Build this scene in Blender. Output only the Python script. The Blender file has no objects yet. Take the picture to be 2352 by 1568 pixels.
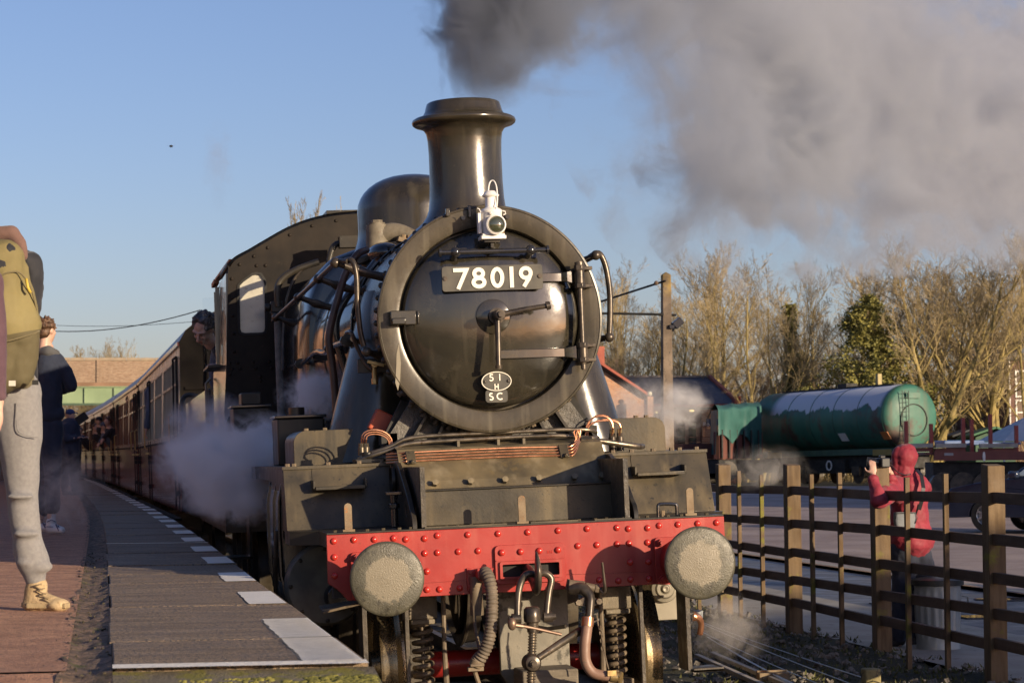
import bpy, bmesh, math, random
from math import sin, cos, pi, radians, sqrt, atan2, tan, hypot
from mathutils import Vector, Matrix, noise as mn
from mathutils.geometry import tessellate_polygon
random.seed(7)
D_ = bpy.data
scn = bpy.context.scene
col = scn.collection

# ------------------------------------------------------------------ camera
FPX, CX, CY = 5340.0, 1176.0, 784.0          # focal length and centre measured on a 2352 px wide view of the photograph
TH, PITCH, ROLL, CANT = radians(10.0), math.atan(274 / 5340.0), 0.006, 0.036
CAM = Vector((-2.475, -12.77, 1.67))
FW = Vector((sin(TH) * cos(PITCH), cos(TH) * cos(PITCH), sin(PITCH)))
R0 = Vector((cos(TH), -sin(TH), 0)); U0 = R0.cross(FW)
RT = R0 * cos(ROLL) - U0 * sin(ROLL); UP = R0 * sin(ROLL) + U0 * cos(ROLL)
cam = D_.cameras.new('camera'); camo = D_.objects.new('camera', cam); col.objects.link(camo)
camo.matrix_world = Matrix(((RT.x, UP.x, -FW.x, CAM.x), (RT.y, UP.y, -FW.y, CAM.y), (RT.z, UP.z, -FW.z, CAM.z), (0, 0, 0, 1)))
cam.sensor_width = 36; cam.lens = 36 * FPX / 2352; cam.clip_start = 0.1; cam.clip_end = 6000
cam.dof.use_dof = True; cam.dof.focus_distance = 14.6; cam.dof.aperture_fstop = 10
scn.camera = camo
# ------------------------------------------------------------------ light
SUN_AZ, SUN_EL = radians(36.5), radians(11.0)     # sun stands to the right behind the camera
TOSUN = Vector((sin(SUN_AZ) * cos(SUN_EL), -cos(SUN_AZ) * cos(SUN_EL), sin(SUN_EL)))
sun = D_.lights.new('sun', 'SUN'); sun.energy = 5.0; sun.angle = radians(0.55); sun.color = (1.0, 0.80, 0.55)
suno = D_.objects.new('sun', sun); col.objects.link(suno)
suno.rotation_euler = TOSUN.to_track_quat('Z', 'Y').to_euler()
world = D_.worlds.new('World'); scn.world = world; world.use_nodes = True
wn = world.node_tree.nodes; wl = world.node_tree.links
sky = wn.new('ShaderNodeTexSky'); sky.sky_type = 'NISHITA'; sky.sun_disc = False
sky.sun_elevation = SUN_EL; sky.sun_rotation = math.atan2(TOSUN.x, TOSUN.y)
sky.air_density = 1.0; sky.dust_density = 0.9; sky.ozone_density = 3.6; sky.altitude = 50
bg = wn['Background']; bg.inputs['Strength'].default_value = 0.10
tint = wn.new('ShaderNodeMix'); tint.data_type = 'RGBA'; tint.blend_type = 'MULTIPLY'; tint.inputs[0].default_value = 1; tint.inputs[7].default_value = (1.27, 1.0, 1.09, 1)
wl.new(sky.outputs[0], tint.inputs[6]); wl.new(tint.outputs[2], bg.inputs[0])
scn.view_settings.view_transform = 'Standard'; scn.view_settings.look = 'None'
scn.view_settings.exposure = 0.45; scn.view_settings.gamma = 1; scn.view_settings.use_curve_mapping = False
scn.cycles.volume_bounces = 5; scn.cycles.volume_step_rate = 0.09; scn.cycles.volume_max_steps = 1024; scn.cycles.max_bounces = 8
scn.cycles.use_denoising = True

def at(px, py, D):
    """point of the place seen at a pixel of the 2352 px view, D metres in front of the camera"""
    return CAM + (FW + RT * ((px - CX) / FPX) - UP * ((py - CY) / FPX)) * D
def ground(px, py, z):
    r = FW + RT * ((px - CX) / FPX) - UP * ((py - CY) / FPX)
    return CAM + r * ((z - CAM.z) / r.z)
L2W = Matrix.Rotation(-CANT, 3, 'Y'); W2L = L2W.transposed()
def lo(px, py, Y):
    """same, on the plane Y of the canted locomotive, in the locomotive's own frame"""
    r = W2L @ (FW + RT * ((px - CX) / FPX) - UP * ((py - CY) / FPX)); o = W2L @ CAM
    return o + r * ((Y - o.y) / r.y)

# ------------------------------------------------------------------ mesh helpers
class MB:
    def __init__(s): s.v = []; s.f = []
    def add(s, v, f):
        o = len(s.v); s.v += [tuple(p) for p in v]; s.f += [tuple(i + o for i in q) for q in f]; return s
    def box(s, x0, x1, y0, y1, z0, z1):
        return s.add([(x0,y0,z0),(x1,y0,z0),(x1,y1,z0),(x0,y1,z0),(x0,y0,z1),(x1,y0,z1),(x1,y1,z1),(x0,y1,z1)],
                     [(0,3,2,1),(4,5,6,7),(0,1,5,4),(1,2,6,5),(2,3,7,6),(3,0,4,7)])
    def obox(s, c, sz, R=None):
        R = R or Matrix.Identity(3); c = Vector(c); a, b, d = (q / 2 for q in sz)
        v = [c + R @ Vector((i, j, k)) for k in (-d, d) for i, j in ((-a,-b),(a,-b),(a,b),(-a,b))]
        return s.add(v, [(0,3,2,1),(4,5,6,7),(0,1,5,4),(1,2,6,5),(2,3,7,6),(3,0,4,7)])
    def beam(s, p, q, w, h, up=(0, 0, 1)):
        p, q = Vector(p), Vector(q); d = (q - p); L = d.length; d /= L
        x = d.cross(Vector(up)).normalized(); z = x.cross(d)
        R = Matrix((x, d, z)).transposed()
        return s.obox((p + q) / 2, (w, L, h), R)
    def tube(s, pts, r, n=8, caps=True, smooth=0):
        pts = [Vector(p) for p in pts]
        rs = list(r) if isinstance(r, (list, tuple)) else [r] * len(pts)
        if smooth and len(pts) > 2:
            P, Q = [], []
            for i in range(len(pts) - 1):
                a, b, c, d = pts[max(i-1, 0)], pts[i], pts[i+1], pts[min(i+2, len(pts)-1)]
                for k in range(smooth):
                    t = k / smooth
                    P.append(0.5 * ((2*b) + (c-a)*t + (2*a-5*b+4*c-d)*t*t + (3*b-a-3*c+d)*t**3)); Q.append(rs[i]*(1-t)+rs[i+1]*t)
            P.append(pts[-1]); Q.append(rs[-1]); pts, rs = P, Q
        V, F = [], []
        t = (pts[1] - pts[0]).normalized(); u = t.orthogonal().normalized()
        for i, p in enumerate(pts):
            if 0 < i < len(pts) - 1: t2 = (pts[i+1] - pts[i-1])
            elif i: t2 = pts[i] - pts[i-1]
            else: t2 = pts[1] - pts[0]
            t2 = t2.normalized() if t2.length > 1e-9 else t
            u = (u - t2 * u.dot(t2)); u = u.normalized() if u.length > 1e-6 else t2.orthogonal().normalized()
            w = t2.cross(u); t = t2
            for k in range(n):
                a = 2 * pi * k / n; V.append(p + (u * cos(a) + w * sin(a)) * rs[i])
        for i in range(len(pts) - 1):
            for k in range(n):
                F.append((i*n+k, i*n+(k+1) % n, (i+1)*n+(k+1) % n, (i+1)*n+k))
        if caps: F.append(tuple(range(n))[::-1]); F.append(tuple((len(pts)-1)*n + k for k in range(n)))
        return s.add(V, F)
    def cyl(s, p, q, r, r2=None, n=16, caps=True):
        return s.tube([p, q], [r, r if r2 is None else r2], n, caps)
    def lathe(s, prof, c=(0,0,0), axis='Z', n=32, sx=1.0, a0=0.0, a1=2*pi):
        c = Vector(c); V, F = [], []; full = abs(a1 - a0 - 2*pi) < 1e-6; m = n if full else n + 1
        for r, h in prof:
            for k in range(m):
                a = a0 + (a1 - a0) * k / n
                if axis == 'Z': p = (r*cos(a)*sx, r*sin(a), h)
                elif axis == 'Y': p = (r*cos(a)*sx, h, r*sin(a))
                else: p = (h, r*cos(a), r*sin(a))
                V.append(c + Vector(p))
        for i in range(len(prof) - 1):
            for k in range(n):
                k2 = (k+1) % m
                q = (i*m+k, i*m+k2, (i+1)*m+k2, (i+1)*m+k)
                F.append(q if axis == 'Z' else q[::-1])
        return s.add(V, F)
    def ell(s, c, r, n=16, m=10, R=None):
        c = Vector(c); r = (r, r, r) if not hasattr(r, '__len__') else r; V, F = [], []
        R = R or Matrix.Identity(3)
        V.append(c + R @ Vector((0, 0, -r[2])))
        for i in range(1, m):
            a = -pi/2 + pi*i/m
            for k in range(n):
                b = 2*pi*k/n; V.append(c + R @ Vector((r[0]*cos(a)*cos(b), r[1]*cos(a)*sin(b), r[2]*sin(a))))
        V.append(c + R @ Vector((0, 0, r[2])))
        for k in range(n): F.append((0, 1+(k+1) % n, 1+k))
        for i in range(m-2):
            for k in range(n): F.append((1+i*n+k, 1+i*n+(k+1) % n, 1+(i+1)*n+(k+1) % n, 1+(i+1)*n+k))
        L = len(V)-1
        for k in range(n): F.append((L, 1+(m-2)*n+k, 1+(m-2)*n+(k+1) % n))
        return s.add(V, F)
    def plate(s, outer, holes=(), axis='Y', a0=0.0, a1=0.02):
        """outline (2D, counter-clockwise as seen) with holes, extruded along an axis between a0 and a1"""
        def P(p, a):
            if callable(a): a = a(p)
            return (p[0], a, p[1]) if axis == 'Y' else ((a, p[0], p[1]) if axis == 'X' else (p[0], p[1], a))
        loops = [list(outer)] + [list(h) for h in holes]
        flat = [p for l in loops for p in l]; N = len(flat)
        tri = tessellate_polygon([[Vector((p[0], p[1], 0)) for p in l] for l in loops])
        V = [P(p, a0) for p in flat] + [P(p, a1) for p in flat]
        F = [tuple(t) for t in tri] + [tuple(i + N for i in t[::-1]) for t in tri]
        o = 0
        for l in loops:
            n = len(l)
            for i in range(n): F.append((o+i, o+(i+1) % n, N+o+(i+1) % n, N+o+i))
            o += n
        return s.add(V, F)
    def grid(s, nx, ny, fn):
        V = [fn(i/nx, j/ny) for j in range(ny+1) for i in range(nx+1)]
        F = [(j*(nx+1)+i, j*(nx+1)+i+1, (j+1)*(nx+1)+i+1, (j+1)*(nx+1)+i) for j in range(ny) for i in range(nx)]
        return s.add(V, F)
    def loft(s, rings, closed=True, caps=True):
        n = len(rings[0]); V = [p for r in rings for p in r]; F = []
        for i in range(len(rings)-1):
            for k in range(n if closed else n-1):
                F.append((i*n+k, i*n+(k+1) % n, (i+1)*n+(k+1) % n, (i+1)*n+k))
        if caps: F.append(tuple(range(n))[::-1]); F.append(tuple((len(rings)-1)*n+k for k in range(n)))
        return s.add(V, F)
    def mesh(s, name, fix=True):
        me = D_.meshes.new(name); me.from_pydata(s.v, [], s.f); me.update()
        if fix:
            b = bmesh.new(); b.from_mesh(me); bmesh.ops.recalc_face_normals(b, faces=b.faces); b.to_mesh(me); b.free()
        return me
    def build(s, name, mat, parent=None, smooth=35, bevel=0, fix=True, seg=2):
        me = s.mesh(name, fix)
        return link(name, me, mat, parent, smooth, bevel, seg)

def link(name, me, mat=None, parent=None, smooth=35, bevel=0, seg=2):
    if mat and not me.materials: me.materials.append(mat)
    if smooth:
        me.polygons.foreach_set('use_smooth', [True]*len(me.polygons))
        if smooth < 180: me.set_sharp_from_angle(angle=radians(smooth))
    o = D_.objects.new(name, me); col.objects.link(o)
    if parent: o.parent = parent
    if bevel:
        b = o.modifiers.new('edge', 'BEVEL'); b.width = bevel; b.segments = seg; b.limit_method = 'ANGLE'; b.angle_limit = radians(40)
        b.harden_normals = False
    return o
def tag(o, label=None, cat=None, group=None, kind=None):
    if label: o['label'] = label
    if cat: o['category'] = cat
    if group: o['group'] = group
    if kind: o['kind'] = kind
    return o
def thing(name, label, cat, loc=(0, 0, 0), rz=0.0, group=None):
    o = D_.objects.new(name, None); col.objects.link(o); o.location = loc; o.rotation_euler = (0, 0, rz); o.empty_display_size = 0.2
    return tag(o, label, cat, group)
def copy_tree(o, parent=None):
    c = o.copy(); col.objects.link(c)
    if parent: c.parent = parent
    for ch in [x for x in o.children]: copy_tree(ch, c)
    return c
def arc(cx, cy, r, a0, a1, n=8, ry=None):
    ry = ry or r
    return [(cx + r*cos(radians(a0+(a1-a0)*i/n)), cy + ry*sin(radians(a0+(a1-a0)*i/n))) for i in range(n+1)]
def rrect(x0, x1, y0, y1, r, n=4):
    return arc(x0+r, y0+r, r, 180, 270, n) + arc(x1-r, y0+r, r, 270, 360, n) + arc(x1-r, y1-r, r, 0, 90, n) + arc(x0+r, y1-r, r, 90, 180, n)
def fbm(p, s=1.0, o=4):
    return mn.fractal(Vector(p)*s, 1.0, 2.0, o)

# ------------------------------------------------------------------ materials
def N(nt, t, **k):
    n = nt.nodes.new(t)
    for a, b in k.items():
        if a in n.inputs: n.inputs[a].default_value = b
        else: setattr(n, a, b)
    return n
def ramp(nt, src, stops, inter='LINEAR'):
    r = nt.nodes.new('ShaderNodeValToRGB'); r.color_ramp.interpolation = inter; e = r.color_ramp.elements
    while len(e) < len(stops): e.new(0.5)
    for i, (p, c) in enumerate(stops):
        e[i].position = p; e[i].color = (c, c, c, 1) if not hasattr(c, '__len__') else (*c, 1)
    nt.links.new(src, r.inputs[0]); return r.outputs[0]
def mixc(nt, f, a, b, mode='MIX'):
    m = nt.nodes.new('ShaderNodeMix'); m.data_type = 'RGBA'; m.blend_type = mode
    for i, v in ((0, f), (6, a), (7, b)):
        if hasattr(v, 'links'): nt.links.new(v, m.inputs[i])
        else: m.inputs[i].default_value = v if i == 0 else (*v, 1)
    return m.outputs[2]
def mth(nt, op, a, b=0.0, c=0.0, clamp=False):
    m = nt.nodes.new('ShaderNodeMath'); m.operation = op; m.use_clamp = clamp
    for i, v in enumerate((a, b, c)):
        if hasattr(v, 'links'): nt.links.new(v, m.inputs[i])
        else: m.inputs[i].default_value = v
    return m.outputs[0]
def nz(nt, vec, scale, detail=4, rough=0.55, dist=0.0, stretch=None):
    if stretch:
        mp = nt.nodes.new('ShaderNodeMapping'); mp.inputs['Scale'].default_value = stretch; nt.links.new(vec, mp.inputs[0]); vec = mp.outputs[0]
    n = N(nt, 'ShaderNodeTexNoise', Scale=scale, Detail=detail, Roughness=rough, Distortion=dist); nt.links.new(vec, n.inputs['Vector'])
    return n.outputs[0]
MATS = {}
def pm(name, c, c2=None, rough=0.5, r2=None, metal=0.0, scale=3.0, detail=5, spots=None, spot_scale=18, spot_cut=(0.58, 0.66), streak=None,
       bump=0.0, bscale=40, spec=0.5, coat=0.0, lo_=0.35, hi_=0.65, wave=None, sheen=0.0, stretch=None, aniso=None):
    m = D_.materials.new(name); m.use_nodes = True; nt = m.node_tree; p = nt.nodes['Principled BSDF']
    tc = nt.nodes.new('ShaderNodeTexCoord').outputs['Object']
    c2 = c2 or tuple(x*1.5 for x in c)
    f = ramp(nt, nz(nt, tc, scale, detail, stretch=stretch), [(lo_, 0.0), (hi_, 1.0)])
    colr = mixc(nt, f, c, c2)
    if streak:
        s = ramp(nt, nz(nt, tc, streak[1], 3, stretch=(1, 1, 0.08)), [(0.52, 0.0), (0.72, 1.0)])
        colr = mixc(nt, mth(nt, 'MULTIPLY', s, streak[2]), colr, streak[0])
    if spots:
        s = ramp(nt, nz(nt, tc, spot_scale, 6, 0.65), [(spot_cut[0], 0.0), (spot_cut[1], 1.0)])
        colr = mixc(nt, s, colr, spots)
    nt.links.new(colr, p.inputs['Base Color'])
    r = ramp(nt, nz(nt, tc, scale*2.3, 5), [(0.3, rough), (0.7, rough if r2 is None else r2)])
    nt.links.new(r, p.inputs['Roughness'])
    p.inputs['Metallic'].default_value = metal; p.inputs['Specular IOR Level'].default_value = spec
    p.inputs['Coat Weight'].default_value = coat; p.inputs['Coat Roughness'].default_value = 0.08
    if sheen: p.inputs['Sheen Weight'].default_value = sheen
    if bump or wave:
        b = N(nt, 'ShaderNodeBump', Strength=1.0, Distance=bump or 0.002)
        h = nz(nt, tc, bscale, 6, 0.6)
        if wave:
            w = N(nt, 'ShaderNodeTexWave', Scale=wave, Distortion=2.0); nt.links.new(tc, w.inputs[0]); h = mth(nt, 'ADD', h, mth(nt, 'MULTIPLY', w.outputs[1], 0.7))
        nt.links.new(h, b.inputs['Height']); nt.links.new(b.outputs[0], p.inputs['Normal'])
    MATS[name] = m; return m

DUST = (0.17, 0.14, 0.09)
black = pm('black_paint_dusty', (0.015, 0.0145, 0.0135), (0.040, 0.034, 0.025), 0.28, 0.42, scale=2.2, streak=(DUST, 5, 0.25), bump=0.0006, bscale=25, spec=0.4)
gloss = pm('black_paint_glossy', (0.014, 0.014, 0.016), (0.030, 0.028, 0.027), 0.10, 0.24, scale=3, spec=0.7, bump=0.0012, bscale=5, coat=0.5)
drum = pm('smokebox_paint', (0.022, 0.019, 0.014), (0.050, 0.040, 0.024), 0.16, 0.27, scale=4, stretch=(1, 1, 0.35), streak=((0.14, 0.12, 0.08), 9, 0.3), spots=(0.10, 0.075, 0.04), spot_scale=22, spot_cut=(0.66, 0.74), spec=0.7, bump=0.0014, bscale=9)
ringm = pm('smokebox_ring_paint', (0.028, 0.024, 0.016), (0.066, 0.054, 0.036), 0.22, 0.34, scale=3.2, streak=((0.19, 0.165, 0.115), 12, 0.5), spots=(0.055, 0.046, 0.03), spot_scale=6, spot_cut=(0.60, 0.75), spec=0.4, bump=0.0006, bscale=30)
doorm = pm('smokebox_door_paint', (0.014, 0.013, 0.010), (0.036, 0.031, 0.021), 0.07, 0.15, scale=2.6, spots=(0.085, 0.075, 0.052), spot_scale=7, spot_cut=(0.60, 0.85), streak=((0.08, 0.07, 0.05), 16, 0.3), spec=0.9, bump=0.0010, bscale=6)
panel = pm('footplate_paint', (0.036, 0.032, 0.025), (0.092, 0.074, 0.046), 0.30, 0.46, scale=3, streak=((0.18, 0.14, 0.08), 8, 0.5), spots=(0.03, 0.028, 0.024), spot_scale=34, spot_cut=(0.60, 0.68), bump=0.0008, bscale=60, spec=0.35)
steel = pm('bare_steel', (0.10, 0.085, 0.065), (0.24, 0.20, 0.15), 0.28, 0.42, metal=0.75, scale=8, spots=(0.10, 0.06, 0.035), spot_scale=22, bump=0.0006, bscale=60)
dsteel = pm('oily_dark_steel', (0.040, 0.033, 0.028), (0.11, 0.088, 0.065), 0.26, 0.4, metal=0.4, scale=9, bump=0.0007, bscale=50)
oily = pm('greasy_frame', (0.025, 0.021, 0.017), (0.085, 0.068, 0.047), 0.3, 0.65, scale=5, bump=0.003, bscale=45)
brown = pm('brown_grime', (0.10, 0.075, 0.050), (0.19, 0.145, 0.095), 0.5, 0.8, scale=6, spots=(0.06, 0.045, 0.03), spot_scale=14, bump=0.002, bscale=40)
red = pm('vermilion_paint', (0.29, 0.022, 0.018), (0.37, 0.036, 0.028), 0.30, 0.46, scale=2.2, spots=(0.15, 0.020, 0.015), spot_scale=26, spot_cut=(0.64, 0.74), streak=((0.42, 0.10, 0.075), 9, 0.5), bump=0.0009, bscale=14, coat=0.2)
redd = pm('vermilion_paint_rivet', (0.40, 0.022, 0.016), (0.46, 0.035, 0.024), 0.20, 0.3, scale=9, coat=0.3)
redmat2 = pm('deep_red_paint', (0.20, 0.012, 0.010), (0.28, 0.02, 0.016), 0.25, 0.4)
cop = pm('copper_pipe', (0.55, 0.24, 0.13), (0.75, 0.38, 0.22), 0.25, 0.4, metal=0.85, scale=12)
brass = pm('brass_fitting', (0.50, 0.34, 0.14), (0.62, 0.46, 0.22), 0.3, 0.5, metal=0.8, scale=12)
rust = pm('rusty_iron', (0.17, 0.115, 0.065), (0.24, 0.18, 0.11), 0.6, 0.85, scale=14, spots=(0.33, 0.13, 0.035), spot_scale=20, bump=0.001, bscale=70)
white = pm('white_lamp_paint', (0.70, 0.68, 0.64), (0.80, 0.78, 0.75), 0.35, 0.5, scale=9, spots=(0.36, 0.29, 0.22), spot_scale=30, spot_cut=(0.66, 0.74))
cream = pm('numeral_enamel', (0.78, 0.74, 0.62), (0.84, 0.81, 0.70), 0.35, 0.4)
rubber = pm('ribbed_rubber_hose', (0.10, 0.080, 0.058), (0.17, 0.135, 0.10), 0.6, 0.8, scale=8, bump=0.001)
bronze = pm('heating_hose', (0.20, 0.115, 0.080), (0.27, 0.165, 0.12), 0.45, 0.6, scale=9, spots=(0.15, 0.12, 0.09), spot_scale=14)
def buffer_face():
    m = pm('greased_buffer_face', (0.036, 0.036, 0.026), (0.082, 0.078, 0.055), 0.25, 0.55, metal=0.0, scale=7, spots=(0.020, 0.020, 0.016), spot_scale=22, spot_cut=(0.54, 0.64), bump=0.0024, bscale=120)
    nt = m.node_tree; p = nt.nodes['Principled BSDF']
    tc = nt.nodes.new('ShaderNodeTexCoord').outputs['Object']
    sp = nt.nodes.new('ShaderNodeSeparateXYZ'); nt.links.new(tc, sp.inputs[0])
    # worn pale disc in the middle of each head, ring of grease round it
    ax = mth(nt, 'ABSOLUTE', sp.outputs[0]); dx = mth(nt, 'SUBTRACT', ax, 0.889); dz = mth(nt, 'SUBTRACT', sp.outputs[2], 1.058)
    r = mth(nt, 'SQRT', mth(nt, 'ADD', mth(nt, 'MULTIPLY', dx, dx), mth(nt, 'MULTIPLY', dz, dz)))
    r = mth(nt, 'ADD', r, mth(nt, 'MULTIPLY', mth(nt, 'SUBTRACT', nz(nt, tc, 16, 7, .7), 0.5), 0.16))
    f = ramp(nt, r, [(0.0, 0.80), (0.118, 0.85), (0.128, 0.12), (1.0, 0.0)])
    old = p.inputs['Base Color'].links[0].from_socket
    nt.links.new(mixc(nt, f, old, (0.20, 0.172, 0.122)), p.inputs['Base Color'])
    return m
bufm = buffer_face()
dark = pm('soot_dark', (0.012, 0.012, 0.012), (0.025, 0.023, 0.02), 0.6, 0.9)
glassd = pm('dark_window_glass', (0.012, 0.014, 0.016), (0.02, 0.022, 0.024), 0.04, 0.08, spec=1.0)
# ------------------------------------------------------------------ lettering made of strokes
def stroke(mb, pts, w, a0, a1, closed=False, axis='Y'):
    P = [Vector(p) for p in pts]; n = len(P); A, B = [], []
    for i in range(n):
        p0 = P[(i-1) % n] if (closed or i) else None; p1 = P[(i+1) % n] if (closed or i < n-1) else None
        d0 = (P[i]-p0).normalized() if p0 is not None else None; d1 = (p1-P[i]).normalized() if p1 is not None else None
        d = (d0 if d1 is None else d1 if d0 is None else (d0+d1).normalized())
        nn = Vector((-d.y, d.x)); k = 1.0
        if d0 is not None and d1 is not None: k = 1/max(0.45, nn.dot(Vector((-d1.y, d1.x))))
        A.append(P[i]+nn*w/2*k); B.append(P[i]-nn*w/2*k)
    V = []; F = []
    for q in (a0, a1):
        for L in (A, B): V += [(p.x, q, p.y) if axis == 'Y' else (q, p.x, p.y) for p in L]
    m = n if closed else n-1
    for i in range(m):
        j = (i+1) % n
        F += [(i, j, n+j, n+i), (2*n+i, 3*n+i, 3*n+j, 2*n+j), (i, 2*n+i, 2*n+j, j), (n+i, n+j, 3*n+j, 3*n+i)]
    if not closed: F += [(0, n, 3*n, 2*n), (n-1, 3*n-1, 4*n-1, 2*n-1)]
    mb.add(V, F)
G = {'7': [([(0, .90), (.60, .90), (.20, 0)], 0)],
     '8': [(arc(.31, .715, .20, 0, 342, 18, .19), 1), (arc(.31, .295, .25, 0, 345, 22, .20), 1)],
     '0': [(arc(.31, .5, .225, 0, 345, 23, .405), 1)],
     '1': [([(.08, 0), (.08, 1)], 0)],
     '9': [(arc(.31, .675, .225, 0, 345, 22, .235), 1), ([(.53, .62), (.44, .40), (.20, .03)], 0)],
     '5': [([(.52, .94), (.16, .94), (.12, .55)] + arc(.26, .30, .25, 115, -150, 14, .26), 0)],
     'H': [([(.05, 0), (.05, 1)], 0), ([(.6, 0), (.6, 1)], 0), ([(.05, .5), (.6, .5)], 0)],
     'S': [(arc(.28, .74, .20, 40, 250, 9, .21)[:-1] + arc(.28, .27, .23, 80, -150, 11, .23), 0)],
     'C': [(arc(.48, .5, .42, 48, 312, 18, .44), 0)]}
def glyph(ch, x, z, h, w, a0, a1, mat, parent, name, widen=1.0):
    mb = MB()
    for i, (pts, cl) in enumerate(G[ch]): stroke(mb, [(x+p[0]*h*widen, z+p[1]*h) for p in pts], w, a0-i*.0006, a1-i*.0006, bool(cl))
    return mb.build(name, mat, parent, smooth=0)

# ================================================================== THE LOCOMOTIVE
loco = thing('steam_locomotive', 'black steam locomotive with red buffer beam and number 78019 on its smokebox door', 'locomotive')
loco.rotation_euler = (0, -CANT, 0)
ZC = 2.557
def part(mb, name, mat, parent=loco, smooth=35, bevel=0, **k): return mb.build(name, mat, parent, smooth, bevel, **k)
def rep(me, name, pts, parent, mat=None, rot=None):
    out = []
    for p in pts:
        o = D_.objects.new(name, me); col.objects.link(o); o.parent = parent; o.location = p
        if rot: o.rotation_euler = rot(p) if callable(rot) else rot
        out.append(o)
    return out
# --- smokebox, ring and door
sb = part(MB().lathe([(0.0, 1.75), (0.690, 1.75), (0.690, 3.02), (0.0, 3.02)], (0, 0, ZC), 'Y', 96), 'smokebox', drum)
part(MB().lathe([(0.690, 1.545), (0.708, 1.53), (0.713, 1.512), (0.708, 1.499), (0.697, 1.496), (0.694, 1.502), (0.688, 1.502), (0.60, 1.500), (0.578, 1.506), (0.570, 1.525), (0.570, 1.62),
                 (0.0, 1.62)], (0, 0, ZC), 'Y', 128), 'front_ring', ringm, sb)
part(MB().lathe([(0.690, 1.55), (0.690, 1.75), ], (0, 0, ZC), 'Y', 96), 'smokebox_rim_plate', drum, sb)
me = MB().ell((0, 0, 0), (0.020, 0.018, 0.020), 8, 6).mesh('rivet'); me.materials.append(black); me.polygons.foreach_set('use_smooth', [True]*len(me.polygons))
def around(R, Y, n, a0=0): return [(R*cos(a), Y, ZC+R*sin(a)) for a in (radians(a0)+2*pi*i/n for i in range(n))]
rep(me, 'rivet', around(0.706, 1.60, 56), sb); rep(me, 'rivet', around(0.692, 2.93, 40), sb)
door = part(MB().lathe([(0.545, 1.575), (0.556, 1.54), (0.556, 1.52), (0.545, 1.497), (0.515, 1.474), (0.46, 1.455), (0.36, 1.434), (0.24, 1.420), (0.12, 1.413), (0.0, 1.411)], (0, 0, ZC), 'Y', 128), 'smokebox_door', doorm, smooth=60)
# hinge straps, knuckles and pin
for z0, z1, x0, nm in ((2.770, 2.826, 0.20, 'hinge_strap'), (2.300, 2.356, 0.02, 'hinge_strap')):
    s = MB(); rows = []
    for i in range(13):
        x = x0 + (0.53-x0)*i/12; R = sqrt(x*x+(z0-ZC)**2)
        y = 1.411 + 0.155*R*R + (0.10*max(0, R-0.46)) - 0.012
        y = min(y, 1.46) - (0.03 if x > 0.47 else 0)
        w = (z1-z0)/2*(1.0 if x < 0.46 else 1.0+(x-0.46)*9); zc = (z0+z1)/2
        rows.append([(x, y+0.03, zc-w), (x, y+0.03, zc+w), (x, y-0.010, zc+w), (x, y-0.010, zc-w)])
    s.loft(rows); st = part(s, nm, doorm, door, bevel=0.004)
    zt = 2.864 if z0 > 2.5 else 2.382; zb = 2.724 if z0 > 2.5 else 2.262
    k = MB(); k.cyl((0.556, 1.40, zb+0.028), (0.556, 1.40, zt-0.028), 0.030, n=20); k.cyl((0.556, 1.40, zt-0.03), (0.556, 1.40, zt+0.004), 0.036, n=6); k.cyl((0.556, 1.40, zb), (0.556, 1.40, zb+0.03), 0.036, n=6)
    k.box(0.545, 0.64, 1.405, 1.50, zb+0.004, zb+0.026); k.box(0.545, 0.64, 1.405, 1.50, zt-0.026, zt-0.004)
    part(k, 'hinge_knuckle', dsteel, door, bevel=0.003)
part(MB().cyl((0.556, 1.40, 2.22), (0.556, 1.40, 2.89), 0.017, n=16).cyl((0.556, 1.40, 2.868), (0.556, 1.40, 2.886), 0.030, n=16).cyl((0.556, 1.40, 2.215), (0.556, 1.40, 2.262), 0.012, 0.020, n=10), 'hinge_pin', dsteel, door)
# door handles: boss, disc, two arms
part(MB().lathe([(0.0, 1.398), (0.100, 1.398), (0.108, 1.402), (0.110, 1.425)], (0, 0, ZC+.008), 'Y', 48), 'boss_disc', doorm, door)
dh = part(MB().cyl((0.012, 1.40, ZC+.008), (0.012, 1.21, ZC+.008), 0.036, 0.030, 20).cyl((0.012, 1.21, ZC+.008), (0.012, 1.175, ZC+.008), 0.020, n=6).cyl((0.012, 1.34, ZC+.008), (0.012, 1.355, ZC+.008), .05, n=20), 'door_dart', dsteel)
part(MB().tube([(0.03, 1.235, ZC+0.010), (0.17, 1.225, ZC+0.035), (0.305, 1.215, ZC+0.052)], [0.020, 0.0165, 0.0155], 14).cyl((0.300, 1.215, ZC+0.051), (0.325, 1.213, ZC+0.056), 0.027, 0.024, 16), 'handle', dsteel, dh)
part(MB().tube([(0.008, 1.30, ZC-0.01), (0.004, 1.29, ZC-0.16), (0.000, 1.28, ZC-0.305)], [0.020, 0.0165, 0.0150], 14).cyl((0.0, 1.28, ZC-.300), (0.0, 1.28, ZC-.322), 0.023, 0.020, 14), 'handle', dsteel, dh)
# latch on the left
l = MB(); l.box(-0.635, -0.475, 1.445, 1.50, 2.532, 2.622); l.box(-0.470, -0.455, 1.44, 1.50, 2.535, 2.618); l.box(-0.63, -0.545, 1.415, 1.45, 2.535, 2.575); part(l, 'door_stop', doorm, sb, bevel=0.006)
l = MB(); l.plate([(-.615, 2.18), (-.60, 2.13), (-.585, 2.19), (-.575, 2.30), (-.585, 2.42), (-.60, 2.36), (-.605, 2.28)], axis='Y', a0=1.4975, a1=1.502)
part(l, 'paint_scar', pm('scraped_paint', (0.20, 0.175, 0.125), (0.24, 0.21, 0.15), 0.5), sb, smooth=0)
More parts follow.
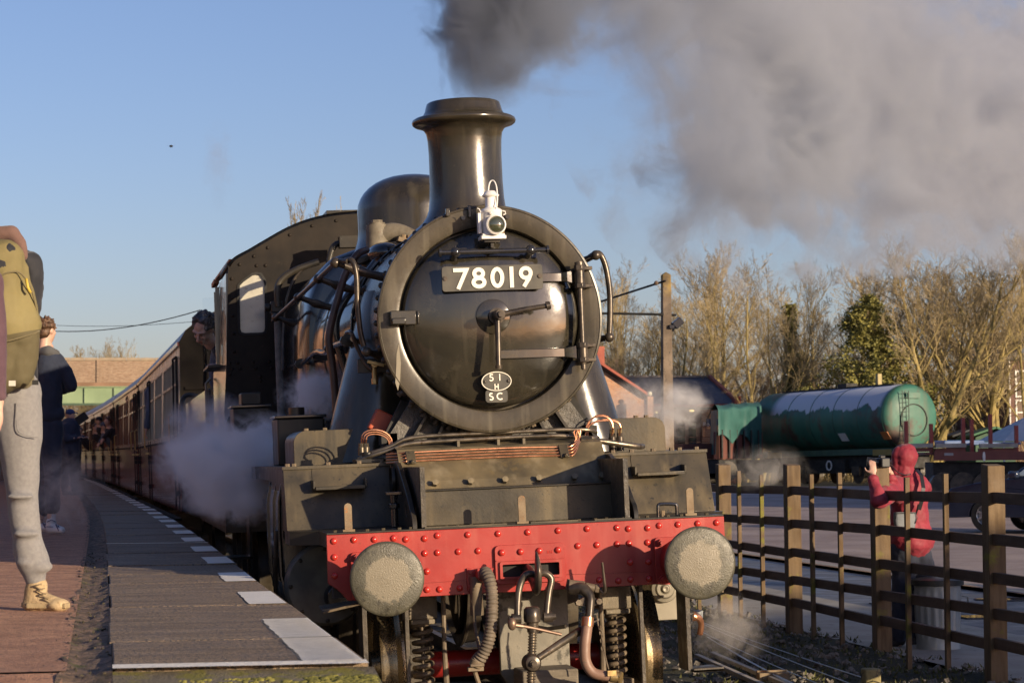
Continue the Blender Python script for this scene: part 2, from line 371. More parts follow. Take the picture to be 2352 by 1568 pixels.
# hand rail across the top of the door
h = MB(); h.cyl((-0.325, 1.36, 2.966), (0.350, 1.36, 2.966), 0.0165, n=14)
for x in (-0.331, 0.343): h.cyl((x, 1.36, 2.966), (x+.014, 1.36, 2.966), 0.028, n=16)
part(h, 'door_handrail', gloss, door)
for x in (-0.228, 0.244):
    part(MB().ell((x, 1.36, 2.966), 0.033, 18, 12).tube([(x, 1.375, 2.96), (x, 1.42, 2.945), (x, 1.47, 2.935)], [0.017, 0.018, 0.028], 14).cyl((x, 1.36, 2.99), (x, 1.36, 3.003), .006, n=8), 'handrail_knob', gloss, door)
# number plate
npl = part(MB().plate(rrect(-0.316, 0.316, 2.724, 2.880, 0.018), axis='Y', a0=1.372, a1=1.392), 'number_plate', pm('plate_black', (0.035, 0.033, 0.028), (0.075, 0.068, 0.052), 0.38, 0.5, scale=9), loco, bevel=0.003)
part(MB().box(-0.26, 0.26, 1.39, 1.45, 2.76, 2.85), 'plate_packing', black, npl)
for ch, x in (('7', -0.246), ('8', -0.130), ('0', -0.014), ('1', 0.108), ('9', 0.166)):
    glyph(ch, x, 2.738, 0.130, 0.0245, 1.366, 1.373, cream, npl, 'numeral', 1.06)
for x in (-0.297, 0.297): part(MB().cyl((x, 1.362, 2.805), (x, 1.373, 2.805), 0.012, n=6).cyl((x, 1.369, 2.805), (x, 1.373, 2.805), 0.016, n=16), 'bolt', dsteel, npl)
# shed plate
e = [(0.095*cos(a)+0.001, 0.061*sin(a)+2.163) for a in (2*pi*i/40 for i in range(40))]
sp = part(MB().plate(e, axis='Y', a0=1.392, a1=1.408), 'shed_plate', MATS['plate_black'], loco, bevel=0.002)
r = MB(); stroke(r, [(p[0]*0.965, 2.163+(p[1]-2.163)*0.945) for p in e], 0.0045, 1.387, 1.393, True); part(r, 'plate_rim', cream, sp, smooth=0)
glyph('5', -0.044, 2.166, 0.042, 0.0075, 1.387, 1.393, cream, sp, 'numeral', 1.1); glyph('1', 0.018, 2.166, 0.042, 0.0075, 1.387, 1.393, cream, sp, 'numeral')
glyph('H', -0.012, 2.113, 0.034, 0.0065, 1.387, 1.393, cream, sp, 'letter', 1.05)
for x in (-0.072, 0.074): part(MB().ell((x, 1.390, 2.163), (0.010, 0.006, 0.010), 10, 6), 'screw', dsteel, sp)
sp2 = part(MB().plate(rrect(-0.070, 0.070, 2.032, 2.112, 0.020), axis='Y', a0=1.402, a1=1.418), 'shed_tablet', MATS['plate_black'], loco, bevel=0.002)
glyph('S', -0.048, 2.048, 0.044, 0.0085, 1.398, 1.403, cream, sp2, 'letter', 1.1); glyph('C', 0.000, 2.048, 0.044, 0.0085, 1.398, 1.403, cream, sp2, 'letter', 1.05)
# lamp bracket and scattered bolt heads on the ring
part(MB().box(-0.008, 0.014, 1.35, 1.42, 2.985, 3.05).box(-.03, .03, 1.40, 1.46, 2.97, 3.0).box(-.05, .05, 1.33, 1.40, 3.018, 3.034), 'lamp_bracket', black, door, bevel=.003)
for x, z in ((-.15, 3.19), (.13, 3.19)): part(MB().cyl((x, 1.485, z), (x, 1.502, z), .015, n=6), 'ring_bolt', drum, sb)
part(MB().box(-0.26, -0.235, 1.47, 1.5, 3.20, 3.25).box(-.12, -.10, 1.47, 1.5, 3.19, 3.265), 'bracket_lug', drum, sb, bevel=.004)

# --- chimney, dome, boiler, firebox
part(MB().lathe([(0.46, 3.08), (0.36, 3.185), (0.30, 3.235), (0.270, 3.275), (0.254, 3.32), (0.245, 3.39), (0.240, 3.50), (0.239, 3.68), (0.243, 3.77), (0.250, 3.82), (0.266, 3.850), (0.295, 3.866), (0.325, 3.874), (0.338, 3.884),
                 (0.343, 3.898), (0.338, 3.912), (0.322, 3.922), (0.288, 3.932), (0.266, 3.945), (0.254, 3.968), (0.247, 3.998), (0.240, 4.018), (0.228, 4.026), (0.205, 4.024), (0.195, 4.01), (0.185, 3.7), (0.18, 3.3)], (0, 2.25, 0), 'Z', 96), 'chimney', drum, smooth=60)
b = MB()
prof = [(0.0, 3.0), (0.700, 3.0), (0.700, 3.03), (0.712, 3.05), (0.755, 5.60), (0.0, 5.6)]
b.lathe(prof, (0, 0, ZC), 'Y', 96); boiler = part(b, 'boiler', gloss)
for y in (3.06, 3.9, 4.75, 5.55):
    R = 0.714 + 0.043*(y-3.05)/2.55
    part(MB().lathe([(R-0.003, y-.03), (R+0.004, y-.028), (R+0.004, y+.028), (R-0.003, y+.03)], (0, 0, ZC), 'Y', 80), 'boiler_band', gloss, boiler)
rings = []
for y, k in ((5.58, 0.90), (5.60, 0.965), (5.66, 1.0), (6.8, 1.0), (8.0, 0.99)):
    half = [(-0.80, 1.5), (-0.815, 2.3), (-0.80, 2.75), (-0.765, 3.0), (-0.69, 3.18), (-0.56, 3.31), (-0.38, 3.375), (-0.18, 3.40), (0, 3.402)]
    full = half + [(-x, z) for x, z in half[-2::-1]]
    rings.append([(x*k, y, ZC+(z-ZC)*k) for x, z in full])
part(MB().loft(rings), 'firebox', gloss, smooth=50, bevel=.01)
prof = [(0.52, 3.22), (0.455, 3.30), (0.432, 3.38), (0.425, 3.45), (0.425, 3.60)] + [(0.425*cos(radians(a))**0.9, 3.60+0.275*sin(radians(a))) for a in range(10, 91, 10)]
prof[-1] = (0.0, 3.875)
part(MB().lathe(prof, (0, 4.9, 0), 'Z', 64), 'dome', drum, smooth=70)
# casting (clack valve) on the left shoulder of the boiler
KV = lambda x, y, z: (x*.90+.03, y+.60, z+.045)
c = MB(); c.cyl(KV(-0.52, 3.0, 3.06), KV(-0.52, 3.0, 3.32), 0.088, 0.078, 24); c.cyl(KV(-0.52, 3.0, 3.32), KV(-0.52, 3.0, 3.335), 0.060, n=20); c.cyl(KV(-.52, 3.0, 3.335), KV(-.52, 3.0, 3.355), .042, n=6)
c.tube([KV(-0.50, 3.0, 3.25), KV(-0.40, 2.98, 3.265), KV(-0.30, 2.95, 3.245), KV(-0.20, 2.92, 3.17)], [0.070, 0.068, 0.057, 0.067], 18, smooth=4)
part(c, 'clack_valve', pm('heat_faded_casting', (0.11, 0.092, 0.066), (0.18, 0.155, 0.115), 0.55, 0.75, scale=14, spots=(0.12, 0.08, 0.05), spot_scale=20, bump=.002), smooth=50)
c = MB()
for i in range(5): c.cyl(KV(-0.33+i*.045, 2.88-.01*i, 3.17), KV(-0.33+i*.045, 2.86, 3.235-.004*i), 0.016, n=6)
c.obox(KV(-0.25, 2.88, 3.17), (0.24, 0.14, 0.03), Matrix.Rotation(radians(16), 3, 'Y')); part(c, 'flange_ring', rust)
c = MB(); c.obox(KV(-0.62, 3.0, 3.08), (0.16, 0.16, 0.05), Matrix.Rotation(radians(-20), 3, 'Y')); c.cyl(KV(-.60, 3.0, 3.0), KV(-.52, 3.0, 3.1), .07, n=16); part(c, 'valve_seat', black, bevel=.01)
part(MB().ell((-.42, 3.35, 3.14), (.12, .16, .08), 20, 12), 'boiler_cap', gloss)
# --- pipes and rails along the left of the boiler
def P(px, py, Y): return lo(px, py, Y)
part(MB().tube([(-.60, 2.9, 3.13), (-.678, 2.8, 3.087), (-.756, 2.8, 2.97), (-.808, 2.8, 2.825), (-.86, 2.8, 2.66), (-.888, 2.8, 2.525), (-.875, 2.8, 2.39), (-.86, 2.8, 2.17), (-.85, 2.8, 1.72)], 0.026, 14, smooth=5), 'feed_pipe', pm('brown_pipe', (0.055, 0.030, 0.022), (0.10, 0.055, 0.04), 0.3, 0.45, scale=6))
part(MB().tube([(-.50, 3.2, 3.07), (-.563, 3.2, 2.997), (-.68, 3.2, 2.877), (-.775, 3.2, 2.729), (-.80, 3.2, 2.607), (-.78, 3.2, 2.475), (-.70, 3.2, 2.2)], 0.028, 14, smooth=5), 'feed_pipe', gloss)
rl = [(-.86, 1.70, 2.955), (-.90, 1.76, 2.965), (-.93, 1.95, 2.955), (-.93, 4.0, 2.94), (-.93, 6.75, 2.925), (-.93, 7.2, 2.92)]
part(MB().tube(rl, 0.0165, 12), 'handrail', dsteel)
part(MB().tube([(-.87, 1.74, 2.965), (-.83, 1.69, 2.955), (-.81, 1.68, 2.86), (-.81, 1.68, 2.70), (-.80, 1.68, 2.52), (-.78, 1.68, 2.42)], 0.0175, 12, smooth=5), 'handrail', dsteel)
part(MB().tube([(.70, 1.75, 2.945), (.745, 1.68, 2.962), (.785, 1.68, 2.88), (.805, 1.68, 2.72), (.80, 1.68, 2.55), (.79, 1.68, 2.44)], 0.019, 12, smooth=5), 'handrail', dsteel)
for s_, x0, z0, x1, z1 in ((1, .79, 2.425, .68, 2.41), (1, .725, 2.95, .60, 2.90), (-1, -.765, 2.385, -.68, 2.37)):
    part(MB().ell((x0, 1.68, z0), .032, 16, 10).tube([(x0, 1.70, z0), ((x0+x1)/2, 1.74, (z0+z1)/2), (x1, 1.78, z1)], [.018, .022, .034], 12), 'handrail_knob', dsteel)
for y, z in ((1.78, 2.955), (2.95, 2.945), (4.6, 2.935), (6.9, 2.925)):
    k = MB().ell((-.93, y, z), .034, 16, 10); k.tube([(-.92, y, z), (-.84, y+.02, z-.03), (-.80, y+.03, z-.045), (-.72, y+.05, z-.07), (-.60, y+.06, z-.10)], [.020, .023, .036, .026, .030], 12)
    part(k, 'handrail_knob', dsteel)
part(MB().tube([(-.80, 7.3, 2.52), (-.82, 5.6, 2.49), (-.86, 5.2, 2.46), (-.86, 4.1, 2.50), (-.84, 3.6, 2.47), (-.82, 3.2, 2.50), (-.80, 2.1, 2.49)], .020, 10, smooth=3), 'ejector_pipe', gloss)
for y in (5.9, 4.4, 3.4, 2.3): part(MB().cyl((-.83, y-.03, 2.49), (-.83, y+.03, 2.49), .036, n=8).box(-.84, -.70, y-.012, y+.012, 2.45, 2.53), 'pipe_clip', black)
part(MB().tube([(-.84, 2.1, 2.53), (-.832, 1.9, 2.52), (-.801, 1.9, 2.43), (-.753, 1.88, 2.32), (-.715, 1.86, 2.28)], .013, 8, smooth=4), 'drain_pipe', dsteel)
v = MB(); v.cyl((-.70, 1.90, 2.31), (-.70, 1.82, 2.31), .022, n=12); v.cyl((-.70, 1.86, 2.30), (-.70, 1.86, 2.20), .016, n=10); v.cyl((-.70, 1.86, 2.225), (-.70, 1.86, 2.185), .022, n=6)
v.obox((-.695, 1.81, 2.315), (.11, .012, .022), Matrix.Rotation(radians(15), 3, 'Y')); part(v, 'drain_cock', brass, bevel=.003)
part(MB().box(-.80, -.62, 1.89, 1.91, 2.26, 2.35), 'cock_bracket', black, bevel=.004)
for a, b2, r_, m_ in (((-.868, 7.5, 3.0), (-.865, 7.5, 2.0), .030, pm('lagged_pipe', (0.13, .13, .125), (.20, .20, .19), .8, .95, scale=20, bump=.003)),):
    part(MB().tube([a, ((a[0]+b2[0])/2, 7.52, 2.5), b2, (-.87, 7.5, 1.7)], [.034, .034, .036, .038], 12), 'lagged_pipe', m_)
part(MB().tube([(-.50, 7.4, 3.43), (-.578, 7.4, 3.408), (-.716, 7.4, 3.358), (-.83, 7.4, 3.283), (-.868, 7.4, 3.191), (-.865, 7.4, 3.05)], .030, 12, smooth=4), 'cab_pipe', black)
part(MB().tube([(-.62, 7.4, 3.385), (-.70, 7.4, 3.31), (-.757, 7.4, 3.2), (-.80, 7.4, 3.06), (-.83, 7.4, 2.82), (-.852, 7.3, 2.49)], .014, 10, smooth=4), 'cab_pipe', dsteel)
part(MB().box(-.93, -.82, 7.40, 7.56, 3.0, 3.10).cyl((-.93, 7.46, 3.05), (-.98, 7.46, 3.05), .035, n=12).cyl((-.90, 7.38, 2.93), (-.90, 7.38, 3.0), .03, n=10), 'graduable_valve', black, bevel=.01)
part(MB().tube([(-.15, 7.6, 3.615), (-.32, 7.6, 3.598), (-.377, 7.6, 3.50), (-.40, 7.6, 3.38)], .028, 12, smooth=4).box(-.30, -.1, 7.5, 7.65, 3.56, 3.66), 'whistle_pipe', black)

# --- outside steam pipe covers, humps, running plates, front platform
for s_ in (-1, 1):
    rings = []
    for t in [i/8 for i in range(9)]:
        cx_ = (0.50+(0.735-0.50)*t); z = 2.80-(2.80-1.70)*t; rx = 0.20+0.085*t; ry = 0.24+0.10*t
        rings.append([(s_*(cx_+rx*cos(a)), 2.30+ry*sin(a), z) for a in (2*pi*i/28 for i in range(28))])
    part(MB().loft(rings), 'steam_pipe_cover', drum, smooth=70)
    prof = [(s_*.69, 1.69), (s_*1.213, 1.69), (s_*1.213, 1.835)] + [(s_*(1.135+.078*cos(radians(a))), 1.835+.076*sin(radians(a))) for a in (15, 35, 55, 75, 90)] + [(s_*.80, 1.911), (s_*.74, 1.90), (s_*.685, 1.80)]
    part(MB().plate(prof, axis='Y', a0=2.03, a1=2.75), 'valve_chest_cover', panel, bevel=.012)
    rp = part(MB().box(*( (s_*.62, s_*1.335) if s_ > 0 else (-1.335, -.62)), 1.44, 8.0, 1.672, 1.690), 'running_plate', panel)
    part(MB().box(*((1.318, 1.332) if s_ > 0 else (-1.332, -1.318)), 1.46, 8.0, 1.60, 1.6715), 'valance', black, rp)
    # raked front sheet with bolt row
    sh = MB(); x0, x1 = (.672, 1.331) if s_ > 0 else (-1.331, -.672)
    sh.add([(x0,1.30,1.305),(x1,1.30,1.305),(x1,1.452,1.672),(x0,1.452,1.672),(x0,1.318,1.305),(x1,1.318,1.305),(x1,1.47,1.672),(x0,1.47,1.672)], [(0,1,2,3),(7,6,5,4),(0,4,5,1),(1,5,6,2),(2,6,7,3),(3,7,4,0)])
    part(sh, 'front_sheet', panel, bevel=.003)
    part(MB().box(x0, x1, 1.30, 1.47, 1.24, 1.304), 'lower_angle', black)
    part(MB().add([(s_*1.331,1.31,1.30),(s_*1.331,1.47,1.67),(s_*1.331,2.4,1.67),(s_*1.331,2.4,1.30),(s_*1.31,1.31,1.30),(s_*1.31,1.47,1.67),(s_*1.31,2.4,1.67),(s_*1.31,2.4,1.30)], [(0,1,2,3),(7,6,5,4),(0,4,5,1),(1,5,6,2),(2,6,7,3),(3,7,4,0)]), 'side_sheet', black)
    # step tray on the sheet
    cx_ = s_*0.998; tr = MB()
    tr.plate(rrect(cx_-.160, cx_+.160, 0, .13, .03), axis='Y', a0=0, a1=.012)
    tr.v = [(x, 1.30+(z+1.555-1.305)*.414-.004+y, z+1.555) for x, y, z in tr.v]
    part(tr, 'step_back', panel, bevel=.003)
    t2 = MB(); n0 = [(-.155, .0), (-.165, -.07), (-.15, -.115), (.15, -.115), (.165, -.07), (.155, .0)]
    t2.plate([(cx_+a, 1.415+b2) for a, b2 in n0], axis='Z', a0=1.542, a1=1.562)
    t2.beam((cx_-.162, 1.44, 1.578), (cx_-.158, 1.31, 1.575), .014, .05); t2.beam((cx_+.162, 1.44, 1.578), (cx_+.158, 1.31, 1.575), .014, .05)
    part(t2, 'step_tread', panel, bevel=.003)
    # gusset plate beside the smokebox saddle
    g = [(0.545, 1.305), (0.547, 1.345), (0.577, 1.384), (0.657, 1.43), (0.72, 1.475), (0.80, 1.522), (0.945, 1.589), (1.09, 1.657), (1.19, 1.688), (1.46, 1.688), (1.46, 1.305)]
    hole = [(0.80+.02*cos(a), 1.41+.04*sin(a)) for a in (2*pi*i/16 for i in range(16))][::-1]
    part(MB().plate(g, [hole], axis='X', a0=s_*.640, a1=s_*.668), 'gusset_plate', black, bevel=.003)
    part(MB().lathe([(0.0, 0), (0.075, 0), (0.085, .012), (.085, .03)], (s_*.668, 1.25, 1.58), 'X', 28) if s_ > 0 else MB().lathe([(0.0, 0), (0.075, 0), (0.085, -.012), (.085, -.03)], (s_*.668, 1.25, 1.58), 'X', 28), 'gusset_disc', black)
me = MB().cyl((0,0,0), (0,0,.018), .016, n=6).mesh('bolt'); me.materials.append(brown)
pts = []
for x in (-1.30, -1.26, -1.05, -.86, -.72, .74, .86, 1.0, 1.12, 1.17, 1.28): pts.append((x, 1.50, 1.690))
for x in (-1.12, -1.0, -.8, .75, .9, 1.05, 1.12): pts.append((x, 2.10+abs(x)*.05, 1.909))
rep(me, 'bolt', pts, loco)
# front footplate
fp = MB().plate([(-1.168, .50), (1.168, .50), (1.168, .98), (1.332, 1.12), (1.332, 1.50), (-1.332, 1.50), (-1.332, 1.12), (-1.168, .98)], axis='Z', a0=1.299, a1=1.307)
fpo = part(fp, 'front_footplate', black)
for s_ in (-1, 1):
    part(MB().add([(s_*1.166,.53,1.225),(s_*1.166,.98,1.225),(s_*1.330,1.12,1.225),(s_*1.330,1.5,1.225),(s_*1.166,.53,1.298),(s_*1.166,.98,1.298),(s_*1.330,1.12,1.298),(s_*1.330,1.5,1.298)],
                  [(0,1,5,4),(1,2,6,5),(2,3,7,6)]), 'footplate_valance', black, fpo)
fb = []
random.seed(3)
for i in range(26):
    x = -1.1+2.2*i/25+random.uniform(-.02, .02); fb.append((x, .56 if i % 3 else .60, 1.307))
me2 = MB().cyl((0,0,0), (0,0,.012), .012, n=6).mesh('bolt'); me2.materials.append(panel); rep(me2, 'bolt', fb, fpo)
part(MB().box(-.60, -.12, .52, .60, 1.3075, 1.316).box(.02, .30, .52, .58, 1.3075, 1.317).box(.40, .62, .52, .60, 1.3075, 1.315), 'joint_strip', panel, fpo)
# box between the gussets, apron above it
bx = part(MB().box(-.605, .605, .90, 1.12, 1.3075, 1.512), 'middle_box', panel, bevel=.004)
part(MB().box(-.612, .612, .885, 1.10, 1.5125, 1.522), 'box_lid', black, bx, bevel=.002)
stain = pm('oil_stained_paint', (0.062, 0.052, 0.034), (0.16, 0.125, 0.068), 0.32, 0.6, scale=3, spots=(0.21, 0.145, 0.055), spot_scale=4, spot_cut=(0.60, 0.78), streak=((0.30, 0.25, 0.16), 8, 0.5), bump=.0006)
ap = part(MB().add([(-.64,1.12,1.522),(.64,1.12,1.522),(.64,1.15,1.57),(-.64,1.15,1.57),(.64,1.36,1.765),(-.64,1.36,1.765),(.64,1.62,1.80),(-.64,1.62,1.80)], [(0,1,2,3),(3,2,4,5),(5,4,6,7)]), 'apron_plate', stain, smooth=0)
rep(MB().cyl((0,0,0), (0,-.028,.012), .020, n=6).mesh('bolt'), 'bolt', [(x, 1.128, 1.552) for x in (-.60, -.445, -.229, -.018, .19, .411, .58)], ap)
for o in ap.children: o.data.materials.clear(); o.data.materials.append(stain)
for x in (-.25, .0, .16):
    part(MB().box(x-.008, x+.008, 1.40, 1.60, 1.76, 1.805), 'apron_rib', stain, ap)
# saddle with ribs
rough = pm('rough_casting', (0.045, 0.042, 0.038), (0.12, 0.11, 0.095), 0.3, 0.6, scale=12, bump=.012, bscale=45)
sd = part(MB().plate([(-.70, 1.70), (.70, 1.70), (.64, 1.86), (.50, 2.06), (.36, 2.10), (.0, 1.95), (-.36, 2.10), (-.50, 2.06), (-.64, 1.86)], axis='Y', a0=1.70, a1=2.6), 'smokebox_saddle', rough)
for s_ in (-1, 1):
    for x0, z0, x1, z1 in ((.36, 1.80, .29, 1.95), (.52, 1.80, .40, 1.99), (.13, 1.79, .10, 1.88)):
        part(MB().beam((s_*x0, 1.66, z0), (s_*x1, 1.66, z1), .016, .07, up=(0, 1, 0)), 'saddle_rib', black, sd)
    part(MB().beam((s_*.66, 1.75, 1.80), (s_*.515, 1.78, 2.06), .075, .05, up=(0, 1, 0)).box(s_*.64-.05, s_*.64+.05, 1.70, 1.86, 1.80, 1.87), 'saddle_strut', dark, sd)
me = MB().cyl((0,0,0), (0,0,.03), .017, n=6).mesh('bolt'); me.materials.append(brown)
rep(me, 'bolt', [(sin(a)*.735, 1.66, ZC-cos(a)*.735) for a in (radians(q) for q in (-52, -44, -36, -29, -22, -15, -8, 8, 15, 22, 29, 36, 44, 52))], sd, rot=lambda p: (0, -atan2(p[0], ZC-p[2]), 0))
part(MB().tube([(-.18, 1.62, 1.832), (-.05, 1.60, 1.828), (.0, 1.6, 1.85), (.05, 1.6, 1.83), (.12, 1.6, 1.838)], [.012, .02, .012, .018, .01], 8), 'drip_lug', brass, sd)
part(MB().obox((-.64, 1.92, 1.93), (.18, .10, .14), Matrix.Rotation(.5, 3, 'Y')), 'red_box', pm('orange_red_paint', (.42, .07, .03), (.5, .12, .05), .5), smooth=0, bevel=.01)

# --- pipes across the front
for dz, dy in ((0, 0), (.034, .05)):
    part(MB().tube([(-.86, 1.55, 1.705+dz*.3), (-.785, 1.50+dy, 1.735+dz*.4), (-.66, 1.48+dy, 1.768+dz*.5), (-.52, 1.48+dy, 1.803+dz), (-.1, 1.48+dy, 1.812+dz), (.30, 1.48+dy, 1.815+dz), (.45, 1.48+dy, 1.808+dz*1.2), (.60, 1.49+dy, 1.79+dz*1.5), (.66, 1.55+dy, 1.79+dz)], .0135, 12, smooth=4), 'steel_pipe', steel)
part(MB().tube([(.58, 1.52, 1.775), (.68, 1.52, 1.765), (.80, 1.54, 1.745), (.92, 1.58, 1.725), (.97, 1.66, 1.725)], .019, 12, smooth=4).cyl((.60, 1.52, 1.77), (.66, 1.52, 1.768), .028, n=6), 'steel_pipe', steel)
part(MB().tube([(-.83, 1.55, 1.72), (-.75, 1.55, 1.715), (-.64, 1.5, 1.72), (-.56, 1.46, 1.73)], .02, 12, smooth=4), 'steel_pipe', steel)
for i in range(4):
    z = 1.745-.0175*i
    y_ = 1.15+(z-1.57)*1.077-.016
    part(MB().tube([(-.70, 1.40, z-.004), (-.60, y_, z), (-.56, y_, z+.002), (-.2, y_, z+.004), (.1, y_, z+.004), (.36, y_, z-.002), (.44, y_-.01, z), (.50, 1.36, z+.05+.01*i)], .0058, 8, smooth=4), 'copper_pipe', cop)
for x in (-.565, .385): part(MB().obox((x, 1.282, 1.716), (.056, .012, .10), Matrix.Rotation(-.72, 3, 'X')).cyl((x+.004, 1.225, 1.685), (x+.004, 1.25, 1.695), .012, n=6), 'pipe_clamp', panel, bevel=.003)
def loop(p, q, h, y, lean=0.0): 
    n_ = 10; return [(p[0]+(q[0]-p[0])*(1-cos(pi*t/n_))/2, y+lean*t/n_, (p[1]+(q[1]-p[1])*(t/n_))*1.0 + h*sin(pi*t/n_)**.8) for t in range(n_+1)]
for k_ in range(3):
    part(MB().tube([(-.825+.012*k_, 1.62, 1.80)] + loop((-.825+.012*k_, 1.84), (-.635-.012*k_, 1.80), .075-.014*k_, 1.60-.02*k_) + [(-.628-.01*k_, 1.56, 1.72)], .0052, 8), 'copper_pipe', cop)
for k_ in range(2):
    for j_ in range(2):
        part(MB().tube([(.59+.02*k_, 1.62, 1.80)] + loop((.60+.02*k_, 1.83), (.775+.05*j_+.012*k_, 1.85), .085-.03*j_+.008*k_, 1.62+.05*k_) + [(.775+.05*j_+.012*k_, 1.67+.05*k_, 1.80)], .0052, 8), 'copper_pipe', cop)
for k_ in range(2): part(MB().tube([(.50, 1.42, 1.76+.02*k_), (.515, 1.42, 1.80), (.50+.02*k_, 1.42, 1.84), (.48+.02*k_, 1.42, 1.83), (.49, 1.42, 1.78), (.44, 1.40, 1.745)], .0052, 8, smooth=4), 'copper_pipe', cop)
for x in (.785, .835): part(MB().cyl((x, 1.70, 1.70), (x, 1.70, 1.79), .024, n=14).cyl((x, 1.70, 1.79), (x, 1.70, 1.815), .019, n=6), 'lubricator_union', dsteel); part(MB().cyl((x, 1.70, 1.815), (x, 1.70, 1.84), .015, n=6), 'brass_nut', brass)
for x in (-.83, -.80): part(MB().cyl((x, 1.60, 1.74), (x, 1.60, 1.79), .022, n=12).cyl((x, 1.60, 1.79), (x, 1.60, 1.815), .017, n=6), 'lubricator_union', steel)
part(MB().box(-.88, -.70, 1.50, 1.68, 1.692, 1.72).cyl((-.80, 1.55, 1.7), (-.80, 1.55, 1.76), .035, n=14), 'union_base', black, bevel=.004)
part(MB().ell((.56, 1.50, 1.775), (.035, .03, .03), 12, 8).cyl((.53, 1.46, 1.775), (.60, 1.46, 1.775), .026, n=6), 'pipe_union', steel)
# lubricators and boxes on the left running plate
for x0, x1, y0, y1, z1, capx in ((-1.24, -.92, 3.0, 3.5, 2.01, True), (-1.37, -1.08, 5.9, 6.4, 2.155, False)):
    lb = part(MB().box(x0, x1, y0, y1, 1.69, z1), 'oil_box', black, bevel=.012)
    part(MB().box(x0-.015, x1+.015, y0-.015, y1+.015, z1+.001, z1+.02), 'oil_box_lid', gloss, lb, bevel=.004)
    if capx: part(MB().cyl((-1.09, 3.2, z1+.02), (-1.09, 3.2, z1+.075), .055, n=16), 'filler_cap', dsteel, lb)
    else: part(MB().box(-1.30, -1.14, 5.95, 6.3, z1+.021, z1+.12), 'filler_box', black, lb, bevel=.01)
part(MB().tube([(-1.35, 6.9, 1.75), (-1.36, 6.9, 2.0), (-1.33, 6.9, 2.10), (-1.28, 6.9, 2.0), (-1.27, 6.9, 1.75)], .02, 8, smooth=4), 'reach_rod_bracket', black)

# --- lamp irons, small handle
for x, y, z0 in ((-1.035, .56, 1.31), (-.025, .54, 1.31), (.985, .56, 1.31)):
    pl = [(x-.022, z0), (x+.022, z0), (x+.022, z0+.14)] + arc(x, z0+.14, .022, 20, 160, 6) + [(x-.022, z0+.14)]
    part(MB().plate(pl, axis='Y', a0=y, a1=y+.010).box(x-.035, x+.035, y-.012, y+.04, z0-.0015, z0+.012), 'lamp_iron', rust, bevel=.002)
part(MB().tube([(.80, .60, 1.31), (.80, .60, 1.365), (.815, .60, 1.382), (.90, .60, 1.378), (.912, .60, 1.36), (.912, .60, 1.31)], .011, 10, smooth=3), 'grab_handle', gloss)
part(MB().cyl((.822, .58, 1.31), (.822, .58, 1.345), .012, n=6), 'bolt', rust)
v = MB(); v.cyl((-.72, .95, 1.31), (-.72, .95, 1.42), .022, n=12); v.cyl((-.72, .95, 1.42), (-.72, .95, 1.45), .034, n=6); v.cyl((-.72, .95, 1.45), (-.72, .95, 1.52), .02, .026, n=12); v.box(-.77, -.67, .92, .98, 1.50, 1.52); part(v, 'drain_valve', gloss, bevel=.003)

# --- buffer beam
bt, bb = 1.297, .920
def side(s_): return [(s_*1.170, 1.022), (s_*1.150, 1.008), (s_*1.118, .985), (s_*1.088, .955), (s_*1.062, bb)]
beam_o = [(-1.170, bt)] + side(-1) + side(1)[::-1] + [(1.170, bt)]
beam = part(MB().plate(beam_o, [rrect(-.17, .17, 1.005, 1.084, .008)][0:1], axis='Y', a0=.50, a1=.53), 'buffer_beam', red, bevel=.003)
part(MB().box(-1.14, 1.14, .531, .60, .935, 1.29), 'beam_backing', dark, beam)
X1, X2 = [], []
for x, z in ((-1.13,1.261),(-1.014,1.263),(-.897,1.260),(-.786,1.262),(-.716,1.252),(-.608,1.251),(-.533,1.265),(-.356,1.261),(-.179,1.259),(-.005,1.259),(.174,1.26),(.346,1.263),(.524,1.26),(.592,1.251),(.707,1.25),(.777,1.261),(.89,1.262),(1.009,1.262),(1.123,1.262),
             (-1.13,1.17),(-1.132,1.064),(1.13,1.17),(1.132,1.064),(-.61,1.167),(-.536,1.167),(-.415,1.167),(-.30,1.166),(-.601,1.063),(-.605,.959),(-.532,.957),(-.415,.958),(.287,1.166),(.40,1.166),(.521,1.165),(.593,1.166),(.703,1.166),(.594,1.056),(.703,1.053),(.519,.952),(.592,.956),(.703,.955),(.406,.962)):
    X1.append((x, .4995, z))
me = MB().ell((0,0,0), (.0195, .0165, .0195), 14, 8).mesh('rivet'); me.materials.append(redd); me.polygons.foreach_set('use_smooth', [True]*len(me.polygons))
rep(me, 'rivet', X1, beam)
# buffers
for s_ in (-1, 1):
    x, z = s_*.889, 1.058
    bs = part(MB().plate(rrect(x-.15, x+.15, z-.14, z+.135, .025), axis='Y', a0=.472, a1=.4995), 'buffer_base', red, loco, bevel=.004)
    for dx in (-.115, .115):
        for dz in (-.105, .105): part(MB().cyl((x+dx, .440, z+dz), (x+dx, .472, z+dz), .021, n=6).cyl((x+dx, .42, z+dz), (x+dx, .44, z+dz), .012, n=10), 'bolt', red, bs)
    part(MB().lathe([(.125, .472), (.118, .44), (.108, .38), (.105, .22), (.112, .20), (.112, .17), (.0, .17)], (x, 0, z), 'Y', 40), 'buffer_housing', redmat2, beam)
    part(MB().lathe([(.085, .18), (.08, .06), (.10, .045)], (x, 0, z), 'Y', 32), 'buffer_shank', steel, beam)
    part(MB().lathe([(.06, .060), (.195, .048), (.204, .040), (.2065, .030), (.2065, .018), (.203, .010), (.19, .005), (.12, .001), (0, -.001)], (x, 0, z), 'Y', 72), 'buffer_head', bufm, beam, smooth=50)
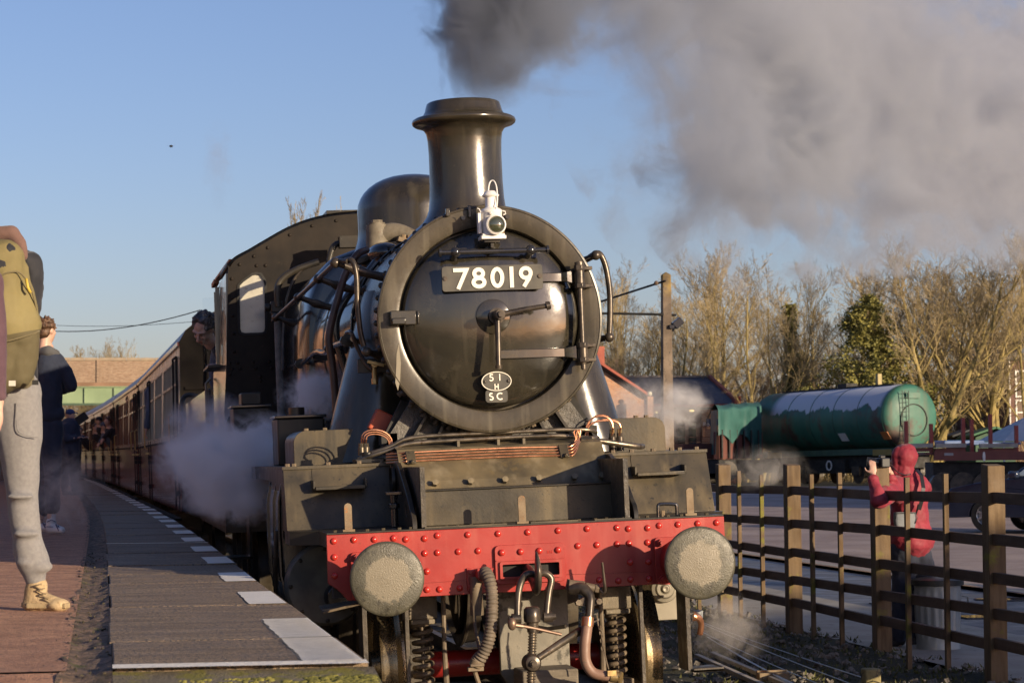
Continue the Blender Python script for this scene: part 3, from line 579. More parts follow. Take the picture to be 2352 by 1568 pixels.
# draw plate with slot
dp = part(MB().plate(rrect(-.206, .206, .968, 1.192, .03), [rrect(-.168, .168, 1.008, 1.082, .006)], axis='Y', a0=.478, a1=.4990), 'draw_plate', red, loco, bevel=.006)
part(MB().plate(rrect(-.200, .200, 1.100, 1.106, .002), axis='Y', a0=.472, a1=.478), 'plate_ledge', red, dp, bevel=.002)
fr = MB(); fr.plate(rrect(-.182, .182, .994, 1.097, .01), [rrect(-.166, .166, 1.009, 1.081, .006)], axis='Y', a0=.462, a1=.478); part(fr, 'slot_frame', red, dp, bevel=.003)
rep(me, 'rivet', [(x, .474, 1.150) for x in (-.165, -.055, .055, .165)], dp)
for i, x in enumerate((.10, .118)): glyph('8' if i == 0 else 'H', x, 1.132, .018, .003, .475, .478, redd, dp, 'cast_letter')
# bracket, hook, screw coupling
part(MB().box(-.372, -.333, .483, .4990, .94, 1.07).cyl((-.352, .465, 1.05), (-.352, .483, 1.05), .015, n=10).cyl((-.352, .465, .965), (-.352, .483, .965), .015, n=10), 'hose_bracket', red, beam, bevel=.003)
hk = MB()
for sx in (0,):
    pts = [(-.02, .60, 1.03), (-.02, .45, 1.03), (-.02, .33, 1.01), (-.02, .25, .965), (-.02, .20, .96), (-.02, .155, .99), (-.02, .135, 1.05), (-.02, .150, 1.11), (-.02, .175, 1.155)]
    rr = [.05, .05, .05, .048, .046, .044, .040, .030, .012]
    o0 = len(hk.v); hk.tube(pts, rr, 16, smooth=5)
    hk.v = [(-.02+(x+.02)*.48, y, z) for x, y, z in hk.v]
part(hk, 'draw_hook', dsteel, beam, smooth=60)
for s_ in (-1, 1):
    part(MB().tube([(-.02, .21, 1.03), (-.02+s_*.05, .20, 1.035), (-.02+s_*.085, .20, 1.0), (-.04+s_*.088, .19, .93), (-.055+s_*.085, .175, .84), (-.06+s_*.083, .17, .79)], [.020, .021, .021, .019, .019, .022], 12, smooth=4).cyl((-.06+s_*.065, .17, .79), (-.06+s_*.115, .17, .79), .030, n=16).cyl((-.06+s_*.115, .17, .79), (-.06+s_*.135, .17, .79), .018, n=6), 'shackle_arm', dsteel, beam, smooth=60)
part(MB().lathe([(0, .855), (.034, .852), (.046, .84), (.049, .80), (.047, .77), (.034, .762), (.031, .71), (.0, .71)], (-.06, .165, 0), 'Z', 24), 'coupling_nut', dsteel, beam, smooth=50)
sc = MB(); n_ = 180
sc.tube([(-.06, .165, .71), (-.085, .165, .40)], .019, 12)
sc.tube([(-.06-.025*(i/n_)+.0235*cos(i*.7), .165+.0235*sin(i*.7), .71-.31*i/n_) for i in range(n_)], .0035, 5)
part(sc, 'coupling_screw', steel, beam)
part(MB().tube([(-.175, .13, .762), (-.06, .14, .735), (.10, .15, .690)], .0095, 10).ell((-.182, .13, .765), (.026, .022, .036), 14, 10).cyl((-.165, .13, .758), (-.12, .135, .748), .013, n=10), 'tommy_bar', pm('worn_brown_iron', (.16, .10, .07), (.25, .17, .12), .35, .5, metal=.5), beam)
part(MB().lathe([(0, .045), (.020, .045), (.022, .055), (.040, .060), (.050, .075), (.050, .15), (.0, .15)], (-.085, 0, .545), 'Y', 28).cyl((-.085, .03, .545), (-.085, .05, .545), .012, n=8), 'lower_trunnion', dsteel, beam)
part(MB().tube([(-.06, .11, .56), (.10, .20, .635), (.235, .30, .69)], [.019, .022, .024], 12), 'coupling_link', steel, beam)
# vacuum brake hose
hp = [(-.285, .44, 1.02), (-.285, .36, 1.045), (-.275, .30, 1.01), (-.268, .27, .94), (-.272, .255, .84), (-.283, .25, .74), (-.305, .26, .65), (-.34, .28, .58), (-.36, .29, .555)]
P2 = []
for i in range(len(hp)-1):
    a, b2, c_, d_ = (Vector(hp[max(i-1, 0)]), Vector(hp[i]), Vector(hp[i+1]), Vector(hp[min(i+2, len(hp)-1)]))
    for k_ in range(16):
        t = k_/16; P2.append(0.5*((2*b2)+(c_-a)*t+(2*a-5*b2+4*c_-d_)*t*t+(3*b2-a-3*c_+d_)*t**3))
L = 0; R_ = []
for i, p in enumerate(P2):
    if i: L += (P2[i]-P2[i-1]).length
    R_.append(.034+.0042*sin(L*2*pi/.0205))
part(MB().tube(P2, R_, 18), 'vacuum_hose', rubber, beam, smooth=80)
part(MB().cyl((-.36, .29, .56), (-.375, .295, .525), .040, n=16).box(-.42, -.33, .27, .31, .50, .525).cyl((-.33, .25, .535), (-.41, .25, .535), .01, n=8), 'hose_coupling', brown, beam, bevel=.003)
part(MB().cyl((-.285, .46, 1.03), (-.285, .40, 1.035), .042, n=20).box(-.33, -.318, .35, .42, 1.02, 1.07).box(-.255, -.243, .35, .42, 1.02, 1.07).cyl((-.335, .37, 1.065), (-.235, .37, 1.065), .005, n=6), 'hose_clip', red, beam)
part(MB().tube([(-.325, .47, 1.02), (-.325, .47, .95), (-.325, .47, .85)], [.036, .036, .038], 16).cyl((-.325, .47, .85), (-.325, .47, .80), .040, n=16), 'vacuum_standpipe', brown, beam)
part(MB().tube([(-.352, .47, .94), (-.352, .46, .885), (-.345, .45, .86), (-.348, .42, .74), (-.338, .36, .62), (-.335, .33, .60)], .010, 8).tube([(-.34, .34, .60), (-.37, .30, .585), (-.39, .31, .55), (-.375, .33, .50), (-.35, .34, .42), (-.33, .34, .36)], .013, 8, smooth=3), 'hose_stay', brown, beam)
# steam heating pipe
part(MB().tube([(.20, .36, .925), (.26, .34, .93), (.285, .32, .915), (.305, .30, .88), (.298, .28, .82), (.282, .26, .74)], [.030, .036, .034, .028, .024, .024], 16, smooth=4).plate([(.215, .855), (.30, .895), (.375, .85), (.36, .835), (.30, .83), (.225, .835)], axis='Y', a0=.30, a1=.325), 'steam_heat_elbow', dsteel, beam, bevel=.003)
for x in (.235, .355): part(MB().cyl((x, .28, .854), (x, .31, .854), .018, n=6), 'flange_bolt', steel, beam)
part(MB().cyl((.20, .38, .945), (.29, .36, .935), .038, .034, 18).cyl((.29, .36, .94), (.345, .36, .925), .024, n=14).cyl((.345, .36, .925), (.37, .36, .92), .028, n=6).plate([(.185, .93), (.20, .985), (.235, .975), (.26, .90), (.21, .90)], axis='Y', a0=.39, a1=.42), 'steam_heat_cock', brown, beam, bevel=.004)
part(MB().tube([(.375, .35, .925), (.385, .33, .90), (.40, .32, .91), (.395, .31, .96), (.385, .30, 1.075)], [.008, .008, .009, .009, .007], 8, smooth=3), 'cock_handle', dsteel, beam)
part(MB().tube([(.282, .26, .76), (.262, .24, .68), (.248, .23, .60), (.25, .225, .52), (.285, .22, .46), (.345, .21, .44), (.40, .20, .432)], [.030, .031, .031, .031, .031, .030, .028], 18, smooth=5), 'steam_heat_hose', bronze, beam, smooth=80)
part(MB().cyl((.280, .258, .77), (.272, .250, .72), .035, n=18), 'hose_band', cop, beam)
part(MB().cyl((.385, .20, .434), (.435, .19, .424), .032, n=16).cyl((.435, .19, .424), (.445, .185, .422), .038, n=6).box(.36, .41, .16, .19, .44, .47), 'hose_coupling', brass, beam)
part(MB().tube([(.34, .30, .78), (.345, .28, .70), (.36, .27, .64), (.37, .26, .55), (.385, .25, .47)], .004, 6, smooth=3), 'hose_chain', brown, beam)
ch = MB()
for i in range(6): 
    cz = .70-.022*i; ch.tube([(.352+(.008 if i % 2 else 0)*cos(a)+.0015*i, .27+(.0 if i % 2 else .008)*cos(a), cz+.016*sin(a)) for a in (2*pi*j/8 for j in range(9))], .003, 5)
part(ch, 'chain_links', brown, beam)

# --- frames, pony truck, springs, wheels, steps
frm = MB(); frm.box(-.56, .56, .61, 8.5, 1.0, 1.29)
for s_ in (-1, 1): frm.box(s_*.60-.014, s_*.60+.014, .54, 10.0, .92, 1.66)
frm.box(-.60, .60, 1.8, 9.5, 1.25, 1.62)
part(frm, 'frames', oily)
cp_mat = pm('dusty_grey_plate', (.13, .12, .095), (.22, .20, .16), .5, .7, scale=5, spots=(.07, .065, .05), spot_scale=10, bump=.002)
part(MB().plate([(-.135, .93), (-.135, .42), (-.08, .33), (.24, .33), (.285, .42), (.285, .93)], axis='Y', a0=.86, a1=.90), 'centre_plate', cp_mat, bevel=.006)
part(MB().box(-.07, .26, .50, .80, .36, .46), 'timber_block', pm('grey_worn_timber', (.12, .10, .075), (.19, .16, .12), .8, scale=6, stretch=(1, 1, 8), bump=.004), bevel=.01)
part(MB().cyl((.02, .95, .93), (.02, .70, .91), .05, n=6).tube([(.02, .86, .70), (.14, .78, .675), (.235, .70, .69)], .012, 8), 'centre_pivot', oily)
for s_ in (-1, 1):
    cpts = [(s_*.585+.052*cos(t), .93+.052*sin(t), .355+.39*t/(2*pi*8)) for t in (2*pi*8*i/(8*18) for i in range(8*18+1))]
    part(MB().tube(cpts, .0145, 9), 'coil_spring', brown, smooth=80)
    part(MB().box(s_*.585-.115, s_*.585+.085, .85, 1.05, .765, .90).box(s_*.585-.075, s_*.585+.075, .84, 1.02, .735, .765), 'spring_seat', pm('caked_grime%d' % (s_+1), (.13, .11, .08), (.21, .175, .125), .6, .85, scale=9, bump=.006), bevel=.008)
    part(MB().box(s_*.585-.08, s_*.585+.08, .84, 1.02, .31, .35).cyl((s_*.585, .93, .33), (s_*.585, .93, .74), .012, n=8), 'spring_cup', brown, bevel=.005)
    part(MB().tube([(s_*.47, .80, .90), (s_*.475, .80, .60), (s_*.47, .80, .35)], [.014, .014, .02], 8), 'brake_rod', brown)
    yc, zr = 1.29, .457
    wl = MB().lathe([(.0, .64), (.10, .64), (.11, .70), (.38, .72), (.40, .705), (.485, .705), (.487, .722), (.470, .738), (.460, .750), (.4565, .80), (.452, .845), (.43, .848), (.40, .835), (.37, .80), (.12, .79), (.10, .86), (0, .86)], (0, yc, zr), 'X', 96)
    if s_ < 0: wl.v = [(-x, y, z) for x, y, z in wl.v]
    tm = D_.materials.get('polished_tyre')
    if not tm:
        tm = pm('polished_tyre', (.17, .125, .065), (.42, .33, .20), .22, .34, metal=.85, scale=30, bump=.001, stretch=(1.0, .04, .04))
    part(wl, 'pony_wheel', tm)
    part(MB().cyl((s_*.60, yc, zr), (s_*.70, yc, zr), .09, n=20).box(s_*.60-.06, s_*.60+.06, yc-.16, yc+.16, zr-.16, zr+.18), 'axle_box', oily, bevel=.01)
    # guard iron and front steps
    x = s_*.957
    part(MB().box(x-.014, x+.014, .62, .84, .395, .93), 'step_hanger', oily, bevel=.003)
    xo, xi = (x+s_*.015, x+s_*.20)
    part(MB().box(min(xo, xi), max(xo, xi), .60, .86, .386, .402).box(min(xo, xi), max(xo, xi), .60, .612, .386, .41), 'step_tread', oily, bevel=.003)
    xi = x+s_*.235
    st = MB().add([(xo,.62,.885),(xo,.86,.885),(xi,.90,.86),(xi,.66,.84),(xo,.62,.900),(xo,.86,.900),(xi,.90,.875),(xi,.66,.855)], [(0,1,2,3),(7,6,5,4),(0,4,5,1),(1,5,6,2),(2,6,7,3),(3,7,4,0)]); part(st, 'step_tread', brown, bevel=.003)
    part(MB().box(s_*.70-.012, s_*.70+.012, .72, .76, .12, .92), 'guard_iron', oily, bevel=.003)
    # cylinders
    cyx = s_*1.08
    cy = part(MB().lathe([(0, 1.58), (.235, 1.58), (.252, 1.60), (.255, 1.63), (.255, 2.60), (0, 2.60)], (cyx, 0, .955), 'Y', 56), 'cylinder', pm('cylinder_cover%d' % (s_+1), (.075, .075, .068), (.15, .145, .125), .4, .6, scale=6), smooth=40)
    for a in range(0, 360, 45): part(MB().ell((cyx+.22*cos(radians(a)), 1.578, .955+.22*sin(radians(a))), (.014, .01, .014), 8, 5), 'cover_stud', black, cy)
    part(MB().lathe([(0, 1.50), (.07, 1.50), (.085, 1.52), (.09, 1.58)], (s_*1.01, 0, .88), 'Y', 24), 'gland_cover', gloss, cy)
    # shiny cladding wrapped round cylinder and valve chest
    cl = [(s_*1.0, .70), (s_*1.20, .74), (s_*1.31, .86), (s_*1.345, 1.02), (s_*1.35, 1.30), (s_*1.345, 1.48), (s_*1.32, 1.59), (s_*1.0, 1.60)]
    part(MB().plate(cl, axis='Y', a0=1.66, a1=2.66), 'cylinder_cladding', gloss, bevel=.03, smooth=60, seg=4)
    for yb in (1.67, 2.1, 2.62):
        part(MB().loft([[(a[0]+s_*q*.5, yb-.02, a[1]) for a in cl[1:7] for q in (0,)] , [(a[0]+s_*.010, yb-.02, a[1]) for a in cl[1:7]], [(a[0]+s_*.010, yb+.02, a[1]) for a in cl[1:7]]], closed=False, caps=False), 'cladding_band', gloss, smooth=60)
    part(MB().tube([(s_*1.36, 1.75, 1.3), (s_*1.37, 1.9, .9), (s_*1.30, 2.1, .68), (s_*1.30, 3.0, .62)], .014, 8, smooth=3), 'drain_pipe', dsteel)
    # driving wheels
    for yw in (4.05, 5.95, 8.2):
        dw = MB(); R = .762
        dw.lathe([(R-.085, .66), (R-.085, .72), (R-.02, .705), (R+.028, .705), (R+.028, .725), (R, .745), (R-.004, .845), (R-.085, .845), (R-.085, .78)], (0, yw, R), 'X', 64)
        dw.lathe([(0, .86), (.13, .86), (.14, .78), (.14, .70)], (0, yw, R), 'X', 24)
        for k_ in range(15):
            a = 2*pi*k_/15; dw.tube([(.76, yw+.12*cos(a), R+.12*sin(a)), (.77, yw+(R-.07)*cos(a), R+(R-.07)*sin(a))], [.035, .026], 6)
        if s_ < 0: dw.v = [(-x_, y_, z_) for x_, y_, z_ in dw.v]
        part(dw, 'driving_wheel', oily)
    part(MB().box(s_*.93-.02, s_*.93+.02, 4.05, 8.2, .60, .70), 'coupling_rod', steel, bevel=.008)
    part(MB().box(s_*1.05-.02, s_*1.05+.02, 2.6, 5.95, .72, .80), 'connecting_rod', steel, bevel=.008)
    part(MB().box(s_*1.05-.05, s_*1.05+.05, 2.65, 3.9, 1.08, 1.14).box(s_*1.2-.03, s_*1.2+.03, 3.8, 4.1, .9, 1.65), 'slide_bar', dsteel)
    part(MB().box(s_*1.20-.12, s_*1.20+.12, 8.3, 8.7, .45, .47).box(s_*1.12-.01, s_*1.12+.01, 8.3, 8.7, .45, 1.3).box(s_*1.22-.12, s_*1.22+.12, 8.3, 8.75, .85, .87), 'cab_step', black)
part(MB().cyl((-.70, 1.29, .457), (.70, 1.29, .457), .08, n=20), 'pony_axle', redmat2)
part(MB().tube([(1.045, .70, .60), (1.05, .68, .66), (1.03, .66, .70), (1.0, .66, .71)], [.018, .018, .022, .03], 10, smooth=3), 'drain_pipe', cop)
part(MB().lathe([(0, 1.20), (.02, 1.195), (.03, 1.21), (.055, 1.21), (.06, 1.22), (.085, 1.225), (.09, 1.26), (.10, 1.27), (.10, 1.3)], (.97, 0, .845), 'Y', 32).box(.86, 1.08, 1.26, 1.4, .65, .80), 'relief_valve', pm('dull_valve_metal', (.20, .18, .14), (.30, .27, .21), .4, .6, metal=.3), bevel=.004)

# --- cab
cab_half = [(-1.335, 1.30), (-1.33, 2.20), (-1.30, 2.57), (-1.255, 3.40), (-1.235, 3.455), (-1.18, 3.52), (-1.047, 3.590), (-.917, 3.663), (-.712, 3.772), (-.503, 3.848), (-.281, 3.890), (0, 3.905)]
def smooth_line(P_, a, b, k=5):
    out = list(P_[:a])
    for i in range(a, b):
        p0, p1, p2, p3 = P_[max(i-1, 0)], P_[i], P_[i+1], (P_[i+2] if i+2 < len(P_) else (-P_[i][0], P_[i][1]))
        for j in range(k):
            t = j/k; out.append(tuple(.5*(2*p1[q]+(p2[q]-p0[q])*t+(2*p0[q]-5*p1[q]+4*p2[q]-p3[q])*t*t+(3*p1[q]-p0[q]-3*p2[q]+p3[q])*t**3) for q in (0, 1)))
    return out+list(P_[b:])
cab_key = list(cab_half); cab_half = smooth_line(cab_half, 3, 11)
cab_o = cab_half + [(-x, z) for x, z in cab_half[-2::-1]]
wino = [(-1.175, 2.90), (-1.165, 2.865), (-1.13, 2.852), (-.975, 2.852), (-.945, 2.862), (-.935, 2.90), (-.925, 3.29), (-.935, 3.335), (-.965, 3.385), (-1.0, 3.392), (-1.04, 3.385), (-1.13, 3.325), (-1.165, 3.29), (-1.17, 3.24)]
winl = wino[::-1]; winr = [(-x, z) for x, z in wino]
cabm = pm('cab_paint_dull', (.012, .0105, .010), (.032, .025, .019), .42, .55, scale=2.5, spots=(.07, .05, .033), spot_scale=6, spot_cut=(.62, .8), bump=.0006, spec=.15)
cab = part(MB().plate(cab_o, [winl, winr], axis='Y', a0=8.0, a1=8.02), 'cab_front', cabm)
pane = pm('cab_glass_painted_sky', (.42, .40, .33), (.52, .50, .42), .12, .2, scale=5, spots=(.30, .28, .23), spot_scale=14, spec=.8)  # bright sky mirrored in the pane is put into its cream colour
for s_ in (-1, 1):
    g = [(s_*x*-1, z) for x, z in wino]; c0 = (sum(p[0] for p in g)/len(g), sum(p[1] for p in g)/len(g))
    part(MB().plate([(c0[0]+(x-c0[0])*1.02, c0[1]+(z-c0[1])*1.02) for x, z in g], axis='Y', a0=8.010, a1=8.016), 'cab_window', pane, cab, smooth=0)
    fr = MB(); stroke(fr, g, .022, 7.990, 8.002, True); part(fr, 'window_frame', dark, cab)
me = MB().ell((0,0,0), (.016, .014, .016), 10, 6).mesh('rivet'); me.materials.append(cabm); me.polygons.foreach_set('use_smooth', [True]*len(me.polygons))
pts = [(x*.975, 7.999, z-.045) for x, z in cab_key[5:]] + [(-x*.975, 7.999, z-.045) for x, z in cab_key[5:-1]]
for z in (3.35, 3.18, 3.02, 2.86, 2.70, 2.50, 2.30, 2.1, 1.95): pts += [(-1.225 if z > 2.6 else -1.27, 7.999, z), (1.225 if z > 2.6 else 1.27, 7.999, z)]
for x in (-1.27, -1.20, -1.06, -.92, -.80): pts += [(x, 7.999, 2.60), (x+.02, 7.999, 2.545)]
pts += [(-1.0, 7.999, 3.46), (-.92, 7.999, 3.46), (-1.0, 7.999, 2.47), (-1.0, 7.999, 2.43)]
rep(me, 'rivet', pts, cab)
part(MB().box(-1.30, -.80, 7.995, 8.001, 2.568, 2.576), 'seam_strip', cabm, cab)
part(MB().loft([[(x*1.01, y, z+.012) for x, z in cab_half[4:]+[(-x, z) for x, z in cab_half[-2:3:-1]]] for y in (7.97, 10.5)], closed=False, caps=False).loft([[(x*1.012, y, z+.022) for x, z in cab_half[4:]+[(-x, z) for x, z in cab_half[-2:3:-1]]] for y in (7.97, 10.5)], closed=False, caps=False), 'cab_roof', black, cab, fix=False)
part(MB().box(-.35, .1, 8.05, 8.9, 3.915, 3.945), 'roof_hatch', black, cab)
for s_ in (-1, 1):
    so = [(8.02, 1.30), (10.25, 1.30), (10.25, 2.60), (9.15, 2.60), (9.15, 3.40), (8.02, 3.40)]
    part(MB().plate(so, axis='X', a0=lambda p, s=s_: s*(1.335-(.035*max(0, p[1]-2.2)+.03*max(0, p[1]-1.3)*.3)) , a1=lambda p, s=s_: s*(1.315-(.035*max(0, p[1]-2.2)+.03*max(0, p[1]-1.3)*.3))), 'cab_side', gloss, cab)
    part(MB().box(min(s_*1.22, s_*1.245), max(s_*1.22, s_*1.245), 9.15, 10.4, 3.28, 3.42).box(min(s_*1.22, s_*1.25), max(s_*1.22, s_*1.25), 10.2, 10.3, 2.6, 3.4), 'cab_eave', black, cab)
    part(MB().box(min(s_*1.27, s_*1.42), max(s_*1.27, s_*1.42), 8.9, 9.9, 2.600, 2.625), 'arm_rest', black, cab, bevel=.004)
    part(MB().box(s_*1.33-.012, s_*1.33+.012, 8.90, 8.94, 2.63, 3.30).box(s_*1.30-.02, s_*1.30+.02, 9.10, 9.14, 2.63, 3.36), 'cab_pillar', gloss, cab)
    part(MB().tube([(s_*1.38, 10.32, 1.2), (s_*1.38, 10.32, 2.5), (s_*1.33, 10.32, 2.55)], .016, 8), 'cab_handrail', steel, cab)
cgl2 = D_.materials.new('clear_screen_glass'); cgl2.use_nodes = True; q = cgl2.node_tree.nodes['Principled BSDF']; q.inputs['Transmission Weight'].default_value = 1; q.inputs['Roughness'].default_value = .02; q.inputs['IOR'].default_value = 1.1; q.inputs['Base Color'].default_value = (.93, .95, .97, 1)
part(MB().box(-1.44, -1.31, 9.12, 9.128, 2.64, 3.26), 'side_screen', cgl2, cab)
part(MB().beam((-1.265, 9.7, 3.475), (-1.20, 8.35, 3.545), .05, .02).beam((-1.29, 9.9, 3.43), (-1.27, 9.75, 3.465), .05, .04), 'rain_strip', pm('painted_sunlit_strip', (.36, .15, .06), (.45, .22, .10), .45, metal=.3), cab)  # sunlit look of the strip is put into its copper colour
part(MB().box(-1.28, -.90, 10.1, 10.12, 2.0, 3.2), 'cab_back', dark, cab)
# --- tender
tender = thing('locomotive_tender', 'black tender behind the cab whose glossy side mirrors orange brick', 'tender')
tender.rotation_euler = (0, -CANT, 0)
tn = part(MB().plate([(11.0, 1.30), (17.2, 1.30), (17.2, 2.47), (11.0, 2.47)], axis='X', a0=-1.34, a1=-1.30).plate([(11.0, 1.30), (17.2, 1.30), (17.2, 2.47), (11.0, 2.47)], axis='X', a0=1.30, a1=1.34).box(-1.299, 1.299, 11.0, 17.2, 1.30, 2.40).box(-1.299, 1.299, 17.15, 17.2, 1.3, 2.47), 'tender_tank', gloss, tender, bevel=.01)
part(MB().box(-.95, .95, 11.4, 15.5, 2.401, 3.1), 'coal_bunker', black, tender, bevel=.03)
part(MB().box(-1.2, 1.2, 11.0, 17.3, 1.0, 1.29), 'tender_frame', oily, tender)
for yw in (12.0, 14.0, 16.0):
    for s_ in (-1, 1): part(MB().lathe([(0, .70), (.50, .705), (.56, .705), (.555, .74), (.54, .76), (.535, .85), (.46, .85), (.40, .80), (0, .80)], (0, yw, .54), 'X', 40) if s_ > 0 else MB().lathe([(0, -.70), (.50, -.705), (.56, -.705), (.555, -.74), (.54, -.76), (.535, -.85), (.46, -.85), (.40, -.80), (0, -.80)], (0, yw, .54), 'X', 40), 'tender_wheel', oily, tender)
part(MB().tube([(-1.38, 17.0, 1.9), (-1.40, 17.0, 2.45), (-1.30, 17.0, 2.58), (-1.1, 17.0, 2.5)], .03, 10, smooth=4), 'tender_handrail', black, tender)
part(MB().cyl((-1.15, 12.6, 2.48), (-1.15, 12.6, 2.72), .05, n=12).ell((-1.15, 12.6, 2.74), .075, 12, 8).cyl((-1.02, 12.9, 2.5), (-1.02, 12.9, 2.78), .05, n=12).ell((-1.02, 12.9, 2.80), .08, 12, 8), 'tender_vent', black, tender)

# --- oil lamp standing on its bracket
lamp = thing('oil_lamp', 'white oil headlamp with round glass lens standing on the bracket above the number plate', 'lamp')
lamp.location = L2W @ Vector((.005, 1.35, 3.036)); lamp.rotation_euler = (0, -CANT, 0)
lp = lambda mb, n, m, pr=lamp, **k: mb.build(n, m, pr, **k)
lb = lp(MB().box(-.078, .078, -.06, .07, 0, .022).box(-.070, .070, -.053, .063, .022, .034), 'lamp_foot', white, bevel=.004)
lp(MB().lathe([(.066, .03), (.066, .165), (.069, .17), (.069, .18), (.056, .192), (.036, .20), (.034, .205), (.034, .262), (.050, .268), (.054, .276), (.050, .280), (.044, .285), (.033, .300), (.022, .304), (0, .306)], (0, .004, 0), 'Z', 36), 'lamp_body', white, smooth=45)
lp(MB().lathe([(.055, -.075), (.062, -.083), (.062, -.09), (.054, -.096), (.050, -.09), (.050, -.06)], (.012, 0, .085), 'Y', 36), 'lens_rim', white)
lens = D_.materials.new('lamp_lens'); lens.use_nodes = True; pr = lens.node_tree.nodes['Principled BSDF']
pr.inputs['Base Color'].default_value = (.05, .055, .03, 1); pr.inputs['Roughness'].default_value = .04; pr.inputs['Specular IOR Level'].default_value = 1.0; pr.inputs['Coat Weight'].default_value = 1
lp(MB().ell((.012, -.078, .085), (.052, .028, .052), 28, 16), 'lens', lens)
lp(MB().tube([(.020, -.06, .175), (.034, -.04, .24), (.036, -.02, .32), (.026, 0, .362), (.008, .01, .366), (-.006, .01, .34), (-.012, .01, .30)], .0045, 8, smooth=5), 'lamp_handle', white)
lp(MB().box(-.088, -.070, -.03, .03, .04, .165).tube([(-.07, -.02, .17), (-.078, -.02, .19), (-.09, -.02, .195)], .003, 6).tube([(-.02, -.07, .155), (-.008, -.075, .15), (-.014, -.075, .165), (-.026, -.07, .165)], .004, 6).tube([(.066, -.03, .175), (.082, -.03, .17), (.084, -.03, .155), (.07, -.03, .15)], .004, 6), 'lamp_socket', white)
lp(MB().box(.052, .067, -.058, .0, .034, .11), 'rust_patch', rust)
# ================================================================== COACHES on the curve behind
def curve_x(Y):
    pts = [(-40, 0), (10, 0), (18.5, -.05), (36, -.36), (52.4, -.79), (69, -1.32), (86, -1.95), (103, -2.7), (120, -3.5), (160, -5.8)]
    for (a, x0), (b, x1) in zip(pts, pts[1:]):
        if Y <= b: return x0+(x1-x0)*(Y-a)/(b-a)
    return pts[-1][1]
def sx(Y): return sum(curve_x(Y+d) for d in (-4, -2, 0, 2, 4))/5
def rise(Y): return max(0, Y-33)*.004
maroon = pm('maroon_coach_paint', (.13, .020, .020), (.17, .03, .028), .12, .22, scale=1.2, streak=((.10, .03, .02), 2, .4), coat=.4, bump=.0012, bscale=2.5)
ccream = pm('cream_coach_paint', (.54, .52, .41), (.62, .59, .47), .2, .3, scale=1.5, streak=((.34, .26, .17), 2, .5))
roofm = pm('grey_coach_roof', (.17, .175, .19), (.25, .255, .27), .35, .5, scale=1, streak=((.12, .11, .10), 1, .5))
endm = pm('coach_end_black', (.009, .008, .007), (.022, .018, .015), .8, .9, scale=1.5, spec=.12)
upper_m = pm('brown_maroon_upper_paint', (.16, .050, .030), (.22, .085, .05), .15, .28, scale=1.2, coat=.3, bump=.0012, bscale=2.5)
frame_m = pm('window_frame_metal', (.40, .37, .28), (.48, .43, .32), .3, .4)
gla = D_.materials.new('coach_glass'); gla.use_nodes = True; q = gla.node_tree.nodes['Principled BSDF']
q.inputs['Base Color'].default_value = (.02, .022, .02, 1); q.inputs['Roughness'].default_value = .03; q.inputs['Specular IOR Level'].default_value = 1.0; q.inputs['IOR'].default_value = 1.9
HW, ZB, ZW, ZG, ZR = 1.365, 1.06, 2.02, 3.30, 3.86
def wxs(L, kinds):
    """window and door slots along the side: list of (kind, y0, y1)"""
    out = []; y = .35
    for k in kinds:
        w = {'d': .72, 'w': 1.02, 'n': .62, 'g': .28}[k]
        if k != 'g': out.append((k, y, y+w))
        y += w+.16
    sc_ = L/(y+.2)
    return [(k, a*sc_, b*sc_) for k, a, b in out]
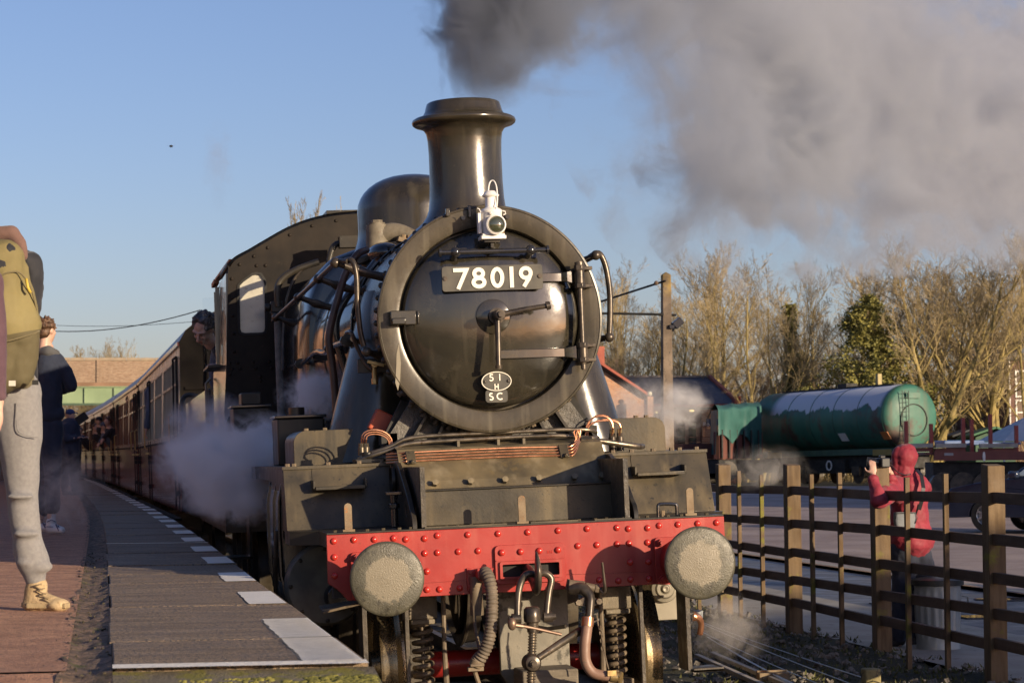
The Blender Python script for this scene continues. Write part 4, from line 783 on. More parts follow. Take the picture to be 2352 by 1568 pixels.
def make_coach(L, kinds, name_label, ccream=ccream, frame_m=frame_m):
    root = thing('railway_coach', name_label, 'coach', group='coaches of the train')
    slots = wxs(L, kinds)
    for s_ in (-1, 1):
        side = [(0, ZB), (L, ZB), (L, ZW), (0, ZW)]
        a_ = lambda p, s=s_: s*(HW-.02-.02*max(0, (1.3-p[1])))
        b_ = lambda p, s=s_: s*(HW-.045)
        part(MB().plate(side, axis='X', a0=a_, a1=b_), 'lower_side', maroon, root)
        holes = [[(y0+.02, 2.10), (y1-.02, 2.10), (y1-.02, 3.10), (y0+.02, 3.10)] for k, y0, y1 in slots]
        up_ = [(0, ZW+.001), (L, ZW+.001), (L, ZG), (0, ZG)]
        part(MB().plate(up_, holes, axis='X', a0=lambda p, s=s_: s*(HW-.02-.05*max(0, p[1]-2.4)), a1=lambda p, s=s_: s*(HW-.05-.05*max(0, p[1]-2.4))), 'upper_side', ccream, root)
        part(MB().box(min(s_*(HW-.016), s_*(HW-.03)), max(s_*(HW-.016), s_*(HW-.03)), 0, L, 1.995, 2.03), 'waist_strip', endm, root)
        part(MB().box(min(s_*(HW-.03), s_*(HW-.075)), max(s_*(HW-.03), s_*(HW-.075)), 0, L, ZG-.03, ZG+.02), 'gutter', maroon, root)
        if s_ > 0: continue
        for k, y0, y1 in slots:
            fr = MB(); x0 = s_*(HW-.012)
            for a, b, c, d in ((y0, y1, 2.08, 2.105), (y0, y1, 3.085, 3.115), (y0, y0+.03, 2.08, 3.115), (y1-.03, y1, 2.08, 3.115), (y0, y1, 2.76, 2.795)):
                fr.box(x0, x0+.05, a, b, c, d)
            if k == 'w': fr.box(x0, x0+.05, (y0+y1)/2-.012, (y0+y1)/2+.012, 2.08, 3.1)
            fr.v = [(x+.05*max(0, z-2.4), y, z) for x, y, z in fr.v]
            w = part(fr, 'window', frame_m, root, smooth=0)
            x1 = x0+.035
            part(MB().add([(x1, y0+.03, 2.1), (x1, y1-.03, 2.1), (x1+.018, y1-.03, 2.765), (x1+.018, y0+.03, 2.765), (x1+.006, y0+.03, 2.1), (x1+.006, y1-.03, 2.1), (x1+.024, y1-.03, 2.765), (x1+.024, y0+.03, 2.765)], [(0,1,2,3),(7,6,5,4),(0,4,5,1),(1,5,6,2),(2,6,7,3),(3,7,4,0)]), 'pane', gla, w, smooth=0)
            xx = x1+.035
            part(MB().box(xx+.0, xx+.006, y0+.03, y1-.03, 2.79, 3.09), 'top_pane', glassd, w, smooth=0)
            if k == 'd':
                g = MB()
                for yy in (y0-.07, y1+.07): g.box(x0-.002, x0+.03, yy-.008, yy+.008, ZB, 3.14)
                g.box(x0-.002, x0+.03, y0-.07, y1+.07, 3.13, 3.145)
                dr = part(g, 'door', dark, root, smooth=0)
                part(MB().box(x0-.05, x0, y1-.03, y1+.01, 1.86, 1.89).tube([(x0-.01, y1+.13, 1.95), (x0-.06, y1+.13, 1.97), (x0-.06, y1+.13, 2.35), (x0-.01, y1+.13, 2.38)], .012, 6), 'door_handle', brass, dr)
                for zz in (1.30, 1.72, 1.80): part(MB().box(x0-.045, x0+.0, y0-.10, y0-.02, zz-.035, zz+.035), 'hinge', dark, dr, smooth=0)
        part(MB().box(min(s_*1.32, s_*1.42), max(s_*1.32, s_*1.42), .3, L-.3, .93, .965), 'step_board', endm, root)
    sec = [(-HW+.06, ZG), (-HW+.05, ZG+.02), (-1.22, 3.48), (-1.0, 3.65), (-.7, 3.77), (-.35, 3.84), (0, ZR)]
    sec = sec+[(-x, z) for x, z in sec[-2::-1]]
    part(MB().loft([[(x, y, z) for x, z in sec] for y in (0, L)]), 'roof', roofm, root, smooth=50)
    rb = MB()
    for i in range(1, int(L/2.4)): rb.loft([[(x*1.004, i*2.4+d, z+.008) for x, z in sec] for d in (-.02, .02)], closed=False, caps=False)
    part(rb, 'roof_strip', roofm, root)
    for y in (.0, L-.03):
        e = [(-HW+.03, ZB), (HW-.03, ZB), (HW-.06, ZG)]+[(x, z-.01) for x, z in sec[::-1][1:-1]]+[(-HW+.06, ZG)]
        part(MB().plate(e, axis='Y', a0=y-.012 if y == 0 else y, a1=y+.02), 'end_wall', endm, root)
    g = MB().box(-.62, .62, -.30, -.02, 1.2, 3.25); part(g, 'gangway', dark, root, bevel=.05)
    part(MB().tube([(-.95, -.03, 3.5), (-.93, -.05, 3.0), (-1.0, -.05, 2.0), (-1.0, -.05, 1.2)], .03, 8).box(-1.25, -.7, -.04, -.02, 2.68, 2.72), 'end_pipe', endm, root)
    u = MB().box(-1.0, 1.0, .1, L-.1, .92, 1.05).box(-1.15, -.5, L*.35, L*.5, .45, .9)
    part(u, 'underframe', oily, root)
    for yb in (2.6, L-2.6):
        for s_ in (-1, 1):
            b = MB().box(s_*1.0-.05, s_*1.0+.05, yb-1.8, yb+1.8, .50, .72)
            for yy in (yb-1.25, yb+1.25): b.box(s_*1.06-.06, s_*1.06+.06, yy-.12, yy+.12, .38, .66)
            part(b, 'bogie_frame', oily, root)
        for yy in (yb-1.25, yb+1.25):
            for s_ in (-1, 1): part(MB().lathe([(0, s_*.70), (.45, s_*.705), (.455, s_*.74), (.43, s_*.84), (.36, s_*.84), (.3, s_*.80), (0, s_*.8)], (0, yy, .457), 'X', 28), 'wheel', oily, root)
    return root
def place_coach(r, y0, L):
    x0, x1 = sx(y0), sx(y0+L)
    r.location = (x0-CANT*0, y0, rise(y0)-.0); r.rotation_euler = (atan2(rise(y0+L)-rise(y0), L), -CANT*.8, -atan2(x1-x0, L)*-1 if False else atan2(-(x1-x0), L))
K1 = 'dwgwwgwwgdnwwgwgd'
coach_a = make_coach(16.75, 'dnwwgwwgwdwwgwd', 'first coach behind the tender, cream panel over maroon, windows close to the engine cab')
place_coach(coach_a, 18.55, 16.75)
lab = ['second coach in the train, where two heads lean out near its front door', 'third coach in the train, darker and sunlit below its windows', 'fourth coach in the train, far down the platform under the bridge', 'last coach of the train still seen beyond the platform crowd']
y = 18.55+16.75+.45
for i, (L, kk) in enumerate(((15.9, 0), (18.2, 0), (18.2, 0), (18.2, 0))):
    if i == 0: r = make_coach(15.9, 'dwwgwwgwwdwgd', lab[0], upper_m, upper_m); r2 = r
    elif i == 1: r = make_coach(18.2, 'dwwgwwdgwwgwwgd', lab[1], upper_m, upper_m); r3 = r
    else: r = copy_tree(r3)
    tag(r, lab[i]); place_coach(r, y, L); y += L+.45

# ================================================================== GROUND, TRACK, PLATFORM
soil = pm('dark_ballast', (.030, .027, .022), (.075, .066, .05), .8, .95, scale=3, spots=(.18, .16, .14), spot_scale=30, spot_cut=(.70, .76), bump=.02, bscale=30)
grassy = pm('mossy_verge', (.022, .022, .012), (.06, .055, .022), .85, .95, scale=1.6, spots=(.16, .14, .12), spot_scale=24, spot_cut=(.70, .75), bump=.03, bscale=22)
tarmac = pm('dark_wet_tarmac', (.075, .075, .082), (.12, .12, .125), .35, .7, scale=1.2, bump=.004, bscale=60)
carpark = pm('reddish_gravel_surface', (.24, .18, .155), (.37, .29, .25), .6, .85, scale=.5, detail=8, spots=(.10, .075, .07), spot_scale=5, spot_cut=(.6, .7), bump=.012, bscale=30)
conc = pm('pale_concrete_path', (.25, .225, .18), (.34, .31, .25), .6, .8, scale=1.5, spots=(.17, .15, .12), spot_scale=6, bump=.003)
brickred = pm('platform_red_tarmac', (.40, .205, .125), (.60, .33, .20), .75, .9, scale=5, detail=8, spots=(.19, .11, .085), spot_scale=45, spot_cut=(.55, .62), bump=.022, bscale=80)
def gz(X, Y):
    d = max(0, hypot(max(0, X+2.5), max(0, Y+12))-42); return .0095*d*(1 if d < 60 else 60/d)
terr = MB()
xs = [-900, -300, -120, -40, -20, -10, -6, -3, 0, 3.6, 6.3, 8.8, 14, 20, 30, 45, 60, 90, 150, 400, 1500]; ys = [-120, -40, -16, -8, 0, 6, 12, 18, 26, 34, 42, 50, 60, 75, 95, 130, 200, 400, 900, 3000]
vv = [(x, y_, gz(x, y_) - .14 - (.25 if x < 3.5 and x > -9 and y_ < 200 else 0)) for y_ in ys for x in xs]
nx = len(xs); terr.add(vv, [(j*nx+i, j*nx+i+1, (j+1)*nx+i+1, (j+1)*nx+i) for j in range(len(ys)-1) for i in range(nx-1)])
tag(terr.build('ground', pm('rough_grass_ground', (.035, .038, .016), (.075, .070, .032), .9, scale=.4, bump=.03, bscale=10), smooth=0), kind='structure')
def strip(name, x0, x1, mat, dz, y0=-20, y1=140, ny=80, nx_=2, wob=0, xf=None):
    def fn(u, v):
        Y = y0+(y1-y0)*v**1.4; X = x0+(x1-x0)*u
        if xf: X += xf(Y)
        return (X, Y, gz(X, Y)+dz+(wob*fbm((X, Y, 0), 1.3) if wob else 0))
    o = MB().grid(nx_, ny, fn).build(name, mat, smooth=60); tag(o, kind='structure'); return o
strip('car_park', 8.8, 95, carpark, -.02, -30, 82, 60, 24)
strip('road', 6.30, 8.72, tarmac, -.055, -20, 60)
k_ = strip('kerb', 8.72, 8.88, conc, .015, -20, 60)
strip('path', 4.42, 6.30, conc, -.045, -20, 60)
verge = strip('verge', 1.6, 4.42, grassy, -.06, -12, 60, 160, 26, .10)
ballast = strip('track_bed', -1.62, 1.62, soil, -.17, -14, 130, 200, 12, .05, xf=sx)
# gravel and moss lumps on the verge
gr = MB(); random.seed(11)
for i in range(5200):
    Y = random.uniform(-6, 16)**1; X = random.uniform(1.7, 4.5); r = random.choice((.008, .012, .018, .03)); z = gz(X, Y)-.06+.10*fbm((X, Y, 0), 1.3)
    R = Matrix.Rotation(random.uniform(0, 6), 3, Vector((random.random(), random.random(), random.random()+.1)).normalized())
    gr.obox((X, Y, z+r*.3), (r*2, r*1.4, r), R)
tag(gr.build('gravel', pm('scattered_stones', (.09, .075, .06), (.22, .20, .17), .8, scale=40), smooth=0), 'loose stones scattered over the mossy strip before the fence', 'gravel', kind='stuff')
ms = MB()
for i in range(15000):
    Y = random.uniform(-5, 16); X = random.uniform(1.9, 4.6)
    if fbm((X, Y, 3), .9) < .02: continue
    z = gz(X, Y)-.06+.10*fbm((X, Y, 0), 1.3); h = random.uniform(.015, .05); a = random.uniform(0, 6.28); w = .012
    ms.add([(X-w*cos(a), Y-w*sin(a), z), (X+w*cos(a), Y+w*sin(a), z), (X+random.uniform(-.03, .03), Y+random.uniform(-.03, .03), z+h)], [(0, 1, 2)])
tag(ms.build('moss', pm('green_brown_moss', (.045, .05, .015), (.12, .12, .035), .9, scale=3), smooth=0, fix=False), 'low moss and grass tufts below the fence', 'moss', kind='stuff')
# rails and sleepers
railm = pm('rail_steel', (.10, .065, .045), (.18, .13, .10), .4, .6, metal=.5, scale=4)
for s_ in (-1, 1):
    rings = []
    for i in range(90):
        Y = -14+150*i/89; X = s_*.7525+sx(Y); z = rise(Y)
        rings.append([(X-.07, Y, z-.14), (X+.07, Y, z-.14), (X+.012, Y, z-.12), (X+.012, Y, z-.035), (X+.036, Y, z-.03), (X+.036, Y, z-.002), (X-.036, Y, z-.002), (X-.036, Y, z-.03), (X-.012, Y, z-.035), (X-.012, Y, z-.12)])
    tag(MB().loft(rings).build('rail', railm), ('right' if s_ > 0 else 'left') + ' running rail under the engine wheels', 'rail', 'running rails of the track')
me = MB().box(-1.25, 1.25, -.13, .13, -.30, -.145).mesh('sleeper'); me.materials.append(pm('oily_sleeper_wood', (.035, .028, .02), (.07, .055, .04), .8, scale=4))
for i in range(26):
    o = D_.objects.new('sleeper', me); col.objects.link(o); o.parent = ballast; o.location = (0, -6+.76*i, 0)
# platform
slabm = pm('worn_platform_slab', (.20, .140, .088), (.36, .26, .16), .6, .8, scale=2, detail=8, stretch=(1, 3.5, 1), spots=(.085, .075, .062), spot_scale=60, spot_cut=(.5, .58), bump=.022, bscale=60)
whitep = pm('worn_white_line_paint', (.84, .79, .67), (.90, .86, .75), .5, .7, scale=5, spots=(.40, .36, .28), spot_scale=26, spot_cut=(.60, .74), bump=.006, bscale=60)
ZP = 1.0
def ex(Y): return -1.60+sx(Y)*1.03-.02*max(0, min(1, (Y-8)/10))
def lx(Y): return -2.44-.0*Y+sx(Y)*.97
def pz(Y): return ZP+rise(Y)
plat = MB()
def psec(Y): return pz(Y)-.05
def fn(u, v):
    Y = -4.98+165*v; X = lx(Y)-.15-(13*u); return (X, Y, pz(Y)-.008+.004*fbm((X, Y, 1), .8))
pt = MB().grid(16, 120, fn).build('platform', brickred, smooth=60); tag(pt, kind='structure')
body = MB()
rings = [[(-16, Y, -.4), (ex(Y)-.03, Y, -.4), (ex(Y)-.03, Y, pz(Y)-.055), (-16, Y, pz(Y)-.055)] for Y in [-4.97+165*i/60 for i in range(61)]]
body.loft(rings); wallm = pm('platform_face_brick', (.035, .028, .022), (.06, .048, .038), .85, scale=3)
tag(body.build('platform_wall', wallm, smooth=0), kind='structure')
sroot = thing('platform_edging', 'row of dark worn slabs along the platform edge with white painted ends', 'paving')
random.seed(5)
Y = -4.98; n_s = 0
while Y < 135:
    d = 1.10 if Y < 60 else 2.2
    a, b = Y+.008, Y+d-.008; j = [random.uniform(-.008, .008) for _ in range(4)]; dz = random.uniform(-.005, .004)
    z = pz(Y)+dz
    V = [(lx(a)+j[0], a, z), (ex(a)+j[1], a, z+.002), (ex(b)+j[1], b, z+.002), (lx(b)+j[0], b, z)]
    s = MB().add([(x, y_, z_-.07) for x, y_, z_ in V]+V, [(0,3,2,1),(4,5,6,7),(0,1,5,4),(1,2,6,5),(2,3,7,6),(3,0,4,7)]).build('slab', slabm, sroot, smooth=0, bevel=.006 if Y < 12 else 0)
    if Y < 70 and (n_s == 0 or n_s % 2):
        y0, y1, wd = a, b-.02, .185
        rag = [random.uniform(-.0045, .0045) for _ in range(11)]
        mk = MB(); nn = 10
        mk.add([(ex(y0+(y1-y0)*i/nn)-wd*(1+.12*(n_s < 2))+rag[i], y0+(y1-y0)*i/nn, z+.0045) for i in range(nn+1)] + [(ex(y0+(y1-y0)*i/nn)-.012, y0+(y1-y0)*i/nn, z+.0065) for i in range(nn+1)], [(i, nn+1+i, nn+2+i, i+1) for i in range(nn)])
        mk.build('white_marking', whitep, s, smooth=0, fix=False)
    Y += d; n_s += 1
# ribs pressed into the first big white patch
tex = MB()
for i in range(80): 
    y_ = -4.93+.026*i; x1 = ex(y_); tex.add([(x1-.18+.004*(i % 3), y_, ZP+.0085), (x1-.02, y_, ZP+.0105), (x1-.02, y_+.011, ZP+.0105), (x1-.225, y_+.011, ZP+.0085)], [(0, 1, 2, 3)])
tag(tex.build('white_ribs', pm('dirty_line_grooves', (.50, .46, .37), (.66, .61, .51), .7, scale=20), sroot, smooth=0, fix=False), kind='stuff')
def ragged(u, v):
    x = lx(-5)+(ex(-5)-lx(-5))*u; return (x, -5.04+.10*v+.012*fbm((x*7, v*3, 2), 1.0)*(1-v), ZP+.004+.004*v)
tag(MB().grid(40, 2, ragged).build('end_line', whitep, smooth=0, fix=False), 'white painted line across the end of the platform', 'line')
tag(MB().box(lx(6.9), ex(6.9), 6.88, 6.94, pz(6)+.0045, pz(6)+.0065).build('cross_line', whitep, smooth=0), 'thin white line painted across the slabs further back', 'line')
rampm = pm('mossy_platform_ramp', (.085, .07, .045), (.17, .145, .10), .75, .9, scale=3, detail=8, spots=(.17, .155, .03), spot_scale=9, spot_cut=(.49, .60), bump=.010, bscale=60)
def ramp_fn(u, v):
    Y = -5.0-4.5*v; X = -2.44+.86*u; return (X, Y, ZP-.012-.135*(-5.0-Y)+.004*fbm((X, Y, 5), 5))
tag(MB().grid(24, 60, ramp_fn).build('platform_ramp', rampm, smooth=60), kind='structure')
def ramp2(u, v):
    Y = -5.0-4.5*v; X = -16+13.40*u; return (X, Y, ZP-.012-.135*(-5.0-Y)+.004*fbm((X, Y, 5), 3))
tag(MB().grid(30, 30, ramp2).build('path_slope', brickred, smooth=60), kind='structure')
tag(MB().add([(-1.585, -9.5, .38), (-1.585, -5.0, .98), (-1.585, -5, -.4), (-1.585, -9.5, -.4)], [(0, 1, 2, 3)]).build('ramp_wall', wallm, smooth=0), kind='structure')
# crumbling joint between tarmac and slabs
jt = MB().grid(10, 700, lambda u, v: (lx(-9+60*v)-.17+.17*u+.03*fbm((u, v*90, 4), 1.5)*(1-u), -9+60*v, (pz(-9+60*v) if -9+60*v > -5 else ZP-.135*(-5+9-60*v))-.008-.010*max(0, sin(pi*u))+.014*fbm((u*3, v*300, 0), 1.1)))
tag(jt.build('gutter_strip', pm('crumbled_tarmac_edge', (.06, .045, .030), (.26, .17, .115), .85, scale=14, detail=8, spots=(.10, .10, .03), spot_scale=8, bump=.02, bscale=40), smooth=60), kind='structure')
cl = MB(); random.seed(8)
for i in range(500):
    Y = -8.5+14*random.random()**1.3; X = lx(Y)-random.choice((.01, .14, .16))+random.gauss(0, .03); z = (pz(Y) if Y > -5 else ZP-.135*(-5-Y)); r = random.uniform(.002, .006)
    cl.obox((X, Y, z-.012), (r*2, r*2, r), Matrix.Rotation(random.uniform(0, 6), 3, Vector((random.random(), 1, random.random())).normalized()))
tag(cl.build('rubble', pm('mossy_crumbs', (.04, .034, .022), (.085, .07, .042), .9, scale=30), smooth=0), 'crumbs of tarmac and moss along the joint beside the platform slabs', 'rubble', kind='stuff')
mo = MB()
for i in range(4200):
    u = random.betavariate(1.6, .9); v = random.random()**1.3
    X = -2.3+.70*u; Y = -5.14-1.5*v
    if fbm((X*9, Y*5, 2), 1.0)+.45*u < .10: continue
    r = random.uniform(.004, .011)*(.6+.6*u)
    mo.ell((X, Y, ZP-.014-.135*(-5-Y)), (r*1.5, r*1.3, r*1.0), 6, 4)
tag(mo.build('moss_cushion', pm('bright_moss', (.10, .10, .018), (.26, .235, .05), .9, scale=14, bump=.006, bscale=80), smooth=180), 'yellow green moss cushions on the platform ramp end', 'moss', kind='stuff')

# ================================================================== FENCE
fwood = pm('weathered_fence_timber', (.09, .054, .024), (.17, .112, .055), .65, .85, scale=3, stretch=(6, 6, .6), spots=(.16, .15, .015), spot_scale=3.2, spot_cut=(.56, .66), bump=.003, bscale=25)
rwood = pm('dark_fence_rail', (.065, .038, .022), (.125, .078, .048), .6, .8, scale=2, stretch=(6, .5, 6), bump=.003, bscale=25)
fence = thing('timber_fence', 'brown timber post and rail fence between the track and the car park', 'fence', (4.3, 0, -.05))
posts = [-1.0, 1.65, 4.3, 6.95, 9.6, 12.2, 14.8, 17.4]
random.seed(21)
for i, y in enumerate(posts):
    t = random.uniform(-.012, .012)
    p = MB().add([(-.07,y-.07,-.2),(.07,y-.07,-.2),(.07,y+.07,-.2),(-.07,y+.07,-.2),(-.07+t,y-.07,1.66),(.07+t,y-.07,1.66),(.07+t,y+.07,1.675),(-.07+t,y+.07,1.675)], [(0,3,2,1),(4,5,6,7),(0,1,5,4),(1,2,6,5),(2,3,7,6),(3,0,4,7)])
    p.build('post', fwood, fence, smooth=0, bevel=.006)
    if i < len(posts)-1:
        y2 = posts[i+1]
        for z in (.295, .535, .795, 1.09, 1.405):
            dz = random.uniform(-.012, .012)
            MB().beam((-.02, y+.071, z+dz), (-.02, y2-.071, z-dz), .045, .085).build('rail', rwood, fence, smooth=0, bevel=.004)
        for k_ in (1, 2):
            yy = y+(y2-y)*k_/3+random.uniform(-.04, .04); h = 1.57+random.uniform(-.03, .03)
            MB().beam((-.068, yy, -.15), (-.068+t, yy+random.uniform(-.01, .01), h), .045, .04, up=(1, 0, 0)).build('pale', fwood, fence, smooth=0, bevel=.003)
# ================================================================== POLE AND WIRES
polem = pm('speckled_concrete_post', (.13, .095, .068), (.22, .17, .125), .8, .95, scale=4, spots=(.07, .06, .05), spot_scale=26, bump=.004)
nt = polem.node_tree; pr = nt.nodes['Principled BSDF']; tcn = nt.nodes.new('ShaderNodeTexCoord').outputs['Object']; s3 = nt.nodes.new('ShaderNodeSeparateXYZ'); nt.links.new(tcn, s3.inputs[0])
hgt = mth(nt, 'ADD', s3.outputs[2], mth(nt, 'MULTIPLY', nz(nt, tcn, 5, 4), 1.2)); ff = ramp(nt, mth(nt, 'MULTIPLY', hgt, .2), [(.90, 0), (.98, .9)])
nt.links.new(mixc(nt, ff, pr.inputs['Base Color'].links[0].from_socket, (.46, .30, .035)), pr.inputs['Base Color'])
pp = at(1534, 1120, 30); base = Vector((pp.x, pp.y, gz(pp.x, pp.y)-.1)); top = at(1534, 622, 30).z-base.z
pole = thing('concrete_pole', 'square speckled pole with yellow lichen top behind the engine', 'pole', base)
MB().add([(-.085,-.085,0),(.085,-.085,0),(.085,.085,0),(-.085,.085,0),(-.055,-.055,top-.04),(.055,-.055,top-.04),(.055,.055,top-.04),(-.055,.055,top-.04),(0,0,top)], [(0,3,2,1),(4,5,8),(5,6,8),(6,7,8),(7,4,8),(0,1,5,4),(1,2,6,5),(2,3,7,6),(3,0,4,7)]).build('post', polem, pole, smooth=0, bevel=.008)
zz = lambda py: at(1534, py, 30).z-base.z
MB().cyl((-.1, 0, zz(722)), (.13, 0, zz(722)), .015, n=8).build('bolt', dark, pole)
fl = MB().obox((.14, -.05, zz(741)), (.13, .08, .10), Matrix.Rotation(-.7, 3, 'Y')).obox((.05, -.08, zz(750)), (.07, .05, .05)).cyl((.07, -.05, zz(760)), (.10, -.05, zz(748)), .015, n=8)
fl.build('floodlight', pm('black_lamp_housing', (.008, .009, .012), (.02, .025, .04), .15), pole, bevel=.008)
def wire(name, a, b, r, sag, label, cat='wire'):
    a, b = Vector(a), Vector(b); pts = [a.lerp(b, i/16)-Vector((0, 0, sag*4*(i/16)*(1-i/16))) for i in range(17)]
    return tag(MB().tube(pts, r, 6).build(name, dark, smooth=180), label, cat)
wire('stay_wire', at(1524, 722, 30), at(1180, 716, 30.5), .016, 0, 'thick horizontal cable from the pole to the left behind the smokebox', 'cable')
wire('stay_wire', at(1528, 645, 30), at(1300, 718, 33), .014, .0, 'thin sloping cable from the pole top down to the left', 'cable')
tag(MB().ell(at(1507, 650, 30), .03, 8, 6).build('insulator', pm('brown_insulator', (.2, .13, .08), (.3, .2, .12), .4)), 'small round insulator on the sloping cable by the pole', 'insulator')
wire('telephone_wire', at(40, 752, 60), at(460, 712, 50), .011, .25, 'upper thin wire crossing the sky above the brick bridge')
wire('telephone_wire', at(130, 747, 80), at(500, 733, 70), .008, .1, 'fainter lower wire crossing the sky above the brick bridge')
# ================================================================== ROD AND WIRE RUN by the track
wirem = pm('galvanised_wire', (.25, .27, .30), (.38, .40, .42), .3, .4, metal=.7, scale=5)
for i, ((x0, y0), (x1, y1)) in enumerate((((1602, 1424), (2070, 1583)), ((1605, 1428), (2010, 1590)), ((1612, 1450), (1930, 1590)), ((1625, 1462), (1860, 1590)), ((1660, 1482), (1890, 1600)))):
    a, b = ground(x0, y0, .03), ground(x1, y1, .05-.01*i)
    wire('signal_wire', a, b, .0045, .015, ['topmost', 'second', 'third', 'fourth', 'lowest'][i] + ' of the thin signal wires running to the right of the engine').data.materials[0] = wirem
rodm = pm('bleached_timber_rodding', (.34, .28, .20), (.48, .41, .31), .6, scale=8, stretch=(1, 6, 1))
for i, ((x0, y0), (x1, y1)) in enumerate((((1600, 1505), (1790, 1590)), ((1635, 1500), (1850, 1590)))):
    a, b = ground(x0, y0, -.02), ground(x1, y1, -.02)
    tag(MB().beam(a, b, .045, .035).build('point_rod', rodm, smooth=0, bevel=.004), ('left' if i == 0 else 'right') + ' of two pale point rods beside the right front step', 'rod')
a = ground(1775, 1552, -.01); tag(MB().box(a.x-.12, a.x+.12, a.y-.05, a.y+.05, -.04, .02).box(a.x-.12, a.x+.12, a.y+.02, a.y+.05, .02, .035).build('rod_guide', rust, smooth=0, bevel=.004), 'rusty roller frame carrying the pale point rods', 'roller')
a = ground(1602, 1420, -.03); tag(MB().box(a.x-.03, a.x+.05, a.y-.05, a.y+.05, -.1, .06).cyl((a.x, a.y-.06, .03), (a.x, a.y+.06, .03), .03, n=10).build('pulley_stake', wirem, bevel=.003), 'small pulley stake at the far end of the signal wires', 'stake')
a = ground(2001, 1590, -.05); tag(MB().box(a.x-.06, a.x+.06, a.y-.06, a.y+.06, -.1, .13).build('stump_post', pm('lichened_stump', (.20, .17, .07), (.30, .25, .12), .85, scale=9, spots=(.06, .055, .05), spot_scale=12, bump=.006), bevel=.012), 'short lichen covered stump by the lowest edge, left of the fence', 'stump')
# ================================================================== BRICK and slate materials
def brickmat(name, c1, c2, mortar, scale=4.3):
    m = D_.materials.new(name); m.use_nodes = True; nt = m.node_tree; p = nt.nodes['Principled BSDF']
    tc = nt.nodes.new('ShaderNodeTexCoord').outputs['Object']; s = nt.nodes.new('ShaderNodeSeparateXYZ'); nt.links.new(tc, s.inputs[0])
    cb = nt.nodes.new('ShaderNodeCombineXYZ'); nt.links.new(mth(nt, 'ADD', s.outputs[0], s.outputs[1]), cb.inputs[0]); nt.links.new(s.outputs[2], cb.inputs[1])
    b = N(nt, 'ShaderNodeTexBrick', Scale=1.0); b.inputs['Brick Width'].default_value = .225; b.inputs['Row Height'].default_value = .075; b.inputs['Mortar Size'].default_value = .010; b.inputs['Bias'].default_value = 0
    b.inputs['Color1'].default_value = (*c1, 1); b.inputs['Color2'].default_value = (*c2, 1); b.inputs['Mortar'].default_value = (*mortar, 1); nt.links.new(cb.outputs[0], b.inputs['Vector'])
    f = ramp(nt, nz(nt, tc, 1.1, 6, .7), [(.4, 0), (.7, 1)])
    f2 = ramp(nt, nz(nt, cb.outputs[0], 5, 4, .8, stretch=(1, 3, 1)), [(.45, 0), (.65, 1)])
    c = mixc(nt, f2, b.outputs[0], tuple(x*.80 for x in c1)); c = mixc(nt, mth(nt, 'MULTIPLY', f, .35), c, tuple(x*.45 for x in c2))
    nt.links.new(c, p.inputs['Base Color']); p.inputs['Roughness'].default_value = .85
    bp = N(nt, 'ShaderNodeBump', Strength=.6, Distance=.008); nt.links.new(b.outputs[1], bp.inputs['Height']); bp.invert = True; nt.links.new(bp.outputs[0], p.inputs['Normal'])
    return m
slate = pm('blue_grey_slate', (.040, .045, .060), (.075, .08, .10), .55, .75, scale=6, stretch=(1, 1, 3), bump=.006, bscale=8)
br_or = brickmat('orange_brick', (.42, .19, .10), (.50, .27, .16), (.42, .36, .28))
br_br = brickmat('buff_brown_brick', (.27, .17, .11), (.37, .26, .175), (.30, .25, .19))
br_dk = brickmat('dark_red_brick', (.13, .06, .045), (.17, .08, .06), (.16, .13, .11))
wht = pm('white_painted_wood', (.68, .66, .60), (.78, .76, .72), .5)
dgl = glassd
def bpart(mb, n, m, r, **k): return mb.build(n, m, r, **dict(dict(smooth=0), **k))
# ---- bridge over the line
br = thing('road_bridge', 'brick road bridge with green girder crossing the line behind the train', 'bridge')
a, b = at(60, 932, 124), at(430, 929, 124); zb = (a.z+b.z)/2; Yb = (a.y+b.y)/2
X0, X1 = a.x-14, b.x+16
zt = at(250, 822, 124).z; zg = at(250, 889, 124).z; zc = at(250, 878, 124).z
bpart(MB().box(X0, X1, Yb, Yb+.35, zc+.01, zt-.13), 'parapet', br_br, br)
nc = 60
me = MB().box(-.36, .36, -.05, .42, -.12, .02).mesh('coping_stone'); me.materials.append(pm('stone_coping', (.24, .18, .12), (.34, .27, .19), .85, scale=2)); rep(me, 'coping_stone', [(X0+.4+.74*i, Yb-.01, zt) for i in range(int((X1-X0)/.74))], br)
bpart(MB().box(X0, X1, Yb-.10, Yb+.4, zg+.04, zc), 'stone_band', pm('brown_stone', (.17, .10, .06), (.26, .16, .10), .85, scale=1), br)
for x in (-.0,): bpart(MB().box(at(227, 850, 124).x-.12, at(227, 850, 124).x+.12, Yb-.08, Yb, zc, zt-.1), 'parapet_pier', br_br, br)
grn = pm('pale_green_girder', (.17, .24, .13), (.23, .31, .175), .5, .7, scale=.6, streak=((.15, .20, .10), 2, .5))
bpart(MB().box(X0, X1, Yb-.02, Yb+.2, zb+.12, zg), 'girder_web', grn, br); bpart(MB().box(X0, X1, Yb-.16, Yb+.3, zb, zb+.12), 'girder_flange', pm('dark_green_flange', (.04, .075, .045), (.06, .10, .06), .6), br); bpart(MB().box(X0, X1, Yb-.12, Yb+.3, zg-.001, zg+.05), 'girder_flange', grn, br)
for i in range(int((X1-X0)/1.55)):
    bpart(MB().box(X0+1.55*i, X0+1.55*i+.07, Yb-.13, Yb-.02, zb+.12, zg-.03), 'stiffener', grn, br)
bpart(MB().box(X0-8, X0, Yb-.2, Yb+3, 0, zt), 'abutment', br_br, br); bpart(MB().box(X1, X1+8, Yb-.2, Yb+3, 0, zt), 'abutment', br_br, br)
